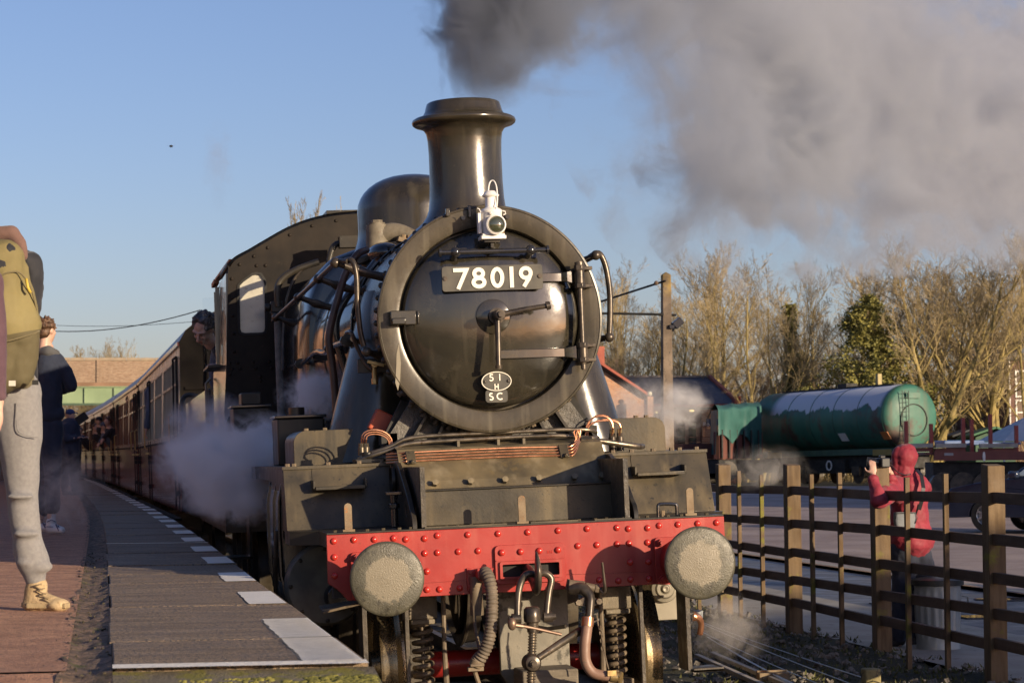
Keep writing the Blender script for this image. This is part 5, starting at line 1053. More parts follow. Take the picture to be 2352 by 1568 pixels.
# ---- brick station house right of the engine
hb = thing('brick_station_house', 'orange brick single storey building with slate roof and red verges behind the pole', 'building')
def at2(px, py, Y): 
    r = FW + RT*((px-CX)/FPX) - UP*((py-CY)/FPX); return CAM + r*((Y-CAM.y)/r.y)
YF = 104.0; xr = at2(1689, 925, YF).x; xl = at2(1380, 925, YF).x-6; ze = at2(1600, 926, YF).z; zr_ = at2(1610, 866, YF+5.5).z
zg0 = .6
dx0, dx1, dz1 = at2(1548, 935, YF).x, at2(1612, 935, YF).x, at2(1580, 940, YF).z
wx0, wx1, wz0, wz1 = at2(1618, 0, YF).x, at2(1660, 0, YF).x, at2(0, 1022, YF).z, at2(0, 985, YF).z
w3 = [at2(q, 0, YF).x for q in (1482, 1522)]
wv0, wv1 = at2(0, 1010, YF).z, at2(0, 950, YF).z
H1 = [(dx0, zg0+.02), (dx1, zg0+.02), (dx1, dz1), (dx0, dz1)]; H2 = [(w3[0], wv0), (w3[1], wv0), (w3[1], wv1), (w3[0], wv1)]
bpart(MB().plate([(xl, zg0-1), (xr, zg0-1), (xr, ze), (xl, ze)], [H1, H2], axis='Y', a0=YF, a1=YF+.3).box(xr-.3, xr, YF+.301, YF+11, zg0-1, ze), 'wall', br_or, hb)
bpart(MB().plate([(YF-.2, ze-.05), (YF+11.2, ze-.05), (YF+5.5, zr_-.12)], axis='X', a0=xr-.25, a1=xr-.002), 'gable_wall', br_or, hb)
bpart(MB().add([(xl,YF-.35,ze-.02),(xr,YF-.35,ze-.02),(xr,YF+5.5,zr_),(xl,YF+5.5,zr_),(xl,YF+11.3,ze-.02),(xr,YF+11.3,ze-.02),(xl,YF-.35,ze-.12),(xr,YF-.35,ze-.12),(xr,YF+5.5,zr_-.12),(xl,YF+5.5,zr_-.12),(xl,YF+11.3,ze-.12),(xr,YF+11.3,ze-.12)], [(0,1,2,3),(3,2,5,4),(6,9,8,7),(9,10,11,8),(0,6,7,1),(1,7,8,2),(2,8,11,5),(0,3,9,6)]), 'roof', slate, hb)
rdp = pm('red_verge_tiles', (.26, .055, .035), (.34, .09, .05), .7)
bpart(MB().beam((xr+.06, YF-.35, ze+.04), (xr+.06, YF+5.5, zr_+.06), .20, .16).beam((xr+.06, YF+11.3, ze+.04), (xr+.06, YF+5.5, zr_+.06), .20, .16), 'verge', rdp, hb)
bpart(MB().box(xr-.15, xr+.16, YF-.5, YF+.1, ze-.15, ze+.35), 'kneeler', rdp, hb)
bpart(MB().beam((xl, YF+5.5, zr_+.04), (xr, YF+5.5, zr_+.04), .2, .1), 'ridge', pm('stone_ridge', (.22, .17, .13), (.3, .24, .19), .8), hb)
bpart(MB().box(xl, xr, YF-.42, YF-.30, ze-.16, ze-.04), 'gutter', rdp, hb)
dr = bpart(MB().box(dx0, dx1, YF+.14, YF+.2, zg0, dz1), 'door', pm('brown_door', (.10, .05, .035), (.15, .08, .05), .5), hb)
for i in range(2): bpart(MB().box(dx0+.2+i*.6, dx0+.6+i*.6, YF+.12, YF+.14, 1.9, 3.6), 'pane', dgl, dr)
bpart(MB().box(dx0-.1, dx1+.5, YF-.9, YF-.01, dz1+.01, dz1+.07).beam((dx1+.3, YF-.8, dz1), (dx1+.3, YF-.02, dz1-.5), .05, .05), 'canopy', pm('dark_canopy', (.03, .03, .025), (.05, .05, .04), .6), hb)
for i, (u0, u1) in enumerate(((w3[0], w3[1]),)):
    w = bpart(MB().box(u0, u1, YF+.1, YF+.12, wv0, wv1), 'window', wht, hb); bpart(MB().box(u0+.05, (u0+u1)/2-.02, YF+.085, YF+.1, wv0+.05, wv1-.05).box((u0+u1)/2+.02, u1-.05, YF+.085, YF+.1, wv0+.05, wv1-.05), 'pane', dgl, w)
em = D_.materials.new('warm_lamp_glow'); em.use_nodes = True; q = em.node_tree.nodes['Principled BSDF']; q.inputs['Emission Color'].default_value = (1, .72, .25, 1); q.inputs['Emission Strength'].default_value = 1.6
for px, py in ((1495, 946), (1508, 946)): c = at2(px, py, YF-.1); bpart(MB().ell(c, .055, 10, 6), 'wall_light', em, hb, smooth=180)
c = at2(1589, 943, YF-.5); bpart(MB().ell(c, (.14, .1, .05), 12, 6), 'canopy_light', em, hb, smooth=180)
gr_ = MB(); 
for i in range(6): gr_.box(wx0+(wx1-wx0)*i/5-.015, wx0+(wx1-wx0)*i/5+.015, YF-.5, YF-.47, zg0, wz1)
for z in (wz0, wz0+.25, wz1): gr_.box(dx0-.5, wx1, YF-.5, YF-.47, z-.015, z+.015)
bpart(gr_, 'railing', pm('brown_railing', (.09, .03, .022), (.12, .045, .03), .5), hb)
sg = bpart(MB().box(at2(1613, 0, YF-.05).x, at2(1665, 0, YF-.05).x, YF-.06, YF-.01, at2(0, 982, YF).z, at2(0, 966, YF).z), 'name_sign', pm('navy_sign', (.02, .04, .10), (.03, .05, .12), .4), hb)
def text(s, size, mat, parent, loc, rot, name='lettering', ext=.004):
    cu = D_.curves.new(name, 'FONT'); cu.body = s; cu.size = size; cu.extrude = ext; o = D_.objects.new(name, cu); cu.materials.append(mat)
    col.objects.link(o); bpy.context.view_layer.update(); me = D_.meshes.new_from_object(o.evaluated_get(bpy.context.evaluated_depsgraph_get())); D_.objects.remove(o)
    if not me.materials: me.materials.append(mat)
    o = D_.objects.new(name, me); col.objects.link(o); o.parent = parent; o.location = loc; o.rotation_euler = rot; return o
c = at2(1614.5, 979, YF-.07); text('Ro', .30, wht, hb, (c.x, YF-.07, c.z+.02), (pi/2, 0, 0))
# cross wing with gable, chimney
YW = 97.0; ap_ = at2(1345, 815, YW); er = at2(1486, 908, YW); el = (2*ap_.x-er.x)
wing = thing('brick_cottage', 'brick gabled wing with red verge and chimney half hidden behind the smokebox', 'building')
bpart(MB().plate([(el, zg0-1), (er.x-.15, zg0-1), (er.x-.15, er.z-.1), (ap_.x, ap_.z-.15), (el, er.z-.1)], axis='Y', a0=YW, a1=YW+.3).box(er.x-.45, er.x-.16, YW+.301, YW+3.4, zg0-1, er.z-.15), 'wall', br_or, wing)
bpart(MB().add([(ap_.x,YW-.3,ap_.z),(er.x,YW-.3,er.z),(er.x,YW+14,er.z),(ap_.x,YW+14,ap_.z),(el,YW-.3,er.z),(el,YW+14,er.z)]+[(p[0],p[1],p[2]-.12) for p in [(ap_.x,YW-.3,ap_.z),(er.x,YW-.3,er.z),(er.x,YW+14,er.z),(ap_.x,YW+14,ap_.z),(el,YW-.3,er.z),(el,YW+14,er.z)]], [(0,1,2,3),(0,3,5,4),(6,9,8,7),(6,10,11,9),(0,6,7,1),(0,4,10,6),(1,7,8,2)]), 'roof', slate, wing)
bpart(MB().beam((ap_.x, YW-.36, ap_.z+.02), (er.x, YW-.36, er.z+.02), .12, .18, up=(0, 1, 0)).beam((ap_.x, YW-.36, ap_.z+.02), (el, YW-.36, er.z+.02), .12, .18, up=(0, 1, 0)), 'verge', rdp, wing)
c = at2(1381, 850, YW+3); bpart(MB().box(c.x-.25, c.x+.13, YW+2.8, YW+3.4, ap_.z-1, at2(0, 792, YW+3).z), 'chimney', rdp, wing)
c = at2(1493, 930, YW-1.5); pr_ = thing('brick_gate_pier', 'small orange brick pier with pale ball on top before the gabled wing', 'pier')
bpart(MB().box(c.x-.14, c.x+.14, YW-1.6, YW-1.3, 0, at2(0, 912, YW-1.5).z), 'shaft', br_or, pr_); bpart(MB().ell((c.x, YW-1.45, at2(0, 905, YW-1.5).z), .12, 12, 8), 'ball', pm('pale_stone_ball', (.5, .48, .36), (.6, .58, .45), .6), pr_, smooth=180)
# red brown low wagon before the building
lw = thing('low_red_wagon', 'low red brown wagon side between the pole and the covered wagon', 'wagon'); Yw = 90
bpart(MB().box(at2(1560, 0, Yw).x, at2(1645, 0, Yw).x, Yw, Yw+2.2, at2(0, 1063, Yw).z, at2(0, 1026, Yw).z), 'wagon_side', pm('red_brown_wagon', (.09, .028, .022), (.13, .045, .035), .7, scale=1.5), lw)
bpart(MB().box(at2(1560, 0, Yw).x, at2(1645, 0, Yw).x, Yw+.2, Yw+2.0, .9, at2(0, 1064, Yw).z), 'underframe', oily, lw)
for q in (1590, 1625): bpart(MB().cyl((at2(q, 0, Yw).x, Yw+.2, .95), (at2(q, 0, Yw).x, Yw+.35, .95), .45, n=20), 'wheel', oily, lw)
# ---- tank wagon
n_, f_ = at(2096, 956, 100), at(1782, 972, 110)
ax_ = (f_-n_); L = ax_.length; yaw = atan2(-ax_.x, ax_.y); pit = atan2(ax_.z, hypot(ax_.x, ax_.y))
tw = thing('tank_wagon', 'green cylindrical tank wagon with frosted white top and rusty patches', 'wagon', n_, 0)
tw.rotation_euler = (pit, 0, yaw)
tg = pm('faded_green_tank', (.022, .105, .075), (.045, .16, .115), .45, .65, scale=.7, detail=8, spots=(.075, .050, .038), spot_scale=.5, spot_cut=(.53, .62), streak=((.09, .09, .055), 2.2, .7))
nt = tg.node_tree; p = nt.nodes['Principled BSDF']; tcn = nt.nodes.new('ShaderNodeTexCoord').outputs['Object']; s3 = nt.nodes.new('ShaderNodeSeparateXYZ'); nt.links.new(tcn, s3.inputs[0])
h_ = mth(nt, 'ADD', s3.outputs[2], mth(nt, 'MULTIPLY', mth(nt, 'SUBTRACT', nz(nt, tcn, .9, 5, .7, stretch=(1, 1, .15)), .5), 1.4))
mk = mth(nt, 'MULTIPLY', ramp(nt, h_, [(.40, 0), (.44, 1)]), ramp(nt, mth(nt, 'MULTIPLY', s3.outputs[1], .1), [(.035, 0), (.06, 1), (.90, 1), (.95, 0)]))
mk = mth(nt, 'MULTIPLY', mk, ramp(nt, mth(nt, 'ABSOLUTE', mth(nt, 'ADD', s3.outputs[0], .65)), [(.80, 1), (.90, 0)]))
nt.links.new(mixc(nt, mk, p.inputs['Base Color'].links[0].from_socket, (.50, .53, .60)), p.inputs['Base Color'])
R = 1.40
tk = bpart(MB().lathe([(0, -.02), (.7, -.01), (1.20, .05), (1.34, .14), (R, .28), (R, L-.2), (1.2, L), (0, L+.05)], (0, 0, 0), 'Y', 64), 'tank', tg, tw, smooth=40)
for y_ in (.28, 2.2, 4.1, 6.0, 7.9): bpart(MB().lathe([(R, y_-.03), (R+.012, y_-.02), (R+.012, y_+.02), (R, y_+.03)], (0, 0, 0), 'Y', 64), 'tank_band', pm('green_band%d' % int(y_*10), (.018, .07, .045), (.03, .1, .06), .5), tw)
bpart(MB().lathe([(.66, -.005), (.66, -.05), (.70, -.05), (.70, .0)], (0.05, 0, -.15), 'Y', 40), 'manhole_ring', dark, tw)
bpart(MB().box(-.36, .36, -.10, .04, .78, 1.02), 'end_box', tg, tw)
ld = MB().box(-.62, -.59, -.16, -.13, -1.1, 1.1).box(-.30, -.27, -.16, -.13, -1.1, 1.1)
for i in range(11): ld.box(-.62, -.27, -.155, -.135, -1.0+.2*i, -.98+.2*i)
bpart(ld, 'ladder', pm('dark_green_ladder', (.015, .04, .03), (.02, .05, .035), .6), tw)
bpart(MB().box(-.25, .25, 1.0, L-1, R, R+.06).box(-.3, .3, 4.6, 5.3, R, R+.22), 'walkway', dark, tw)
bpart(MB().box(-.1, .1, 2.4, 2.6, R+.06, R+.55), 'vent_pipe', pm('ochre_pipe', (.3, .24, .1), (.4, .32, .14), .6), tw)
bpart(MB().box(-1.25, -1.05, -.4, L+.4, -1.62, -1.36).box(1.05, 1.25, -.4, L+.4, -1.62, -1.36).box(-1.05, 1.05, -.4, -.2, -1.62, -1.36), 'solebar', pm('green_solebar', (.03, .08, .055), (.05, .11, .07), .6), tw)
bpart(MB().box(-1.27, -1.251, -.2, 1.2, -1.66, -1.40).box(-1.27, -1.251, 8.6, 9.8, -1.66, -1.4), 'yellow_panel', pm('dull_yellow_panel', (.30, .20, .04), (.36, .26, .07), .6), tw)
bpart(MB().box(-1.0, 1.0, .2, L-.2, -2.2, -1.63).box(-1.2, 1.2, 3.5, 6.5, -2.4, -1.8), 'underframe', dark, tw)
for y_ in (1.0, 2.8, 7.2, 9.0):
    for s_ in (-1, 1): bpart(MB().cyl((s_*.75, y_, -2.40), (s_*.95, y_, -2.40), .47, n=24).box(s_*1.05-.06, s_*1.05+.06, y_-.3, y_+.3, -2.5, -2.1), 'wheel', oily, tw)
bpart(MB().lathe([(.17, 0), (.17, -.03), (.23, -.03), (.23, 0)], (-1.28, 4.6, -2.05), 'X', 20), 'hand_wheel', wht, tw)
for y_, z_, s_ in ((3.6, -.75, .30), (.35, -.70, .2)):
    bpart(MB().obox((-R*cos(.62)-.02, y_, -R*sin(.62)*1.0), (.02, .55, .40), Matrix.Rotation(-.6, 3, 'Y')), 'warning_placard', wht if y_ > 1 else pm('orange_placard', (.5, .16, .04), (.6, .22, .06), .5), tw)
# ---- covered wagon with green sheet
cw = thing('sheeted_wagon', 'small wagon under a sagging green tarpaulin, left of the green tank', 'wagon')
c0, c1 = at(1650, 1060, 104), at(1750, 1060, 107); zt0, zt1 = at(1636, 938, 104).z, at(1738, 930, 107).z
tp = pm('green_tarpaulin', (.018, .078, .068), (.036, .12, .105), .5, .7, scale=1.2, bump=.03, bscale=2, streak=((.05, .13, .12), 2, .5))
dep = Vector((.4, 2.6, 0))
def tarp(u, v):
    """v: 0 front hem, .5 front top, 1 back"""
    p = c0.lerp(c1, u); zt = zt0+(zt1-zt0)*u
    w = .07*sin(u*23+2*sin(u*9)); hem = at(0, 1030, 105).z+.45*abs(sin(u*7+1))-(.9 if u > .75 else 0)
    if v < .5: t = v/.5; z = hem+(zt-hem)*t; q = p+Vector((0, -w*(1-t)-.05, 0))
    else: t = (v-.5)/.5; z = zt+.22*sin(pi*t)-.06*abs(sin(u*9)); q = p+dep*t
    return (q.x, q.y, z)
bpart(MB().grid(60, 24, tarp), 'tarpaulin', tp, cw, smooth=60)
bpart(MB().grid(8, 8, lambda u, v: (lambda p: (p.x, p.y, (zt0-.05)*(1-v)+v*1.9))(c0+dep*u+Vector((-.02-.1*v, 0, 0)))), 'tarpaulin_end', tp, cw, smooth=60)
z0_ = at(0, 1063, 105).z
bpart(MB().beam((c0.x, c0.y+.3, (z0_+1.2+z0_)/2), (c1.x, c1.y+.3, (z0_+1.2+z0_)/2), .3, 1.2), 'wagon_side', pm('planked_red_side', (.10, .035, .028), (.16, .06, .045), .7, scale=3, stretch=(4, 4, .3)), cw)
for i in range(6):
    q = c0.lerp(c1, (i+.5)/6); bpart(MB().box(q.x-.03, q.x+.03, q.y-.10, q.y+.13, z0_+.02, z0_+1.3), 'side_rib', dark, cw)
bpart(MB().beam((c0.x-.4, c0.y+.8, z0_-.35), (c1.x+.4, c1.y+.8, z0_-.35), 1.6, .6), 'underframe', dark, cw)
for u in (.2, .8): q = c0.lerp(c1, u); bpart(MB().cyl((q.x, q.y-.1, z0_-.55), (q.x, q.y+.1, z0_-.55), .45, n=20), 'wheel', oily, cw)
# ---- flat wagon with stakes
fw_ = thing('flat_wagon', 'red brown flat wagon with upright red stakes and timber bearers at the right', 'wagon')
Df = 74; a, b = at(2145, 1047, Df), at(2420, 1044, Df); rb_ = pm('red_oxide_deck', (.16, .045, .035), (.22, .07, .05), .6, scale=1.5)
zd0, zd1 = at(2200, 1057, Df).z, at(2200, 1037, Df).z
bpart(MB().beam((a.x, a.y, (zd0+zd1)/2), (b.x, b.y, (zd0+zd1)/2), .2, zd1-zd0), 'deck_side', rb_, fw_); bpart(MB().beam((a.x, a.y+1.3, zd1-.05), (b.x, b.y+1.3, zd1-.05), 2.4, .08), 'deck', rb_, fw_)
for x0, x1 in ((2098, 2149), (2156, 2226), (2258, 2345)):
    p0, p1 = at(x0, 1023, Df), at(x1, 1022, Df); bpart(MB().beam((p0.x, p0.y+.3, p0.z), (p1.x, p1.y+.3, p1.z), .25, .13), 'timber_bearer', pm('pale_bearer%d' % x0, (.30, .28, .24), (.42, .40, .35), .7, scale=4), fw_)
    bpart(MB().beam((p0.x, p0.y+.4, p0.z-.14), (p1.x, p1.y+.4, p1.z-.14), .25, .12), 'bearer_support', rb_, fw_)
for x, y0, y1 in ((2095, 966, 1016), (2153, 972, 1024), (2227, 958, 1018), (2247, 962, 1024), (2290, 950, 1020), (2350, 976, 1024)):
    p = at(x, y1, Df); q_ = at(x, y0, Df); bpart(MB().box(p.x-.055, p.x+.055, p.y+.5, p.y+.6, zd1-.1, q_.z), 'stake', pm('red_stake%d' % x, (.28, .045, .035), (.34, .07, .05), .6), fw_)
bpart(MB().beam((a.x+.2, a.y+1, zd0-.35), (b.x, b.y+1, zd0-.35), 1.6, .6), 'underframe', dark, fw_)
for x in (2170, 2215, 2268, 2330): q = at(x, 1095, Df); bpart(MB().cyl((q.x, q.y+.1, .78), (q.x, q.y+.3, .78), .45, n=22), 'wheel', oily, fw_)
c = at(2257, 1048, Df); bpart(MB().ell((c.x, c.y-.12, c.z), (.05, .01, .16), 12, 6), 'number_panel', wht, fw_); c = at(2180, 1042, Df); bpart(MB().box(c.x-.2, c.x+.1, c.y-.115, c.y-.10, c.z-.05, c.z+.03), 'number_panel', pm('grey_panel', (.3, .3, .3), (.4, .4, .4), .6), fw_)
c = at(2215, 1012, 82); tag(MB().box(c.x-.75, c.x+.75, c.y, c.y+1, c.z-.15, c.z+.02).box(c.x+.2, c.x+2.0, c.y-.3, c.y+.5, c.z-.15, c.z-.05).build('plastic_sheeting', pm('blue_plastic', (.05, .10, .25), (.09, .16, .33), .35), bevel=.03), 'blue plastic covered stack lying behind the flat wagon stakes', 'stack')
# ---- sheds, tent, far brick house
for (x0, x1, ax2, y0, y1, D, nm, lb) in ((2195, 2290, 2235, 1004, 990, 112, 'grey', 'dark roofed shed, the left of two sheds behind the flat wagon'), (2236, 2344, 2295, 1004, 984, 104, 'green', 'shed with bright green gable edge behind the flat wagon')):
    a, b, t = at(x0, y0, D), at(x1, y0, D), at(ax2, y1, D); sh = thing('garden_shed', lb, 'shed')
    mm = pm('shed_%s' % nm, (.025, .06, .035) if nm == 'green' else (.03, .035, .04), (.04, .10, .055) if nm == 'green' else (.05, .055, .06), .7)
    bpart(MB().plate([(a.x+.1, .8), (b.x-.1, .8), (b.x-.1, a.z), (t.x, t.z), (a.x+.1, a.z)], axis='Y', a0=a.y, a1=a.y+2.4), 'wall', mm, sh)
    for e_ in (a, b): bpart(MB().beam((t.x, t.y+1.1, t.z+.05), (e_.x, e_.y+1.1, e_.z+.05), 2.9, .09, up=(0, 0, 1)), 'roof', pm('shed_roof_%s%d' % (nm, e_ is a), (.05, .14, .07) if nm == 'green' else (.03, .035, .04), (.07, .18, .09) if nm == 'green' else (.05, .055, .06), .6), sh)
a = at(2328, 1012, 92); t = at(2352, 985, 92); gz_ = thing('white_gazebo', 'white tent roof at the right edge above the flat wagon', 'tent')
bpart(MB().add([(a.x-.4, a.y, a.z), (a.x+2.6, a.y, a.z), (a.x+2.6, a.y+3, a.z), (a.x-.4, a.y+3, a.z), (a.x+1.1, a.y+1.5, t.z+.5)], [(0,1,4),(1,2,4),(2,3,4),(3,0,4),(0,3,2,1)]), 'canopy', pm('pale_canvas', (.40, .44, .48), (.5, .53, .56), .7), gz_)
for dx_ in (-.38, 2.58): bpart(MB().box(a.x+dx_-.03, a.x+dx_+.03, a.y+.02, a.y+.08, .6, a.z), 'pole', wht, gz_)
fh = thing('brick_house', 'dark red brick house with white windows at the right edge behind the trees', 'house'); D = 128
a = at(2318, 1003, D); zt_ = at(0, 840, D).z
bpart(MB().box(a.x, a.x+9, a.y, a.y+8, .5, zt_), 'wall', br_dk, fh)
bpart(MB().plate([(a.x-.4, zt_), (a.x+9.4, zt_), (a.x+4.5, zt_+3)], axis='Y', a0=a.y-.3, a1=a.y+8.3), 'roof', slate, fh)
for z in (at(0, 985, D).z, at(0, 918, D).z):
    for k in range(3):
        x = at(2342, 0, D).x-.1+2.2*k; w = bpart(MB().box(x, x+1.1, a.y-.05, a.y-.001, z-.2, z+1.3), 'window', wht, fh); bpart(MB().box(x+.1, x+1.0, a.y-.07, a.y-.051, z-.1, z+.55).box(x+.1, x+1.0, a.y-.07, a.y-.051, z+.62, z+1.2), 'pane', dgl, w)
bpart(MB().cyl((at(2323, 0, D).x, a.y-.06, .8), (at(2323, 0, D).x, a.y-.06, zt_), .05, n=8), 'drainpipe', wht, fh)
# ---- unseen buildings added outside the frame to throw long shade over the car park
def perp(a, q): return Vector((a*cos(SUN_AZ)+q*sin(SUN_AZ), a*sin(SUN_AZ)-q*cos(SUN_AZ), 0))
def long_building(name, label, cat, a0, a1, q, depth, h, mat, ridge):
    o = thing(name, label, cat, perp((a0+a1)/2, q+depth/2), -pi/2+SUN_AZ+pi/2); W = a1-a0
    bpart(MB().box(-W/2, W/2, -depth/2, depth/2, -.5, h), 'wall', mat, o)
    bpart(MB().plate([(-depth/2-.3, h-.02), (depth/2+.3, h-.02), (0, h+ridge)], axis='X', a0=-W/2-.3, a1=W/2+.3), 'roof', slate, o)
    for i in range(int(W/3)):
        x = -W/2+1.5+3*i; w = bpart(MB().box(x-.5, x+.5, depth/2+.001, depth/2+.05, 1.2, 2.8), 'window', wht, o); bpart(MB().box(x-.42, x+.42, depth/2+.051, depth/2+.07, 1.3, 2.7), 'pane', dgl, w)
    bpart(MB().box(-W/4, -W/4+.9, -.4, .4, h+ridge-.8, h+ridge+1.2), 'chimney', mat, o); return o
long_building('shade_blocker_shed', 'long brick shade blocker added beside the yard, out of the picture to the right', 'building', 6.0, 46, 17, 8, 3.7, br_dk, 1.7)
long_building('shade_blocker_terrace', 'brick shade blocker added beyond the car park, out of the picture to the right', 'house', 47, 60, -8, 8, 6.5, br_dk, 2.5)  # unseen terraces added to put the tank wagon in shade
long_building('shade_blocker_terrace', 'second brick shade blocker added further along the car park, out of the picture', 'house', 62, 74, -22, 8, 6.0, br_dk, 2.5)
# ---- station building along the platform, left of the frame (mirrored in the glossy coach sides)
stb = thing('station_building', 'long orange brick station building along the back of the platform', 'building')
bpart(MB().box(-13.5, -8.6, 2, 30, .9, 4.0), 'wall', br_or, stb); bpart(MB().box(-13.5, -5.7, 30.01, 107, .9, 5.6), 'wall', br_or, stb)
for i in range(18): y = 32+4.2*i; w = bpart(MB().box(-5.699, -5.64, y, y+1.4, 2.2, 4.6), 'window', wht, stb); bpart(MB().box(-5.639, -5.62, y+.1, y+1.3, 2.3, 4.5), 'pane', dgl, w)
bpart(MB().plate([(-13.9, 4.0), (-8.2, 4.0), (-11, 5.3)], axis='Y', a0=1.7, a1=29.9).plate([(-13.9, 5.6), (-5.4, 5.6), (-9.6, 7.4)], axis='Y', a0=29.91, a1=107.3), 'roof', slate, stb)
for i in range(5):
    y = 4+5*i; w = bpart(MB().box(-8.599, -8.54, y, y+1.4, 1.8, 3.7), 'window', wht, stb); bpart(MB().box(-8.539, -8.52, y+.1, y+1.3, 1.9, 3.6), 'pane', dgl, w)
    d = bpart(MB().box(-8.599, -8.55, y+2.6, y+3.7, 1.01, 3.5), 'door', MATS.get('station_door') or pm('station_door', (.16, .03, .02), (.2, .04, .03), .5), stb)
# ---- parked car
car = thing('parked_car', 'dark blue grey parked hatchback cut by the right edge behind the fence', 'car')
cw0 = ground(2264, 1218, .12); car.location = (cw0.x, cw0.y, .10); car.scale = (1.12, 1.12, 1.12); car.rotation_euler = (0, 0, radians(-50))
cp = pm('dark_metallic_car_paint', (.020, .030, .062), (.028, .040, .075), .16, .24, metal=.2, coat=.6)
body = [(-.82, .30, .80), (-.86, .55, .84), (-.80, .72, .84), (-.55, .88, .86), (.10, .98, .88), (.55, 1.02, .88), (1.6, 1.04, .88), (2.6, 1.06, .87), (3.2, 1.02, .84), (3.35, .8, .82), (3.32, .35, .80)]
prof = [(-.88, .32), (-.92, .55), (-.88, .70), (-.72, .82), (-.2, .92), (.35, .98), (3.22, 1.08), (3.38, .98), (3.42, .60), (3.36, .32)]
archs = lambda cx: arc(cx, .32, .36, 0, 180, 10)
lower = [(-.88, .25), (-.93, .50), (-.90, .68), (-.74, .82), (-.2, .93), (.40, 1.0), (1.5, 1.04), (3.2, 1.08), (3.36, .98), (3.40, .55), (3.34, .25)]+arc(2.60, .27, .36, 0, 180, 10)[0:]+arc(0, .27, .36, 0, 180, 10)
def extr(poly, y0, y1, inset=0.0): 
    mb = MB().plate(poly, axis='Y', a0=y0, a1=y1); return mb
bpart(extr(lower, 0, 1.74), 'body', cp, car, smooth=30, bevel=.05, seg=3)
roofp = [(.42, 1.0), (.95, 1.38), (1.15, 1.47), (1.7, 1.52), (2.5, 1.50), (2.95, 1.40), (3.28, 1.05)]
def cabx(y, k): return [(x, y, z) for x, z in [(1.85+(a-1.85)*k, b) for a, b in roofp]]
gh = MB().loft([[(x, .04+.20*max(0, (z-1.0)/.5), z) for x, z in roofp], [(x, 1.70-.20*max(0, (z-1.0)/.5), z) for x, z in roofp]])
bpart(gh, 'cabin', cp, car, smooth=30, bevel=.03)
cgl = pm('car_glass_painted_sky', (.36, .43, .46), (.44, .51, .54), .05, .08, spec=1)  # sky reflection is put into the pale base colour of the windows
def sidewin(pts): return MB().add([(x, .03+.20*max(0, (z-1.0)/.5), z) for x, z in pts]+[(x, .045+.20*max(0, (z-1.0)/.5), z) for x, z in pts], [tuple(range(len(pts))), tuple(range(2*len(pts)-1, len(pts)-1, -1))]+[(i, (i+1) % len(pts), len(pts)+(i+1) % len(pts), len(pts)+i) for i in range(len(pts))])
bpart(sidewin([(.62, 1.06), (1.02, 1.37), (1.22, 1.43), (1.60, 1.46), (1.60, 1.08)]), 'window', cgl, car); bpart(sidewin([(1.68, 1.08), (1.68, 1.46), (2.35, 1.45), (2.48, 1.10)]), 'window', cgl, car); bpart(sidewin([(2.56, 1.11), (2.44, 1.44), (2.78, 1.38), (2.98, 1.13)]), 'window', cgl, car)
bpart(MB().loft([[(x, .10+.13*(x-.4)/.6, z+.012) for x, z in roofp[:2]], [(x, 1.64-.13*(x-.4)/.6, z+.012) for x, z in roofp[:2]]], closed=False, caps=False), 'windscreen', cgl, car)
bpart(MB().tube([(1.0, .26, 1.46), (1.7, .25, 1.56), (2.6, .26, 1.54)], .018, 8), 'roof_rail', pm('satin_rail', (.4, .4, .42), (.5, .5, .52), .3, metal=.8), car)
bpart(MB().box(.55, .75, -.14, .02, 1.02, 1.15), 'mirror', cp, car, bevel=.04, smooth=40); bpart(MB().box(1.35, 1.5, -.012, .004, .86, .89), 'door_handle', dsteel, car); bpart(MB().box(1.02, 1.03, -.003, .01, .3, 1.0).box(1.64, 1.65, -.003, .01, .3, 1.0), 'door', dark, car)
bpart(MB().box(-.90, -.55, -.012, .3, .62, .74), 'headlight', cgl, car, bevel=.03)
for x in (0, 2.60):
    for y, s_ in ((.0, -1), (1.55, 1)):
        w = bpart(MB().lathe([(.20, .0), (.29, .0), (.325, .03), (.325, .17), (.29, .19), (.0, .19)], (x, y-.01, .315), 'Y', 36), 'wheel', dark, car, smooth=40)
        rm = MB().lathe([(.20, .02), (.19, .0), (.175, .01), (.17, .06), (0, .06)], (x, y-.01, .315), 'Y', 30)
        for k in range(7): a = 2*pi*k/7; rm.beam((x, y-.005, .315), (x+.18*cos(a), y-.005, .315+.18*sin(a)), .035, .02, up=(0, 1, 0))
        bpart(rm, 'rim', pm('alloy_rim', (.35, .36, .38), (.45, .46, .48), .3, metal=.7) if 'alloy_rim' not in MATS else MATS['alloy_rim'], w)
# ---- dustbin
bc = ground(2155, 1488, -.045); galv = pm('galvanised_bin', (.30, .33, .32), (.42, .45, .43), .4, .55, metal=.35, scale=4, streak=((.22, .22, .20), 6, .5))
bin_ = thing('litter_bin', 'ribbed galvanised dustbin with black lid beside the person in red', 'bin', (bc.x, bc.y, -.05))
n2 = 72; rings = []
for z, r in ((0, .198), (.03, .198), (.05, .192), (.10, .195), (.12, .20), (.52, .212), (.54, .208), (.575, .210), (.58, .220), (.60, .220)):
    rings.append([((r-(.010 if (.11 < z < .53 and (k//2) % 2) else 0))*cos(2*pi*k/n2), (r-(.010 if (.11 < z < .53 and (k//2) % 2) else 0))*sin(2*pi*k/n2), z) for k in range(n2)])
bpart(MB().loft(rings), 'drum', galv, bin_, smooth=25)
bpart(MB().lathe([(.225, .575), (.238, .58), (.238, .625), (.22, .632), (.15, .645), (0, .655)], (0, 0, 0), 'Z', 40), 'lid', pm('black_bin_lid', (.02, .022, .02), (.04, .045, .04), .4), bin_, smooth=40)
bpart(MB().tube([(.20, -.09, .48), (.25, -.10, .47), (.26, -.08, .42), (.24, -.05, .40)], .01, 6), 'handle', galv, bin_)
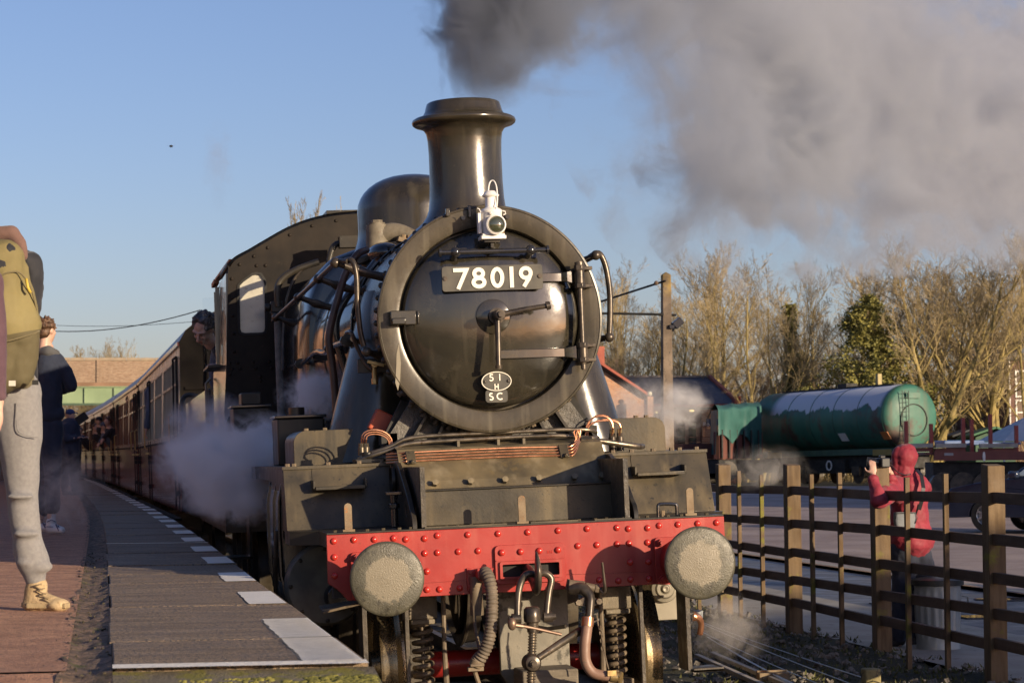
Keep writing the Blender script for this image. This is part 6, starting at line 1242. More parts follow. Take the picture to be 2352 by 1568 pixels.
for i, (px, py, rx) in enumerate(((1445+0, 0, 0),)): pass
pud = D_.materials.new('puddle_water'); pud.use_nodes = True; q = pud.node_tree.nodes['Principled BSDF']; q.inputs['Base Color'].default_value = (.05, .055, .06, 1); q.inputs['Roughness'].default_value = .03; q.inputs['Specular IOR Level'].default_value = 1
for i, (px, py, rx, ry, lb) in enumerate(((2310, 1375, .32, .28, 'larger puddle on the dark tarmac near the right edge'), (2250, 1415, .30, .25, 'puddle by the path edge between bin and last fence post'), (2040, 1385, .22, .30, 'small puddle behind the fence left of the person in red'))):
    c = ground(px, py, -.04); mb = MB(); mb.plate([(c.x+rx*(1+.25*sin(3*a+i))*cos(a), c.y+ry*(1+.2*cos(2*a))*sin(a)) for a in (2*pi*k/28 for k in range(28))], axis='Z', a0=-.052, a1=-.036); tag(mb.build('puddle', pud, smooth=0), lb, 'puddle')
# ================================================================== PEOPLE
clouds = D_.textures.new('cloth_folds', 'CLOUDS'); clouds.noise_scale = .11; clouds.noise_depth = 2
long_folds = D_.textures.new('long_folds', 'CLOUDS'); long_folds.noise_scale = .20; long_folds.noise_depth = 1; long_folds.cloud_type = 'GRAYSCALE'
fine = D_.textures.new('hair_clumps', 'CLOUDS'); fine.noise_scale = .022; fine.noise_depth = 2
class Blob:
    """one continuous body grown from tapered limbs, fused by a voxel remesh"""
    def __init__(s, o=(0, 0, 0)): s.mb = MB(); s.o = Vector(o)
    def c(s, p, q, r1, r2=None, n=14):
        p, q = Vector(p)-s.o, Vector(q)-s.o; r2 = r1 if r2 is None else r2
        s.mb.tube([p, q], [r1, r2], n); s.mb.ell(p, r1*1.001, n, 8); s.mb.ell(q, r2*1.001, n, 8); return s
    def chain(s, pts, rs):
        for i in range(len(pts)-1): s.c(pts[i], pts[i+1], rs[i], rs[i+1])
        return s
    def e(s, c, r, R=None): s.mb.ell(Vector(c)-s.o, r, 20, 14, R); return s
    def build(s, name, mat, parent=None, vox=.012, folds=0.0, smooth=4, tex=None):
        o = s.mb.build(name, mat, parent, smooth=180)
        m = o.modifiers.new('fuse', 'REMESH'); m.mode = 'VOXEL'; m.voxel_size = vox; m.use_smooth_shade = True
        m = o.modifiers.new('smooth', 'SMOOTH'); m.iterations = smooth; m.factor = .5
        if folds:
            m = o.modifiers.new('folds', 'DISPLACE'); m.texture = tex or clouds; m.strength = folds; m.mid_level = .5
        return o
skin = pm('skin', (.50, .29, .22), (.60, .38, .29), .45, .55, scale=12, bump=.0006, bscale=120); skin.node_tree.nodes['Principled BSDF'].inputs['Subsurface Weight'].default_value = .08
def cloth(name, c, c2=None, rough=.85, **k): return pm(name, c, c2 or tuple(x*1.35 for x in c), rough, scale=k.pop('scale', 6), bump=k.pop('bump', .0012), bscale=k.pop('bscale', 160), sheen=.15, **k)
hairb = pm('brown_hair', (.045, .025, .014), (.15, .08, .045), .45, .6, scale=30, stretch=(1, 1, .4), bump=.006, bscale=60)
hairg = pm('greying_dark_hair', (.03, .026, .026), (.15, .14, .14), .4, .55, scale=14, bump=.008, bscale=50)
def rotm(yaw, pitch=0, roll=0): return Matrix.Rotation(yaw, 3, 'Z') @ Matrix.Rotation(pitch, 3, 'X') @ Matrix.Rotation(roll, 3, 'Y')
def head(b, c, R, k=1.0):
    """head facing local -Y, centre c: cranium, jaw, nose, brow, cheeks, lips, ears"""
    c = Vector(c); f = lambda x, y, z: c+R @ (Vector((x, y, z))*k)
    b.e(f(0, .012, .028), [v*k for v in (.074, .094, .088)], R); b.e(f(0, -.022, -.03), [v*k for v in (.060, .066, .078)], R); b.e(f(0, -.045, -.088), [v*k for v in (.034, .034, .026)], R)
    b.c(f(0, -.088, .012), f(0, -.114, -.030), .010*k, .015*k); b.e(f(-.013, -.098, -.034), .010*k); b.e(f(.013, -.098, -.034), .010*k)
    b.c(f(-.050, -.066, .026), f(-.012, -.086, .022), .013*k, .012*k); b.c(f(.050, -.066, .026), f(.012, -.086, .022), .013*k, .012*k)
    b.e(f(-.036, -.064, -.022), [v*k for v in (.022, .022, .02)], R); b.e(f(.036, -.064, -.022), [v*k for v in (.022, .022, .02)], R)
    b.c(f(-.020, -.082, -.058), f(.020, -.082, -.058), .0085*k); b.c(f(-.016, -.080, -.070), f(.016, -.080, -.070), .009*k)
    for s_ in (-1, 1): b.e(f(s_*.077, .008, -.002), [v*k for v in (.009, .018, .031)], R)
    b.c(f(0, .02, -.05), f(0, .045, -.17), .052*k, .055*k)
def face_bits(parent, c, R, k=1.0, o=(0, 0, 0)):
    c = Vector(c)-Vector(o); f = lambda x, y, z: c+R @ (Vector((x, y, z))*k)
    for s_ in (-1, 1):
        MB().ell(f(s_*.030, -.080, .006), (.0115*k, .0085*k, .0065*k), 12, 8, R).build('eye', pm('eye_white', (.5, .46, .42), (.55, .5, .46), .25) if 'eye_white' not in MATS else MATS['eye_white'], parent, 180)
        MB().ell(f(s_*.030, -.0875, .005), (.0052*k, .003*k, .0055*k), 10, 6, R).build('iris', dark, parent, 180)
        MB().tube([f(s_*.012, -.099, .026), f(s_*.030, -.098, .031), f(s_*.050, -.084, .026)], [.003*k, .0042*k, .002*k], 6).build('eyebrow', hairb, parent, 180)
    MB().tube([f(-.021, -.089, -.0645), f(0, -.0955, -.063), f(.021, -.089, -.0645)], [.002*k, .0036*k, .002*k], 6).build('mouth', pm('lip', (.30, .09, .075), (.36, .12, .10), .4) if 'lip' not in MATS else MATS['lip'], parent, 180)
def hand(b, wrist, d, up, side, k=1.0, curl=.5, spread=1):
    """palm, four unequal bent fingers, thumb; d = pointing direction, up = back of the hand, side = thumb side"""
    w = Vector(wrist); d = Vector(d).normalized(); up = (Vector(up)-d*d.dot(Vector(up))).normalized(); t = d.cross(up)*side
    R = Matrix((t, d, up)).transposed()
    b.e(w+d*.048*k, (.038*k, .050*k, .014*k), R)
    for i, (L, o) in enumerate(((.070, .027), (.079, .009), (.073, -.009), (.058, -.026))):
        p = w+d*.085*k+t*o*k; a = curl*(.5+.12*i); q = p
        for j, s_ in enumerate((.45, .32, .23)):
            dd = (d*cos(a)-up*sin(a)+t*o*1.2*(1 if j == 0 else 0)*spread).normalized(); q2 = q+dd*L*s_*k; b.c(q, q2, (.0088-.0011*j)*k, (.0082-.0011*j)*k, 8); q = q2; a += curl*.8
    p = w+d*.022*k+t*.030*k; q = p+(d*.55+t*.8-up*.2).normalized()*.038*k; b.c(p, q, .012*k, .0105*k, 8); b.c(q, q+(d*.9+t*.25-up*.4).normalized()*.034*k, .0100*k, .0082*k, 8)
def hair_clump(parent, c, R, k, mat, o, spikes=60, seed=1, r=.018, long=1.0, back=True):
    random.seed(seed); b = Blob(o); c = Vector(c); f = lambda x, y, z: c+R @ (Vector((x, y, z))*k)
    b.e(f(0, .028, .045), [v*k for v in (.084, .094, .082)], R); b.e(f(0, .055, -.005), [v*k for v in (.076, .062, .07)], R)
    for i in range(spikes):
        a = random.uniform(0, 2*pi); z = random.uniform(.0, 1); s_ = sqrt(1-z*z*.9)
        y = .03+.095*s_*sin(a); 
        if y < -.045 and z < .55: continue
        p = f(.082*s_*cos(a), y, .035+.09*z); dd = R @ Vector((cos(a)*.5+random.gauss(0, .5), sin(a)*.5+random.gauss(0, .5), random.uniform(-.5, .6)))
        b.c(p, p+dd.normalized()*.028*k*long, r*k, r*.45*k, 7)
    return b.build('hair', mat, parent, vox=.006*max(1, k), folds=.010, smooth=1, tex=fine)
def A(px, py, D): return at(px, py, D)

# ---- driver leaning from the cab
D1 = 23.0
drv_o = at(505, 800, D1+.2)
drv = Blob(drv_o); hc = at(468, 757, D1); Rh = rotm(radians(-38), radians(38), radians(10))
head(drv, hc, Rh, 1.22)
sh = at(512, 812, D1+.35); drv.c(hc+Vector((.05, .06, -.10)), sh, .055, .06)
drv.c(at(520, 905, D1+.5), sh, .13, .12); w_ = at(498, 838, D1-.08); drv.c(at(512, 845, D1+.25), w_, .03, .026)
hand(drv, w_, Vector((-.55, -.8, -.1)), (0, -.3, 1), 1, 1.05, .9)
person_d = drv.build('person', skin, None, vox=.007, smooth=3); person_d.location = drv_o
tag(person_d, 'person with tousled dark hair and navy jacket leaning out of the engine cab', 'person')
face_bits(person_d, hc, Rh, 1.22, drv_o)
j = Blob(drv_o); j.e(at(507, 850, D1+.32), (.12, .2, .28)); j.c(sh, at(500, 800, D1+.15), .085, .07); j.c(at(503, 800, D1+.2), at(508, 850, D1+.1), .06, .045); j.build('jacket', cloth('navy_work_jacket', (.018, .024, .05)), person_d, .012, .02)
hair_clump(person_d, hc, Rh, 1.22, hairg, drv_o, 70, 4, .022, .8)

# ---- man with backpack, cropped by the left edge
DB = 10.8; s1 = DB/FPX
def px_person(label, D, foot, group=None):
    o = at(foot[0], foot[1], D); return o
ob = at(60, 1398, DB); b = Blob(ob)
Q = lambda x, y, d=0: at(x, y, DB+d)
hdc = Q(-52, 500, -.05); Rb = rotm(radians(155), radians(-12)); head(b, hdc, Rb)
b.c(Q(5, 660, .05), Q(5, 860, .05), 55*s1, 55*s1); b.c(Q(45, 890), Q(48, 1120), 42*s1, 26*s1); b.c(Q(48, 1120), Q(84, 1335), 28*s1, 18*s1); b.c(Q(-20, 890), Q(-60, 1120, .1), 46*s1, 30*s1); b.c(Q(-60, 1120, .1), Q(-80, 1340, .1), 28*s1, 18*s1)
b.c(Q(84, 1340), Q(86, 1370), 18*s1, 20*s1); b.c(Q(40, 620, .1), Q(66, 612, .06), 14*s1, 12*s1); b.c(Q(68, 612, .05), Q(62, 720, .15), 13*s1, 12*s1); b.c(Q(62, 720, .15), Q(10, 790, .35), 12*s1, 10*s1); hand(b, Q(8, 792, .38), Vector((-1, .4, 0)), (0, 0, 1), 1)
pb = b.build('person', skin, None, .012); pb.location = ob
tag(pb, 'person in grey jogging trousers and suede boots carrying a yellow rucksack at left edge', 'person')
jog = cloth('grey_jogging_fabric', (.185, .18, .185), (.225, .22, .22), .95, scale=60, bscale=260)
t = Blob(ob); t.c(Q(32, 905), Q(44, 1010), 66*s1, 52*s1).c(Q(44, 1010), Q(48, 1130), 52*s1, 37*s1).c(Q(48, 1130), Q(63, 1250), 37*s1, 35*s1).c(Q(63, 1250), Q(77, 1290), 37*s1, 38*s1).c(Q(77, 1290), Q(81, 1330), 33*s1, 25*s1).e(Q(94, 1300, -.03), (27*s1, 22*s1, 15*s1)).e(Q(62, 1292, -.04), (26*s1, 24*s1, 9*s1)).e(Q(46, 1140, -.08), (34*s1, 20*s1, 8*s1)).e(Q(60, 1225, -.07), (33*s1, 20*s1, 9*s1))
t.c(Q(-15, 905, .05), Q(-50, 1120, .1), 66*s1, 42*s1).c(Q(-50, 1120, .1), Q(-75, 1300, .1), 40*s1, 30*s1)
t.build('trousers', jog, pb, .012, .022, 3, long_folds)
MB().tube([Q(38, 925, -.13)-ob, Q(40, 985, -.125)-ob, Q(62, 1000, -.12)-ob, Q(88, 1004, -.09)-ob], .0025, 6, smooth=4).build('pocket_seam', jog, pb, 180)
MB().lathe([(.040, .0), (.044, .02), (.043, .05), (.046, .07)], Q(82, 1338)-ob, 'Z', 20).build('sock', cloth('pale_sock', (.5, .48, .44)), pb, 180)
suede = pm('tan_suede', (.36, .26, .14), (.46, .345, .20), .8, .95, scale=9, spots=(.26, .18, .09), spot_scale=30, bump=.004, bscale=60)
t = Blob(ob); t.c(Q(84, 1345, .0), Q(80, 1378), 26*s1, 27*s1).c(Q(86, 1378, -.01), Q(132, 1388, -.05), 24*s1, 17*s1).e(Q(134, 1388, -.05), (27*s1, .05, 15*s1)).e(Q(70, 1388), (20*s1, .045, 14*s1))
bo = t.build('boot', suede, pb, .008, .012, 3)
soleV = [Q(48, 1394, .04), Q(60, 1399, -.06), Q(100, 1401, -.07), Q(150, 1403, -.10), Q(161, 1398, -.06), Q(155, 1392, .03), Q(100, 1392, .04)]
mb = MB(); zf = min(v.z for v in soleV)
pl = [(v.x-ob.x, v.y-ob.y) for v in soleV]; mb.plate(pl, axis='Z', a0=1.003-ob.z, a1=1.028-ob.z); mb.build('sole', pm('boot_sole', (.26, .19, .10), (.34, .26, .15), .8, bump=.004), bo, 0, .006)
lc = MB()
for i in range(4): lc.tube([Q(78+7*i, 1345+10*i, -.062-.006*i)-ob, Q(96+7*i, 1340+10*i, -.062-.006*i)-ob], .0035, 6); lc.tube([Q(78+7*i, 1345+10*i, -.062-.006*i)-ob, Q(98+7*i, 1354+10*i, -.062-.006*i)-ob], .0035, 6)
lc.build('laces', pm('boot_lace', (.20, .14, .08), (.26, .2, .12), .8), bo, 180)
dk = cloth('dark_shell_jacket', (.010, .011, .016), (.022, .023, .030), .8)
t = Blob(ob); t.c(Q(10, 650, .05), Q(10, 880, .05), 78*s1, 74*s1).c(Q(66, 606, .0), Q(73, 700, .02), 31*s1, 27*s1).c(Q(72, 700, .05), Q(66, 790, .12), 25*s1, 20*s1).c(Q(20, 595, .05), Q(68, 602, .03), 38*s1, 27*s1); t.build('jacket', dk, pb, .010, .034, 2)
t = Blob(ob); t.chain([Q(-10, 538, -.06), Q(25, 536, -.06), Q(48, 560, -.08), Q(56, 590, -.08)], [20*s1, 19*s1, 13*s1, 8*s1]); t.build('hood', cloth('brown_hood', (.13, .070, .055), (.18, .105, .085)), pb, .010, .015)
t = Blob(ob); t.chain([Q(-15, 578, -.24), Q(18, 580, -.25), Q(30, 598, -.25), Q(6, 618, -.28), Q(-14, 610, -.28), Q(-22, 636, -.30)], [27*s1, 24*s1, 20*s1, 25*s1, 28*s1, 26*s1]); t.build('hood_lining', dk, pb, .010, .02)
hair_clump(pb, hdc, Rb, 1.0, hairb, ob, 60, 3)
# rucksack
orx = Q(40, 720, -.22); rk = Blob(orx); ye = pm('olive_yellow_canvas', (.165, .135, .055), (.22, .185, .08), .75, .9, scale=4, bump=.0015, bscale=220)
ol = cloth('olive_canvas', (.13, .105, .05), (.18, .15, .075))
rk.c(Q(5, 600, -.22), Q(5, 740, -.24), 52*s1, 66*s1).c(Q(30, 625, -.20), Q(44, 745, -.22), 38*s1, 48*s1).c(Q(44, 745, -.22), Q(38, 850, -.20), 50*s1, 44*s1).c(Q(0, 740, -.24), Q(0, 850, -.20), 64*s1, 56*s1)
rkm = ye
nt = ye.node_tree; p_ = nt.nodes['Principled BSDF']; tcn = nt.nodes.new('ShaderNodeTexCoord').outputs['Object']; s3 = nt.nodes.new('ShaderNodeSeparateXYZ'); nt.links.new(tcn, s3.inputs[0])
cut = ramp(nt, mth(nt, 'ADD', s3.outputs[2], mth(nt, 'MULTIPLY', s3.outputs[0], -.25)), [(0, 1), (.001, 1)]); zc_ = Q(40, 768, -.22).z-orx.z
gt = mth(nt, 'GREATER_THAN', mth(nt, 'ADD', s3.outputs[2], mth(nt, 'MULTIPLY', s3.outputs[0], -.22)), zc_)
nt.links.new(mixc(nt, gt, (.105, .088, .045), p_.inputs['Base Color'].links[0].from_socket), p_.inputs['Base Color'])
rks = rk.build('rucksack', ye, None, .010, .026, 3); rks.location = orx; tag(rks, 'yellow and olive canvas rucksack on the back of the person at the left edge', 'rucksack')
t = Blob(orx); t.c(Q(-5, 868, -.20), Q(52, 866, -.18), 30*s1, 28*s1); t.build('base_pocket', ol, rks, .010, .012)
for pts in ([Q(-10, 640, -.345), Q(20, 626, -.335), Q(48, 628, -.31), Q(72, 665, -.28), Q(84, 712, -.24)], [Q(-12, 790, -.37), Q(30, 780, -.355), Q(70, 768, -.32), Q(90, 760, -.27)]):
    MB().tube([p-orx for p in pts], .004, 6, smooth=5).build('zip', ol, rks, 180)
MB().tube([Q(60, 640, -.30)-orx, Q(64, 660, -.31)-orx, Q(70, 672, -.30)-orx], .007, 6).build('zip_pull', pm('yellow_cord', (.5, .36, .05), (.6, .45, .08), .6), rks, 180)
MB().obox(Q(81, 878, -.30)-orx, (.028, .01, .022)).build('label_tag', dark, rks, 0); MB().obox(Q(28, 880, -.40)-orx, (.03, .01, .024)).build('label_tag', pm('pale_tag', (.5, .48, .42), (.6, .57, .5), .6), rks, 0)
# ---- sleeve of another person nearer the camera at the very edge
om = at(-60, 1450, 10.1); Dm = 10.1; sm_ = Dm/FPX; Qm = lambda x, y, d=0: at(x, y, Dm+d)
b = Blob(om); head(b, Qm(-150, 430), rotm(radians(170))); b.c(Qm(-130, 600), Qm(-130, 850), 75*sm_, 70*sm_)
for s_, xo in ((1, -85), (-1, -175)): b.c(Qm(xo, 880), Qm(xo, 1150), 45*sm_, 30*sm_); b.c(Qm(xo, 1150), Qm(xo, 1420), 28*sm_, 18*sm_); b.c(Qm(xo, 1425), Qm(xo+40, 1432, -.05), 20*sm_, 16*sm_)
b.c(Qm(-20, 640), Qm(-14, 800), 22*sm_, 20*sm_); b.c(Qm(-14, 800), Qm(-2, 925), 20*sm_, 13*sm_); hand(b, Qm(-1, 928), Vector((.08, 0, -1)), (1, 0, 0), -1, .95, .5)
pmn = b.build('person', skin, None, .012); pmn.location = om; tag(pmn, 'person in a plum coat whose right sleeve and hand enter at the left edge', 'person')
t = Blob(om); t.c(Qm(-130, 600), Qm(-130, 900), 85*sm_, 90*sm_).c(Qm(-60, 610), Qm(-20, 650), 32*sm_, 30*sm_).c(Qm(-20, 650), Qm(-13, 800), 30*sm_, 29*sm_).c(Qm(-13, 800), Qm(-2, 905), 29*sm_, 20*sm_); t.build('coat', cloth('plum_coat', (.075, .035, .05), (.11, .06, .075)), pmn, .012, .02)
t = Blob(om)
for xo in (-85, -175): t.c(Qm(xo, 880), Qm(xo, 1400), 50*sm_, 28*sm_)
t.build('trousers', cloth('black_trousers', (.02, .02, .022)), pmn, .014, .02)
hair_clump(pmn, Qm(-150, 430), rotm(radians(170)), 1.0, hairb, om, 40, 9)

# ---- man in navy with white trainers
D2 = 22.2; s2 = D2/FPX; o2 = at(118, 1222, D2); Q2 = lambda x, y, d=0: at(x, y, D2+d); R2 = rotm(radians(140), radians(-4))
b = Blob(o2); h2 = Q2(107, 760); head(b, h2, R2, 1.0); b.c(Q2(108, 800), Q2(110, 940), 16*s2, 20*s2); b.c(Q2(118, 960), Q2(116, 1085), 18*s2, 12*s2); b.c(Q2(116, 1085), Q2(118, 1195), 12*s2, 9*s2); b.c(Q2(98, 960, .1), Q2(94, 1085, .1), 18*s2, 12*s2); b.c(Q2(94, 1085, .1), Q2(92, 1200, .1), 12*s2, 9*s2)
b.c(Q2(144, 842), Q2(164, 882), 8*s2, 7*s2); b.c(Q2(164, 882), Q2(140, 888, .3), 7*s2, 6*s2); hand(b, Q2(138, 884, .32), Vector((-.4, .8, .1)), (0, 0, 1), 1)
p2_ = b.build('person', skin, None, .012); p2_.location = o2; tag(p2_, 'person with curly brown hair in navy coat and white trainers seen from behind', 'person')
nv = cloth('navy_wool_coat', (.012, .018, .040), (.020, .028, .055))
t = Blob(o2); t.c(Q2(112, 830), Q2(112, 950), 32*s2, 30*s2).c(Q2(100, 950), Q2(128, 950), 24*s2, 22*s2).c(Q2(128, 826), Q2(150, 855), 18*s2, 17*s2).c(Q2(150, 855), Q2(165, 885), 17*s2, 14*s2).c(Q2(165, 886), Q2(138, 896, .22), 14*s2, 11*s2).c(Q2(88, 830), Q2(80, 890), 18*s2, 14*s2); t.build('coat', nv, p2_, .012, .025)
t = Blob(o2); t.chain([Q2(92, 808, -.05), Q2(110, 806, -.09), Q2(128, 812, -.02)], [11*s2, 13*s2, 10*s2]); t.build('hood', cloth('charcoal_hood', (.06, .06, .065), (.09, .09, .095)), p2_, .010, .015)
t = Blob(o2); t.c(Q2(108, 975), Q2(122, 1085), 26*s2, 19*s2).c(Q2(124, 975), Q2(121, 1085), 22*s2, 19*s2).c(Q2(121, 1085), Q2(120, 1165), 19*s2, 18*s2).c(Q2(100, 975, .1), Q2(98, 1170, .1), 20*s2, 16*s2); t.build('trousers', cloth('dark_jeans', (.014, .020, .042), (.025, .034, .065)), p2_, .012, .03)
wsh = pm('white_leather', (.62, .63, .66), (.72, .73, .75), .4)
for x, y, d_, nm in ((118, 1212, 0, 1), (88, 1208, .12, 2)):
    t = Blob(o2); t.c(Q2(x, y-14, d_), Q2(x, y, d_), 12*s2, 14*s2).c(Q2(x, y, d_), Q2(x+24, y+5, d_-.06), 13*s2, 8*s2); st_ = t.build('trainer', wsh, p2_, .007, 0, 3)
    MB().tube([Q2(x-12, y+11, d_)-o2, Q2(x+8, y+12, d_-.02)-o2, Q2(x+32, y+12, d_-.06)-o2], [12*s2*.9, 12*s2*.9, 9*s2], 14).build('sole', wsh, st_, 180) if False else None
    for i in range(3):
        a0 = Q2(x+10+5*i, y-9+3*i, d_-.062)-o2; MB().beam(a0, Q2(x+17+5*i, y+6, d_-.085)-o2, .008, .008).build('stripe', pm('navy_stripe', (.02, .03, .12), (.03, .04, .14), .5) if 'navy_stripe' not in MATS else MATS['navy_stripe'], st_, 0)
    MB().c if False else None
    MB().tube([Q2(x-10, y-14, d_-.058)-o2, Q2(x, y-19, d_-.055)-o2, Q2(x+10, y-14, d_-.05)-o2], .004, 6).build('collar_trim', MATS['navy_stripe'], st_, 180)
    MB().lathe([(.040, 0), (.038, .05), (.042, .10)], Q2(x+1, y-14, d_)-o2, 'Z', 18).build('sock', cloth('white_sock%d' % nm, (.6, .6, .62)), p2_, 180)
c_ = Q2(104, 1211, -.072)-o2; text('adidas', .030, MATS['navy_stripe'], p2_, c_, (pi/2, 0, radians(-4)), ext=.0008)
hair_clump(p2_, h2, R2, 1.0, hairb, o2, 120, 5, .016, 1.1)
# ---- farther people on the platform
def far_person(label, D, x, yh, yf, coat, trou, yaw, cap=None, arm=None, hairm=hairb, holds=None, w=1.0, group=None):
    s = (yf-yh)/1.76; k = D/FPX; o = at(x, yf, D); q = lambda dx, h, d=0: o+RT*dx+Vector((0, 0, h))+Vector((0, d, 0)); R = rotm(yaw)
    b = Blob(o); hc_ = q(0, 1.63); head(b, hc_, R); b.c(q(0, 1.40), q(0, 1.0), .15, .14)
    for s_ in (-1, 1): b.c(q(s_*.09, .92), q(s_*.10, .50), .085, .06); b.c(q(s_*.10, .50), q(s_*.10, .09), .055, .04); f_ = R @ Vector((0, -.14, 0)); b.c(q(s_*.10, .05), q(s_*.10, .04)+f_, .05, .04)
    fw2 = R @ Vector((0, -1, 0)); sd = R @ Vector((1, 0, 0))
    for s_ in (-1, 1):
        sh_ = q(0, 1.40)+sd*.19*s_; el_ = sh_+Vector((0, 0, -.27))+fw2*.04+sd*.05*s_
        wr = el_+(fw2*.20+Vector((0, 0, .04))-sd*.08*s_ if arm else Vector((0, 0, -.24))+fw2*.05); b.c(sh_, el_, .055, .045); b.c(el_, wr, .042, .032); hand(b, wr, (wr-el_), (0, 0, 1), s_, 1, .8)
        if arm and s_ == 1: grip = wr+fw2*.12
    r = b.build('person', skin, None, .016); r.location = o; tag(r, label, 'person', group)
    t = Blob(o); t.c(q(0, 1.38), q(0, .92), .19*w, .19*w)
    for s_ in (-1, 1):
        sh_ = q(0, 1.40)+sd*.18*s_; el_ = sh_+Vector((0, 0, -.27))+fw2*.04+sd*.05*s_; wr = el_+(fw2*.18+Vector((0, 0, .04))-sd*.08*s_ if arm else Vector((0, 0, -.22))+fw2*.05); t.c(sh_, el_, .08, .07); t.c(el_, wr, .068, .05)
    t.build('coat', coat, r, .018, .03)
    t = Blob(o)
    for s_ in (-1, 1): t.c(q(s_*.085, .92), q(s_*.10, .50), .105, .09); t.c(q(s_*.10, .50), q(s_*.10, .13), .088, .075)
    t.build('trousers', trou, r, .018, .03)
    t = Blob(o)
    for s_ in (-1, 1): t.c(q(s_*.10, .06), q(s_*.10, .05)+R @ Vector((0, -.15, 0)), .058, .045)
    t.build('shoes', pm('brown_shoe', (.08, .055, .035), (.12, .085, .05), .6) if 'brown_shoe' not in MATS else MATS['brown_shoe'], r, .014)
    if cap:
        t = Blob(o); t.e(hc_+Vector((0, 0, .055)), (.095, .10, .07)); t.c(hc_+R @ Vector((-.04, -.09, .05)), hc_+R @ Vector((-.03, -.16, .04)), .012); t.c(hc_+R @ Vector((.04, -.09, .05)), hc_+R @ Vector((.03, -.16, .04)), .012); t.c(hc_+R @ Vector((-.03, -.15, .042)), hc_+R @ Vector((.03, -.15, .042)), .014); t.build('cap', cap, r, .010)
    else: hair_clump(r, hc_, R, 1.0, hairm, o, 30, 2)
    return r, (grip if arm else None), fw2
navy3 = cloth('dark_navy_anorak', (.018, .026, .055), (.03, .04, .075))
p3, g3, f3 = far_person('person in dark navy anorak and blue cap holding a dark tablet on the platform', 47, 160, 903, 1138, navy3, cloth('dark_trousers', (.016, .016, .022)), radians(65), cap=cloth('blue_cap', (.02, .04, .13)), arm=True, w=1.1)
c_ = at(188, 960, 46.8); tag(MB().obox(c_, (.24, .02, .17), Matrix.Rotation(-.6, 3, 'Y')).build('tablet', dark, smooth=0, bevel=.006), 'dark tablet held up by the person in the blue cap', 'tablet')
p4, g4, f4 = far_person('person all in black standing furthest along the platform beyond the one in the blue cap', 76, 173, 987, 1103, cloth('black_padded_coat', (.012, .013, .018)), cloth('black_trousers_far', (.012, .012, .014)), radians(80), w=1.1)
# ---- passengers leaning from coach windows
def leaner(label, px, py, D, coat, seed, yaw, cap=None, arms=False, k=1.0):
    c = at(px, py, D); o = c+Vector((.25, .1, -.5)); R = rotm(yaw, radians(8)); b = Blob(o); head(b, c, R, k); b.c(c+Vector((.05, .03, -.2)), c+Vector((.30, .1, -.5)), .10, .14)
    if arms: b.c(c+Vector((.02, -.1, -.28)), c+Vector((-.12, -.2, -.48)), .05, .04); hand(b, c+Vector((-.12, -.2, -.48)), Vector((-.3, -.6, -.5)), (0, 0, 1), 1, 1, .6)
    r = b.build('person', skin, None, .012); r.location = o; tag(r, label, 'person', 'passengers leaning from the coach windows')
    t = Blob(o); t.c(c+Vector((.06, .04, -.27)), c+Vector((.32, .1, -.52)), .14, .17)
    if arms: t.c(c+Vector((.02, -.1, -.28)), c+Vector((-.10, -.18, -.44)), .07, .055)
    t.build('coat', coat, r, .014, .02); 
    if cap: q = Blob(o); q.e(c+Vector((0, .01, .05)), (.10, .105, .08)); q.c(c+R @ Vector((-.03, -.12, .04)), c+R @ Vector((.03, -.12, .04)), .018); q.build('cap', cap, r, .010)
    else: hair_clump(r, c, R, k, hairb if seed % 2 else hairg, o, 40, seed)
    return r
bl, gy = cloth('black_anorak', (.014, .014, .018)), cloth('blue_grey_fleece', (.06, .075, .11))
leaner('pale passenger with dark hair, the nearer of two heads leaning by the second coach', 311, 927, 50.5, bl, 2, radians(-25))
leaner('passenger in dark hood behind the nearest leaning head at the second coach', 297, 922, 53.5, bl, 3, radians(-10))
leaner('passenger with a dark cap highest of the far group leaning from the train', 227, 966, 68, bl, 4, radians(10), bl)
leaner('passenger with arms outside in dark coat, right of the far group leaning out', 247, 968, 62, bl, 5, radians(-40), None, True)
leaner('passenger in blue coat low in the middle of the far group leaning out', 238, 979, 65, gy, 6, radians(20), gy, True)
leaner('passenger with reddish hair low at the left of the far leaning group', 219, 982, 71, bl, 7, radians(30))
leaner('farthest passenger leaning out near the end of the train', 184, 990, 84, bl, 8, radians(0))
# arm hanging from the first coach
oa = at(343, 905, 41.3); b = Blob(oa); Qa = lambda x, y, d=0: at(x, y, 41.0+d); b.c(Qa(348, 905, .3), Qa(344, 950), .06, .045); b.c(Qa(344, 950), Qa(336, 985, -.1), .045, .035); hand(b, Qa(336, 986, -.1), Vector((-.15, -.1, -1)), (-1, 0, 0), 1, 1.1, .5); b.c(Qa(352, 905, .5), Qa(357, 960, .5), .14, .15); head(b, Qa(362, 890, .7), rotm(radians(20)), .95)
ra = b.build('person', skin, None, .012); ra.location = oa; tag(ra, 'passenger whose blue grey sleeve and hand hang outside the first coach', 'person', 'passengers leaning from the coach windows')
t = Blob(oa); t.c(Qa(349, 900, .3), Qa(345, 948), .085, .08).c(Qa(345, 948), Qa(337, 980, -.09), .08, .055).c(Qa(352, 905, .5), Qa(357, 960, .5), .16, .17); t.build('jacket', gy, ra, .014, .02)
hair_clump(ra, Qa(362, 890, .7), rotm(radians(20)), .95, hairb, oa, 30, 11)

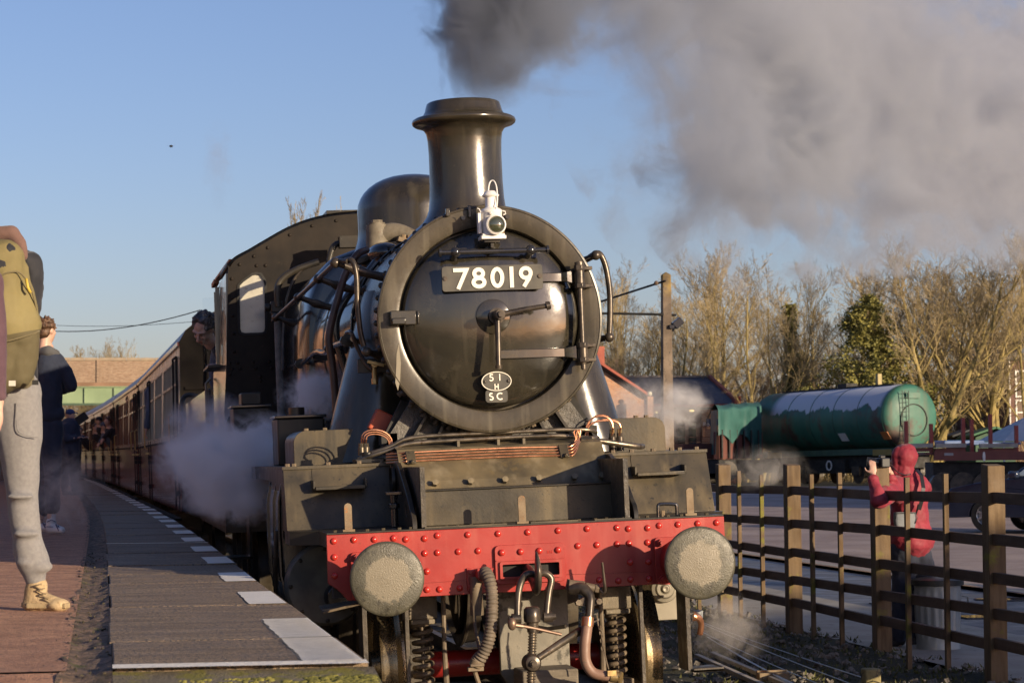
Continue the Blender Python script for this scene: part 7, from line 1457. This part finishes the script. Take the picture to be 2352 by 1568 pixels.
# ---- photographer in the red coat behind the fence
D5 = 21.3; s5 = D5/FPX; zf5 = -.045; o5 = at(2075, 1483, D5); Q5 = lambda x, y, d=0: at(x, y, D5+d)
R5 = rotm(radians(-118), radians(-3)); h5 = Q5(2074, 1055)
b = Blob(o5); head(b, h5, R5); b.c(Q5(2085, 1110), Q5(2090, 1250), 24*s5, 26*s5)
b.c(Q5(2080, 1280), Q5(2068, 1390), 17*s5, 13*s5); b.c(Q5(2068, 1390), Q5(2066, 1468), 14*s5, 10*s5); b.c(Q5(2108, 1280, .15), Q5(2110, 1385, .2), 22*s5, 15*s5); b.c(Q5(2110, 1385, .2), Q5(2110, 1465, .25), 14*s5, 10*s5)
b.c(Q5(2066, 1472), Q5(2050, 1478), 12*s5, 9*s5); b.c(Q5(2110, 1472, .25), Q5(2092, 1476, .2), 12*s5, 9*s5)
el5 = Q5(2014, 1150, -1.15); wr5 = Q5(2006, 1090, -1.0); b.c(Q5(2060, 1118, -.25), el5, 9*s5, 7*s5); b.c(el5, wr5, 7*s5, 6*s5)
hand(b, wr5, Vector((.0, .2, 1)), (-.3, -1, .1), -1, .98, .55)
wr6 = Q5(2046, 1085, -.6); b.c(Q5(2070, 1115, .2), Q5(2062, 1140, -.2), 9*s5, 8*s5); b.c(Q5(2062, 1140, -.2), wr6, 8*s5, 6*s5); hand(b, wr6, Vector((-.5, .1, .85)), (.5, -.8, .3), -1, .98, .7)
p5 = b.build('person', skin, None, .009); p5.location = o5; tag(p5, 'person in a hooded crimson coat raising a camera over the timber fence', 'person')
rc = pm('crimson_coat_fabric', (.21, .012, .026), (.28, .024, .042), .6, .75, scale=5, bump=.001, bscale=200, sheen=.1)
t = Blob(o5); t.c(Q5(2088, 1125), Q5(2090, 1210), 43*s5, 44*s5).c(Q5(2072, 1118), Q5(2112, 1120, .1), 28*s5, 28*s5).c(Q5(2090, 1210), Q5(2094, 1236), 46*s5, 52*s5).e(Q5(2094, 1228), (52*s5, .2, 20*s5))
t.c(Q5(2062, 1116, -.2), Q5(2018, 1150, -1.12), 24*s5, 19*s5).c(Q5(2018, 1150, -1.12), Q5(2006, 1102, -1.02), 19*s5, 13*s5).c(Q5(2074, 1115, .2), Q5(2062, 1140, -.2), 20*s5, 16*s5).c(Q5(2062, 1140, -.2), Q5(2049, 1098, -.58), 15*s5, 12*s5)
ct = t.build('coat', rc, p5, .010, .040, 2)
t = Blob(o5); t.e(h5+Vector((.015, .01, .015)), (.112, .125, .128)); t.e(h5+Vector((.05, .01, .045)), (.09, .11, .10)); t.c(Q5(2062, 1034, -.02), Q5(2058, 1082, -.02), 10*s5, 9*s5); t.c(Q5(2080, 1085), Q5(2098, 1106, .05), 22*s5, 16*s5); t.c(Q5(2076, 1075), Q5(2076, 1100), 24*s5, 26*s5); t.c(Q5(2060, 1045, -.03), Q5(2058, 1085, -.03), 11*s5, 10*s5); t.build('hood', rc, p5, .009, .034, 2)
t = Blob(o5); t.c(Q5(2082, 1255), Q5(2078, 1300), 40*s5, 33*s5).c(Q5(2100, 1255), Q5(2118, 1300, .1), 34*s5, 30*s5).c(Q5(2078, 1300), Q5(2068, 1390), 28*s5, 22*s5).c(Q5(2068, 1390), Q5(2066, 1460), 21*s5, 18*s5).c(Q5(2116, 1300, .1), Q5(2112, 1460, .25), 28*s5, 18*s5); t.build('trousers', cloth('indigo_jeans', (.014, .018, .035), (.026, .032, .055)), p5, .011, .026)
t = Blob(o5); t.c(Q5(2068, 1470), Q5(2046, 1478), 13*s5, 10*s5).c(Q5(2112, 1470, .25), Q5(2092, 1476, .2), 13*s5, 10*s5); t.build('shoes', dark, p5, .010)
cam_ = thing('camera', 'black camera held in both hands by the person in crimson', 'camera', Q5(2026, 1062, -.78)); kb = pm('camera_black', (.012, .012, .014), (.02, .02, .022), .35)
MB().obox((0, 0, 0), (.09, .13, .085), rotm(radians(15))).build('camera_body', kb, cam_, 0, .01); MB().cyl((-.03, -.0, 0), (-.13, .03, .01), .036, .04, 20).build('lens', kb, cam_, 30); MB().obox((0, 0, .05), (.05, .05, .03)).build('viewfinder_hump', kb, cam_, 0, .008)
strap = MB().tube([Q5(2036, 1062, -.8), Q5(2048, 1068, -.6), Q5(2060, 1082, -.3), Q5(2078, 1090, -.15), Q5(2092, 1088, -.12)], .006, 6, smooth=4).build('camera_strap', kb, None, 180); tag(strap, 'thin black strap from the camera round the crimson hood', 'strap')
bag = thing('shoulder_bag', 'small pale grey shoulder bag hanging at the back of the crimson coat', 'bag', Q5(2078, 1196, -.22)); bm = pm('pale_grey_nylon', (.12, .135, .15), (.18, .195, .21), .6, scale=8, bump=.002)
MB().loft([[(x*.5*(1-.0*z), y, z) for x, y in rrect(-.225, .225, -.04, .04, .03)] for z in (-.11, -.06, .0, .06, .075)] and [[(x*k_, y, z) for x, y in rrect(-.105, .105, -.035, .035, .03)] for z, k_ in ((-.11, .72), (-.06, .88), (.0, 1.0), (.06, .98), (.08, .95))]).build('bag_body', bm, bag, 40); MB().tube([(-.10, -.04, .02), (-.09, -.04, .07), (.09, -.04, .075), (.105, -.04, .03), (.085, -.04, -.02)], .004, 6).build('zip', kb, bag, 180)
MB().tube([(.10, -.02, .06), (.125, -.03, .15)], [.006, .012], 8).build('strap_end', kb, bag, 180)
bs_ = MB(); P_ = [Q5(2111, 1170, -.24), Q5(2117, 1150, -.25), Q5(2121, 1120, -.22), Q5(2116, 1090, -.14), Q5(2105, 1078, -.02)]
for a_, b_ in zip(P_, P_[1:]): bs_.beam(a_, b_, .035, .006, up=(0, -1, .2))
o_ = bs_.build('bag_strap', kb, bag, 0); o_.location = -bag.location
# small bird
c_ = at(393, 336, 60); tag(MB().add([c_+Vector((-.12, 0, .02)), c_+Vector((.0, .03, 0)), c_+Vector((.12, 0, .03)), c_+Vector((0, -.05, -.015))], [(0, 1, 3), (1, 2, 3)]).ell(c_, (.05, .06, .03), 8, 6).build('bird', dark, smooth=180), 'tiny dark bird flying in the clear sky at the left', 'bird')
# ================================================================== BARE TREES
barkm = pm('yellowish_bark', (.22, .175, .06), (.36, .28, .11), .9, scale=1.2, spots=(.10, .085, .05), spot_scale=3)  # yellowish trunk colour with random darker spots
twigm = pm('yellow_brown_twigs', (.22, .17, .092), (.35, .275, .15), .9, scale=.6)
twigb = pm('brown_twigs', (.16, .105, .065), (.24, .165, .10), .9, scale=.6)
ivym = pm('dark_evergreen', (.09, .092, .020), (.27, .24, .055), .7, scale=1.2)
def perpv(d):
    v = Vector((random.gauss(0, 1), random.gauss(0, 1), random.gauss(0, 1))); v -= d*v.dot(d); return v.normalized()
def grow(tr, tw, p, d, L, r, lv, mx, cfg):
    n = (9, 5, 4, 3, 2)[lv]; pts = [p]; q = p.copy(); dd = d.copy(); w_ = cfg['wob']*(.55 if lv == 0 else 1)
    for i in range(n):
        dd = (dd+perpv(dd)*w_+Vector((0, 0, cfg['up'] if lv else .05))).normalized(); q = q+dd*L/n; pts.append(q.copy())
    rs = [max(.005, r*(1-.80*i/n)) for i in range(n+1)]
    (tr if lv < 2 else tw).tube(pts, rs, (8, 5, 4, 3, 3)[lv], caps=False)
    if lv >= mx: return
    k = cfg['kids'][lv]; t0 = cfg['base'] if lv == 0 else .18
    for j in range(k):
        t = t0+(1-t0)*((j+random.random())/k)**.85; i = min(n-1, int(t*n)); pp = pts[i].lerp(pts[i+1], min(1, t*n-i)); ax = (pts[i+1]-pts[i]).normalized()
        ang = cfg['ang']*random.uniform(.6, 1.3)*(1.15-.45*t); nd = (ax*cos(ang)+perpv(ax)*sin(ang)).normalized()
        grow(tr, tw, pp, nd, L*cfg['rat'][lv]*random.uniform(.6, 1.15)*(1.15-.65*t), max(.005, r*(1-.75*t)*random.uniform(.42, .62)), lv+1, mx, cfg)
def tree_mesh(seed, H, stems=1, mx=4, cfg=None, twmat=twigm, lean=.05, thick=.17):
    random.seed(seed); tr, tw = MB(), MB(); c = dict(wob=.20, up=.10, kids=(18, 9, 7, 5), ang=.85, rat=(.56, .54, .52, .55), base=.20); c.update(cfg or {})
    for s_ in range(stems):
        d = Vector((random.gauss(0, lean), random.gauss(0, lean), 1)).normalized(); grow(tr, tw, Vector((random.gauss(0, .25)*(stems > 1), random.gauss(0, .25)*(stems > 1), -.3)), d, H*random.uniform(.78, 1.0), thick/(1 if stems == 1 else 1.4), 0, mx, c)
    zs = sorted([v[2] for v in tw.v]); top = zs[int(len(zs)*.998)]; k = H/top
    for m in (tr, tw): m.v = [(x*k, y*k, z*k if z > 0 else z) for x, y, z in m.v]
    a = tr.mesh('trunk', fix=False); a.materials.append(barkm); b = tw.mesh('crown', fix=False); b.materials.append(twmat)
    return a, b
V_ = [tree_mesh(1, 10), tree_mesh(2, 10, cfg=dict(ang=.65, up=.15, base=.25, rat=(.48, .54, .5, .55))), tree_mesh(3, 10, stems=3, lean=.18, cfg=dict(ang=.75, kids=(12, 8, 6, 5)), thick=.16),
      tree_mesh(14, 10, stems=5, lean=.28, cfg=dict(ang=.7, up=.11, kids=(12, 8, 7, 5), base=.22), thick=.24), tree_mesh(5, 5, stems=6, lean=.35, cfg=dict(ang=.8, kids=(9, 6, 6, 5), base=.08, up=.05), twmat=twigb, thick=.06), tree_mesh(9, 10, cfg=dict(ang=.5, up=.18, kids=(13, 6, 5, 4), rat=(.34, .5, .5, .5)), thick=.12)]
def place_tree(v, px, ytop, D, label, group='bare trees behind the goods yard', name='bare_tree', rz=0, wide=1.0, base=None):
    t = at(px, ytop, D); z0 = gz(t.x, t.y) if base is None else base; H0 = 10 if v != 4 else 5; k = (t.z-z0)/H0
    a, b = V_[v]; o = D_.objects.new(name, None); col.objects.link(o); o.location = (t.x, t.y, z0); o.rotation_euler = (0, 0, rz); o.scale = (k*wide, k*wide, k)
    ta = D_.objects.new('trunk', a); col.objects.link(ta); ta.parent = o; tb = D_.objects.new('crown', b); col.objects.link(tb); tb.parent = o
    return tag(o, label, 'tree', group)
TR = [(1, 1385, 640, 92, 'slim bare tree just right of the smokebox handrail', 1.0, .8), (0, 1440, 600, 98, 'bare tree between smokebox and concrete pole', 2.0, .9), (2, 1420, 745, 84, 'low brown bushy tree left of the pole above the slate roof', 0, 1.0), (0, 1490, 720, 88, 'low brown tree close left of the pole', 2.5, 1.1),
      (1, 1590, 558, 96, 'tall bare tree directly right of the concrete pole', .4, .8), (0, 1690, 566, 98, 'yellow limbed spreading tree over the slate roof', 1.3, 1.0), (2, 1745, 585, 94, 'multi stemmed yellow tree above the left end of the green wagon', 2.2, .9), (0, 1800, 600, 100, 'bare tree right of the yellow multi stemmed tree', 4.0, .8),
      (5, 1655, 640, 104, 'thin upright tree deep between the two tall trees', 1.1, .8), (1, 1855, 660, 108, 'smaller bare tree before the gap of sky', 3.2, .8), (5, 1885, 690, 118, 'thin far tree in the gap of sky', .2, .9), (1, 1965, 640, 112, 'bare tree behind the dark evergreen', 5.0, .8),
      (3, 2130, 540, 92, 'broad many stemmed bare tree behind the green tank end', .5, 1.25), (3, 2275, 540, 97, 'broad bare tree right of the tank, leaning limbs', 3.7, 1.25), (0, 2060, 600, 101, 'bare tree just left of the broad many stemmed tree', 1.4, 1.1), (0, 1640, 590, 92, 'full crowned bare tree between pole and yellow limbed tree', 5.1, 1.15), (2, 1530, 640, 86, 'bare tree whose crown crosses the concrete pole', 3.3, 1.1), (2, 1910, 700, 118, 'low bare tree left of the conifer', 1.9, 1.1), (2, 2345, 520, 90, 'dark bare tree at the right edge', 2.8, .9), (2, 2200, 600, 108, 'bare tree deep behind the two broad trees', 1.8, .9), (1, 2050, 600, 104, 'bare tree between evergreen and broad tree', 2.9, .8),
      (4, 1570, 825, 102, 'undergrowth thicket right of the pole', 1, .95), (4, 1640, 835, 106, 'undergrowth thicket over the roof ridge', 2, .95), (4, 1730, 825, 104, 'undergrowth thicket left above the covered wagon', 3, .95), (4, 1800, 835, 110, 'undergrowth thicket behind the green wagon front', 4, .95), (4, 1870, 840, 112, 'undergrowth thicket behind the middle of the green wagon', 5, .95), (4, 1950, 835, 112, 'undergrowth thicket below the evergreen', 0.6, .95), (4, 2030, 825, 112, 'undergrowth thicket right of the evergreen', 1.6, .95), (4, 2180, 865, 112, 'undergrowth thicket behind the tank end', 2.6, .95), (4, 2290, 855, 116, 'undergrowth thicket before the brick house', 3.6, .95), (4, 1345, 755, 90, 'thicket hidden mostly by the smokebox', 4.6, .95)]
for v, px, yt, D, lb, rz, wd in TR: place_tree(v, px, yt, D*(1.22 if px > 1720 else 1.5), lb, rz=rz, wide=wd, name='bare_tree' if v != 4 else 'bare_thicket')
for px, yt, D, rz, wd, lb, v in ((250, 778, 137, .3, .8, 'bare brown tree above the middle of the bridge parapet', 2), (295, 782, 135, 1.9, .8, 'brown crown right of the middle tree above the bridge', 0), (335, 796, 138, 3, .7, 'lower brown crown beside the coach roofs above the bridge', 1), (215, 795, 138, 4, .8, 'thin crown left above the bridge parapet', 1),
                            (160, 860, 150, 1, 1.3, 'yellowish tree seen below the bridge girder at the left', 4), (215, 890, 150, 2, 1.3, 'yellowish tree seen below the bridge girder beside the train', 4)):
    place_tree(v, px, yt, D, lb, 'bare trees by the road bridge', rz=rz, wide=wd)
place_tree(1, 735, 438, 60, 'twiggy tree top rising behind the cab roof', 'bare trees by the road bridge', rz=2, wide=.55); place_tree(5, 700, 462, 62, 'left twiggy tree top behind the cab roof', 'bare trees by the road bridge', rz=1, wide=.45); place_tree(5, 785, 455, 61, 'twiggy tree top between cab roof and dome', 'bare trees by the road bridge', rz=3, wide=.45)
# evergreen: leaf clumps round limbs
def evergreen(px, ytop, D, label, wpx, rz=0, seed=4, name='evergreen_tree', low=.12):
    t = at(px, ytop, D); z0 = gz(t.x, t.y); H = t.z-z0; W = wpx*D/FPX/2; random.seed(seed)
    o = thing(name, label, 'tree', (t.x, t.y, z0)); tk = MB(); tk.tube([(0, 0, -.2), (.05, 0, H*.5), (0, 0, H*.95)], [.22, .14, .03], 8).build('trunk', barkm, o, 60)
    lf = MB()
    for i in range(1700 if wpx > 100 else 700):
        u = random.random()**.8; z = H*(low+(1-low)*u); prof = (1-u)**.8*(.85+.9*fbm((seed, u*5, 0), 1))*min(1, .45+u*2.2); a = random.uniform(0, 2*pi); r = W*prof*sqrt(random.random())
        if fbm((cos(a)*2+seed, sin(a)*2, u*7), 1.0) < -.12: continue
        c = Vector((r*cos(a), r*sin(a), z))
        for k in range(14):
            p = c+Vector((random.gauss(0, .16), random.gauss(0, .16), random.gauss(0, .10))); e1 = Vector((random.gauss(0, 1), random.gauss(0, 1), random.gauss(0, .6))).normalized()*.085; e2 = perpv(e1.normalized())*.05; lf.add([p-e1, p+e2, p+e1, p-e2], [(0, 1, 2, 3)])
    lf.build('crown', ivym, o, 0, fix=False); return o
evergreen(1997, 685, 112, 'golden green conifer standing among the bare trees above the tank', 540)
evergreen(1815, 700, 122, 'ivy wrapped narrow trunk right of the yellow tree', 26, seed=8, name='ivy_covered_tree'); evergreen(1842, 815, 121, 'shorter ivy covered stump beside the ivy wrapped trunk', 22, seed=9, name='ivy_covered_tree')
hg = MB(); random.seed(31)
for i in range(26000):
    px = random.uniform(1330, 2360); D = random.uniform(122, 150); t = at(px, 1000, D); z = gz(t.x, t.y)+random.random()**1.5*(2.1+1.5*fbm((px*.02, 0, 0), 1)); e1 = Vector((random.gauss(0, .3), random.gauss(0, .3), 1)).normalized()*.30; e2 = perpv(e1.normalized())*.02
    p = Vector((t.x, t.y, z)); hg.add([p-e1, p+e2, p+e1, p-e2], [(0, 1, 2, 3)])
tag(hg.build('hedgerow', pm('tangled_hedgerow', (.13, .10, .055), (.24, .19, .09), .9, scale=.3), smooth=0, fix=False), 'tangled low hedgerow along the far side of the yard', 'hedge', kind='stuff')
woods = MB(); random.seed(33)
woods.grid(120, 8, lambda u, v: (lambda a: (CAM.x+260*sin(a), CAM.y+260*cos(a), (2.6+2.2*fbm((u*60, 0, 0), 1))*v*1.6+.5))(-.35+1.3*u))
tag(woods.build('far_woodland', pm('distant_woods', (.10, .09, .065), (.16, .14, .10), .95, scale=.2, bump=.5, bscale=1), smooth=0), 'far dark belt of woodland along the horizon', 'woodland', kind='stuff')

# ================================================================== SMOKE AND STEAM
def vol_base(name):
    m = D_.materials.new(name); m.use_nodes = True; nt = m.node_tree; nt.nodes.clear()
    out = nt.nodes.new('ShaderNodeOutputMaterial'); v = nt.nodes.new('ShaderNodeVolumePrincipled'); nt.links.new(v.outputs[0], out.inputs['Volume'])
    tc = nt.nodes.new('ShaderNodeTexCoord').outputs['Object']; return m, nt, v, tc
SM_DIR = Vector((.45, .89, 0)).normalized(); SMA = atan2(SM_DIR.y, SM_DIR.x); UM = 52.0
bot = [(0, 4.35), (1, 4.30), (2, 4.45), (3.3, 4.78), (4, 4.92), (4.35, 4.6), (4.8, 4.05), (6, 3.88), (9, 4.15), (12, 4.45), (20, 5.2), (30, 6.1), (45, 7.4), (52, 8.0)]
topc = [(0, 5.3), (1, 5.8), (3, 6.5), (5, 7.0), (10, 8.0), (20, 9.2), (27, 9.9), (35, 10.8), (45, 12.6), (52, 13.8)]
def lerp_(t, u):
    for (a, x), (b, y) in zip(t, t[1:]):
        if u <= b: return x+(y-x)*max(0, (u-a)/(b-a))
    return t[-1][1]
m, nt, v, tc = vol_base('chimney_smoke')
s3 = nt.nodes.new('ShaderNodeSeparateXYZ'); nt.links.new(tc, s3.inputs[0]); U, Vv, Z = s3.outputs
wn_ = N(nt, 'ShaderNodeTexNoise', Scale=.85, Detail=6.0, Roughness=.64, Distortion=.9); nt.links.new(tc, wn_.inputs['Vector'])
n1 = mth(nt, 'SUBTRACT', wn_.outputs[0], .5); n2 = mth(nt, 'SUBTRACT', nz(nt, tc, 3.0, 5, .65, .8), .5)
def fcurve(pts, umax, vmin, vmax):
    f = nt.nodes.new('ShaderNodeFloatCurve'); c = f.mapping.curves[0]
    pp = [(u/umax, (z-vmin)/(vmax-vmin)) for u, z in pts]
    while len(c.points) < len(pp): c.points.new(.5, .5)
    for i, (a, b) in enumerate(pp): c.points[i].location = (a, b); c.points[i].handle_type = 'AUTO_CLAMPED'
    f.mapping.update(); nt.links.new(mth(nt, 'DIVIDE', U, umax), f.inputs['Value']); return mth(nt, 'MULTIPLY_ADD', f.outputs[0], vmax-vmin, vmin)
fb_ = fcurve(bot, UM, 3, 15); ft_ = fcurve(topc, UM, 3, 15)
zc_ = mth(nt, 'MULTIPLY', mth(nt, 'ADD', fb_, ft_), .5); rz_ = mth(nt, 'MULTIPLY', mth(nt, 'SUBTRACT', ft_, fb_), .5)
rv_ = mth(nt, 'MULTIPLY_ADD', U, .03, .45)
a_ = mth(nt, 'DIVIDE', mth(nt, 'SUBTRACT', Z, zc_), rz_); b_ = mth(nt, 'DIVIDE', Vv, rv_)
q1 = mth(nt, 'SQRT', mth(nt, 'ADD', mth(nt, 'MULTIPLY', a_, a_), mth(nt, 'MULTIPLY', b_, b_)))
d1 = mth(nt, 'ADD', mth(nt, 'SUBTRACT', .84, q1), mth(nt, 'ADD', mth(nt, 'MULTIPLY', n1, 6.2), mth(nt, 'MULTIPLY', n2, 1.5)))
d1 = mth(nt, 'MULTIPLY', mth(nt, 'MAXIMUM', mth(nt, 'MULTIPLY', d1, 2.6), 0, clamp=False), ramp(nt, mth(nt, 'MULTIPLY', U, .1), [(.0, 0), (.07, 1)]))
d1 = mth(nt, 'MINIMUM', d1, 1.0)
# column over the chimney
uc = mth(nt, 'SUBTRACT', U, mth(nt, 'MULTIPLY_ADD', mth(nt, 'SUBTRACT', Z, 4.0), .18, -.04)); rc_ = mth(nt, 'MULTIPLY_ADD', mth(nt, 'SUBTRACT', Z, 4.0), .26, .21)
q2 = mth(nt, 'DIVIDE', mth(nt, 'SQRT', mth(nt, 'ADD', mth(nt, 'MULTIPLY', uc, uc), mth(nt, 'MULTIPLY', Vv, Vv))), rc_)
d2 = mth(nt, 'MULTIPLY', mth(nt, 'ADD', mth(nt, 'SUBTRACT', 1.0, q2), mth(nt, 'MULTIPLY', n2, 3.2)), 3.0)
d2 = mth(nt, 'MULTIPLY', mth(nt, 'MINIMUM', mth(nt, 'MAXIMUM', d2, 0), 1), ramp(nt, mth(nt, 'MULTIPLY', mth(nt, 'SUBTRACT', Z, 3.9), .5), [(.02, 0), (.16, .55), (.5, 1)]))
big = ramp(nt, nz(nt, tc, .42, 3, .5, .6), [(.38, .06), (.62, 1.0)])
far_f = ramp(nt, mth(nt, 'MULTIPLY', U, .02), [(0.02, 1.0), (.10, .42), (.5, .20), (1, .15)])
den = mth(nt, 'MULTIPLY', mth(nt, 'ADD', mth(nt, 'MULTIPLY', mth(nt, 'MULTIPLY', d1, big), 6.2), mth(nt, 'MULTIPLY', d2, 9.0)), far_f)
nt.links.new(den, v.inputs['Density'])
cc_ = ramp(nt, mth(nt, 'MULTIPLY', U, .1), [(.0, (.26, .29, .36)), (.2, (.42, .46, .54)), (1, (.60, .63, .69))]); nt.links.new(cc_, v.inputs['Color']); v.inputs['Anisotropy'].default_value = .1
# hull: rings along the path of the plume
path = [(0.0, 3.98, .26), (.03, 4.12, .50), (.05, 4.3, .72), (.12, 4.6, 1.0)]
rings = []
for u, z, r in path: rings.append([(u+r*cos(a), r*sin(a), z) for a in (2*pi*k/28 for k in range(28))])
dirs = [(.28, 5.0, .80, .95), (.8, 5.15, .95, 1.0)]
rings.append([(.30+1.15*cos(a)*cos(.5)-0, 1.15*sin(a), 5.0+1.15*cos(a)*-sin(.5)) for a in (2*pi*k/28 for k in range(28))])
for u in (1.3, 1.9, 2.5, 3.2, 4, 4.6, 5.3, 6.5, 8, 10, 13, 16, 20, 25, 30, 36, 43, 51.5):
    b0, t0 = lerp_(bot, u), lerp_(topc, u); zc, r = (b0+t0)/2, (t0-b0)/2*1.45; rv = (.50+.03*u)*1.7
    rings.append([(u, rv*sin(a), zc-r*cos(a)) for a in (2*pi*k/28 for k in range(28))])
hull = MB().loft(rings).build('chimney_smoke', m, smooth=60); hull.location = (0, 2.25, 0); hull.rotation_euler = (0, 0, SMA)
tag(hull, 'grey brown plume of smoke rising from the chimney and blowing right across the sky', 'smoke', kind='stuff')
def puff(label, c, r, dens, colr=(.975, .985, 1.0), seed=0.0, sc=1.5, amp=7.5, rz=0.0, name='steam_cloud', sharp=2.2, tilt=0.0, bright=0):
    m, nt, v, tc = vol_base('steam'); ln = N(nt, 'ShaderNodeVectorMath', operation='LENGTH'); nt.links.new(tc, ln.inputs[0])
    mp = nt.nodes.new('ShaderNodeMapping'); k = 1/min(r); mp.inputs['Location'].default_value = (seed, seed*1.7, 0); mp.inputs['Scale'].default_value = tuple(q*k for q in r); nt.links.new(tc, mp.inputs[0])
    n = N(nt, 'ShaderNodeTexNoise', Scale=sc, Detail=7, Roughness=.66, Distortion=.6); nt.links.new(mp.outputs[0], n.inputs['Vector'])
    d = mth(nt, 'MULTIPLY', mth(nt, 'ADD', mth(nt, 'SUBTRACT', .60, ln.outputs['Value']), mth(nt, 'MULTIPLY', mth(nt, 'SUBTRACT', n.outputs[0], .5), amp)), sharp)
    d = mth(nt, 'MULTIPLY', mth(nt, 'MINIMUM', mth(nt, 'MAXIMUM', d, 0), 1.0), ramp(nt, ln.outputs['Value'], [(.55, 1), (1.0, 0)]))
    nt.links.new(mth(nt, 'MULTIPLY', d, dens), v.inputs['Density']); v.inputs['Color'].default_value = (*colr, 1); v.inputs['Anisotropy'].default_value = 0.0
    o = MB().ell((0, 0, 0), 1.0, 32, 18).build(name, m, smooth=180); o.location = c; o.scale = r; o.rotation_euler = (0, tilt, rz); return tag(o, label, 'steam', kind='stuff')
puff('thick white steam drifting beside the cylinders and hiding the middle of the engine', at(560, 1065, 17.2), (.72, 1.2, .42), 9, seed=3, rz=.1)
puff('white steam spreading left along the first coach', at(480, 1040, 20.5), (.52, 1.3, .58), 5.5, seed=7)
puff('thin steam wisp rising in front of the boiler by the oil box', at(720, 905, 16.8), (.30, .5, .22), 9, seed=11)
puff('faint steam below the running plate beside the platform', at(560, 1150, 17.0), (.40, .8, .20), 7, seed=13)
puff('thin steam round the trouser legs on the platform', at(150, 1125, 19), (.36, .9, .40), 1.3, seed=15, colr=(.9, .85, .78))
puff('pale steam cloud drifting right of the smokebox before the brick house', at(1490, 948, 22), (.55, 1.2, .38), 1.6, seed=19, colr=(.95, .92, .9), sc=1.8)
puff('wisp of steam curling up at the right of the pole', at(1570, 930, 21), (.26, .6, .24), 3.0, seed=22, colr=(.95, .93, .92))
puff('small steam wisp low over the signal wires', at(1675, 1440, 15.5), (.34, .5, .26), 1.7, seed=27, colr=(.9, .85, .8))
puff('thin steam over the wheels of the green wagon', at(1760, 1075, 24), (.50, .8, .30), .7, seed=29, colr=(.9, .86, .8))
puff('faint smoke smudge in the sky left of the engine', at(500, 380, 40), (.35, .6, .9), .35, seed=31, colr=(.5, .48, .5), sc=1.3)
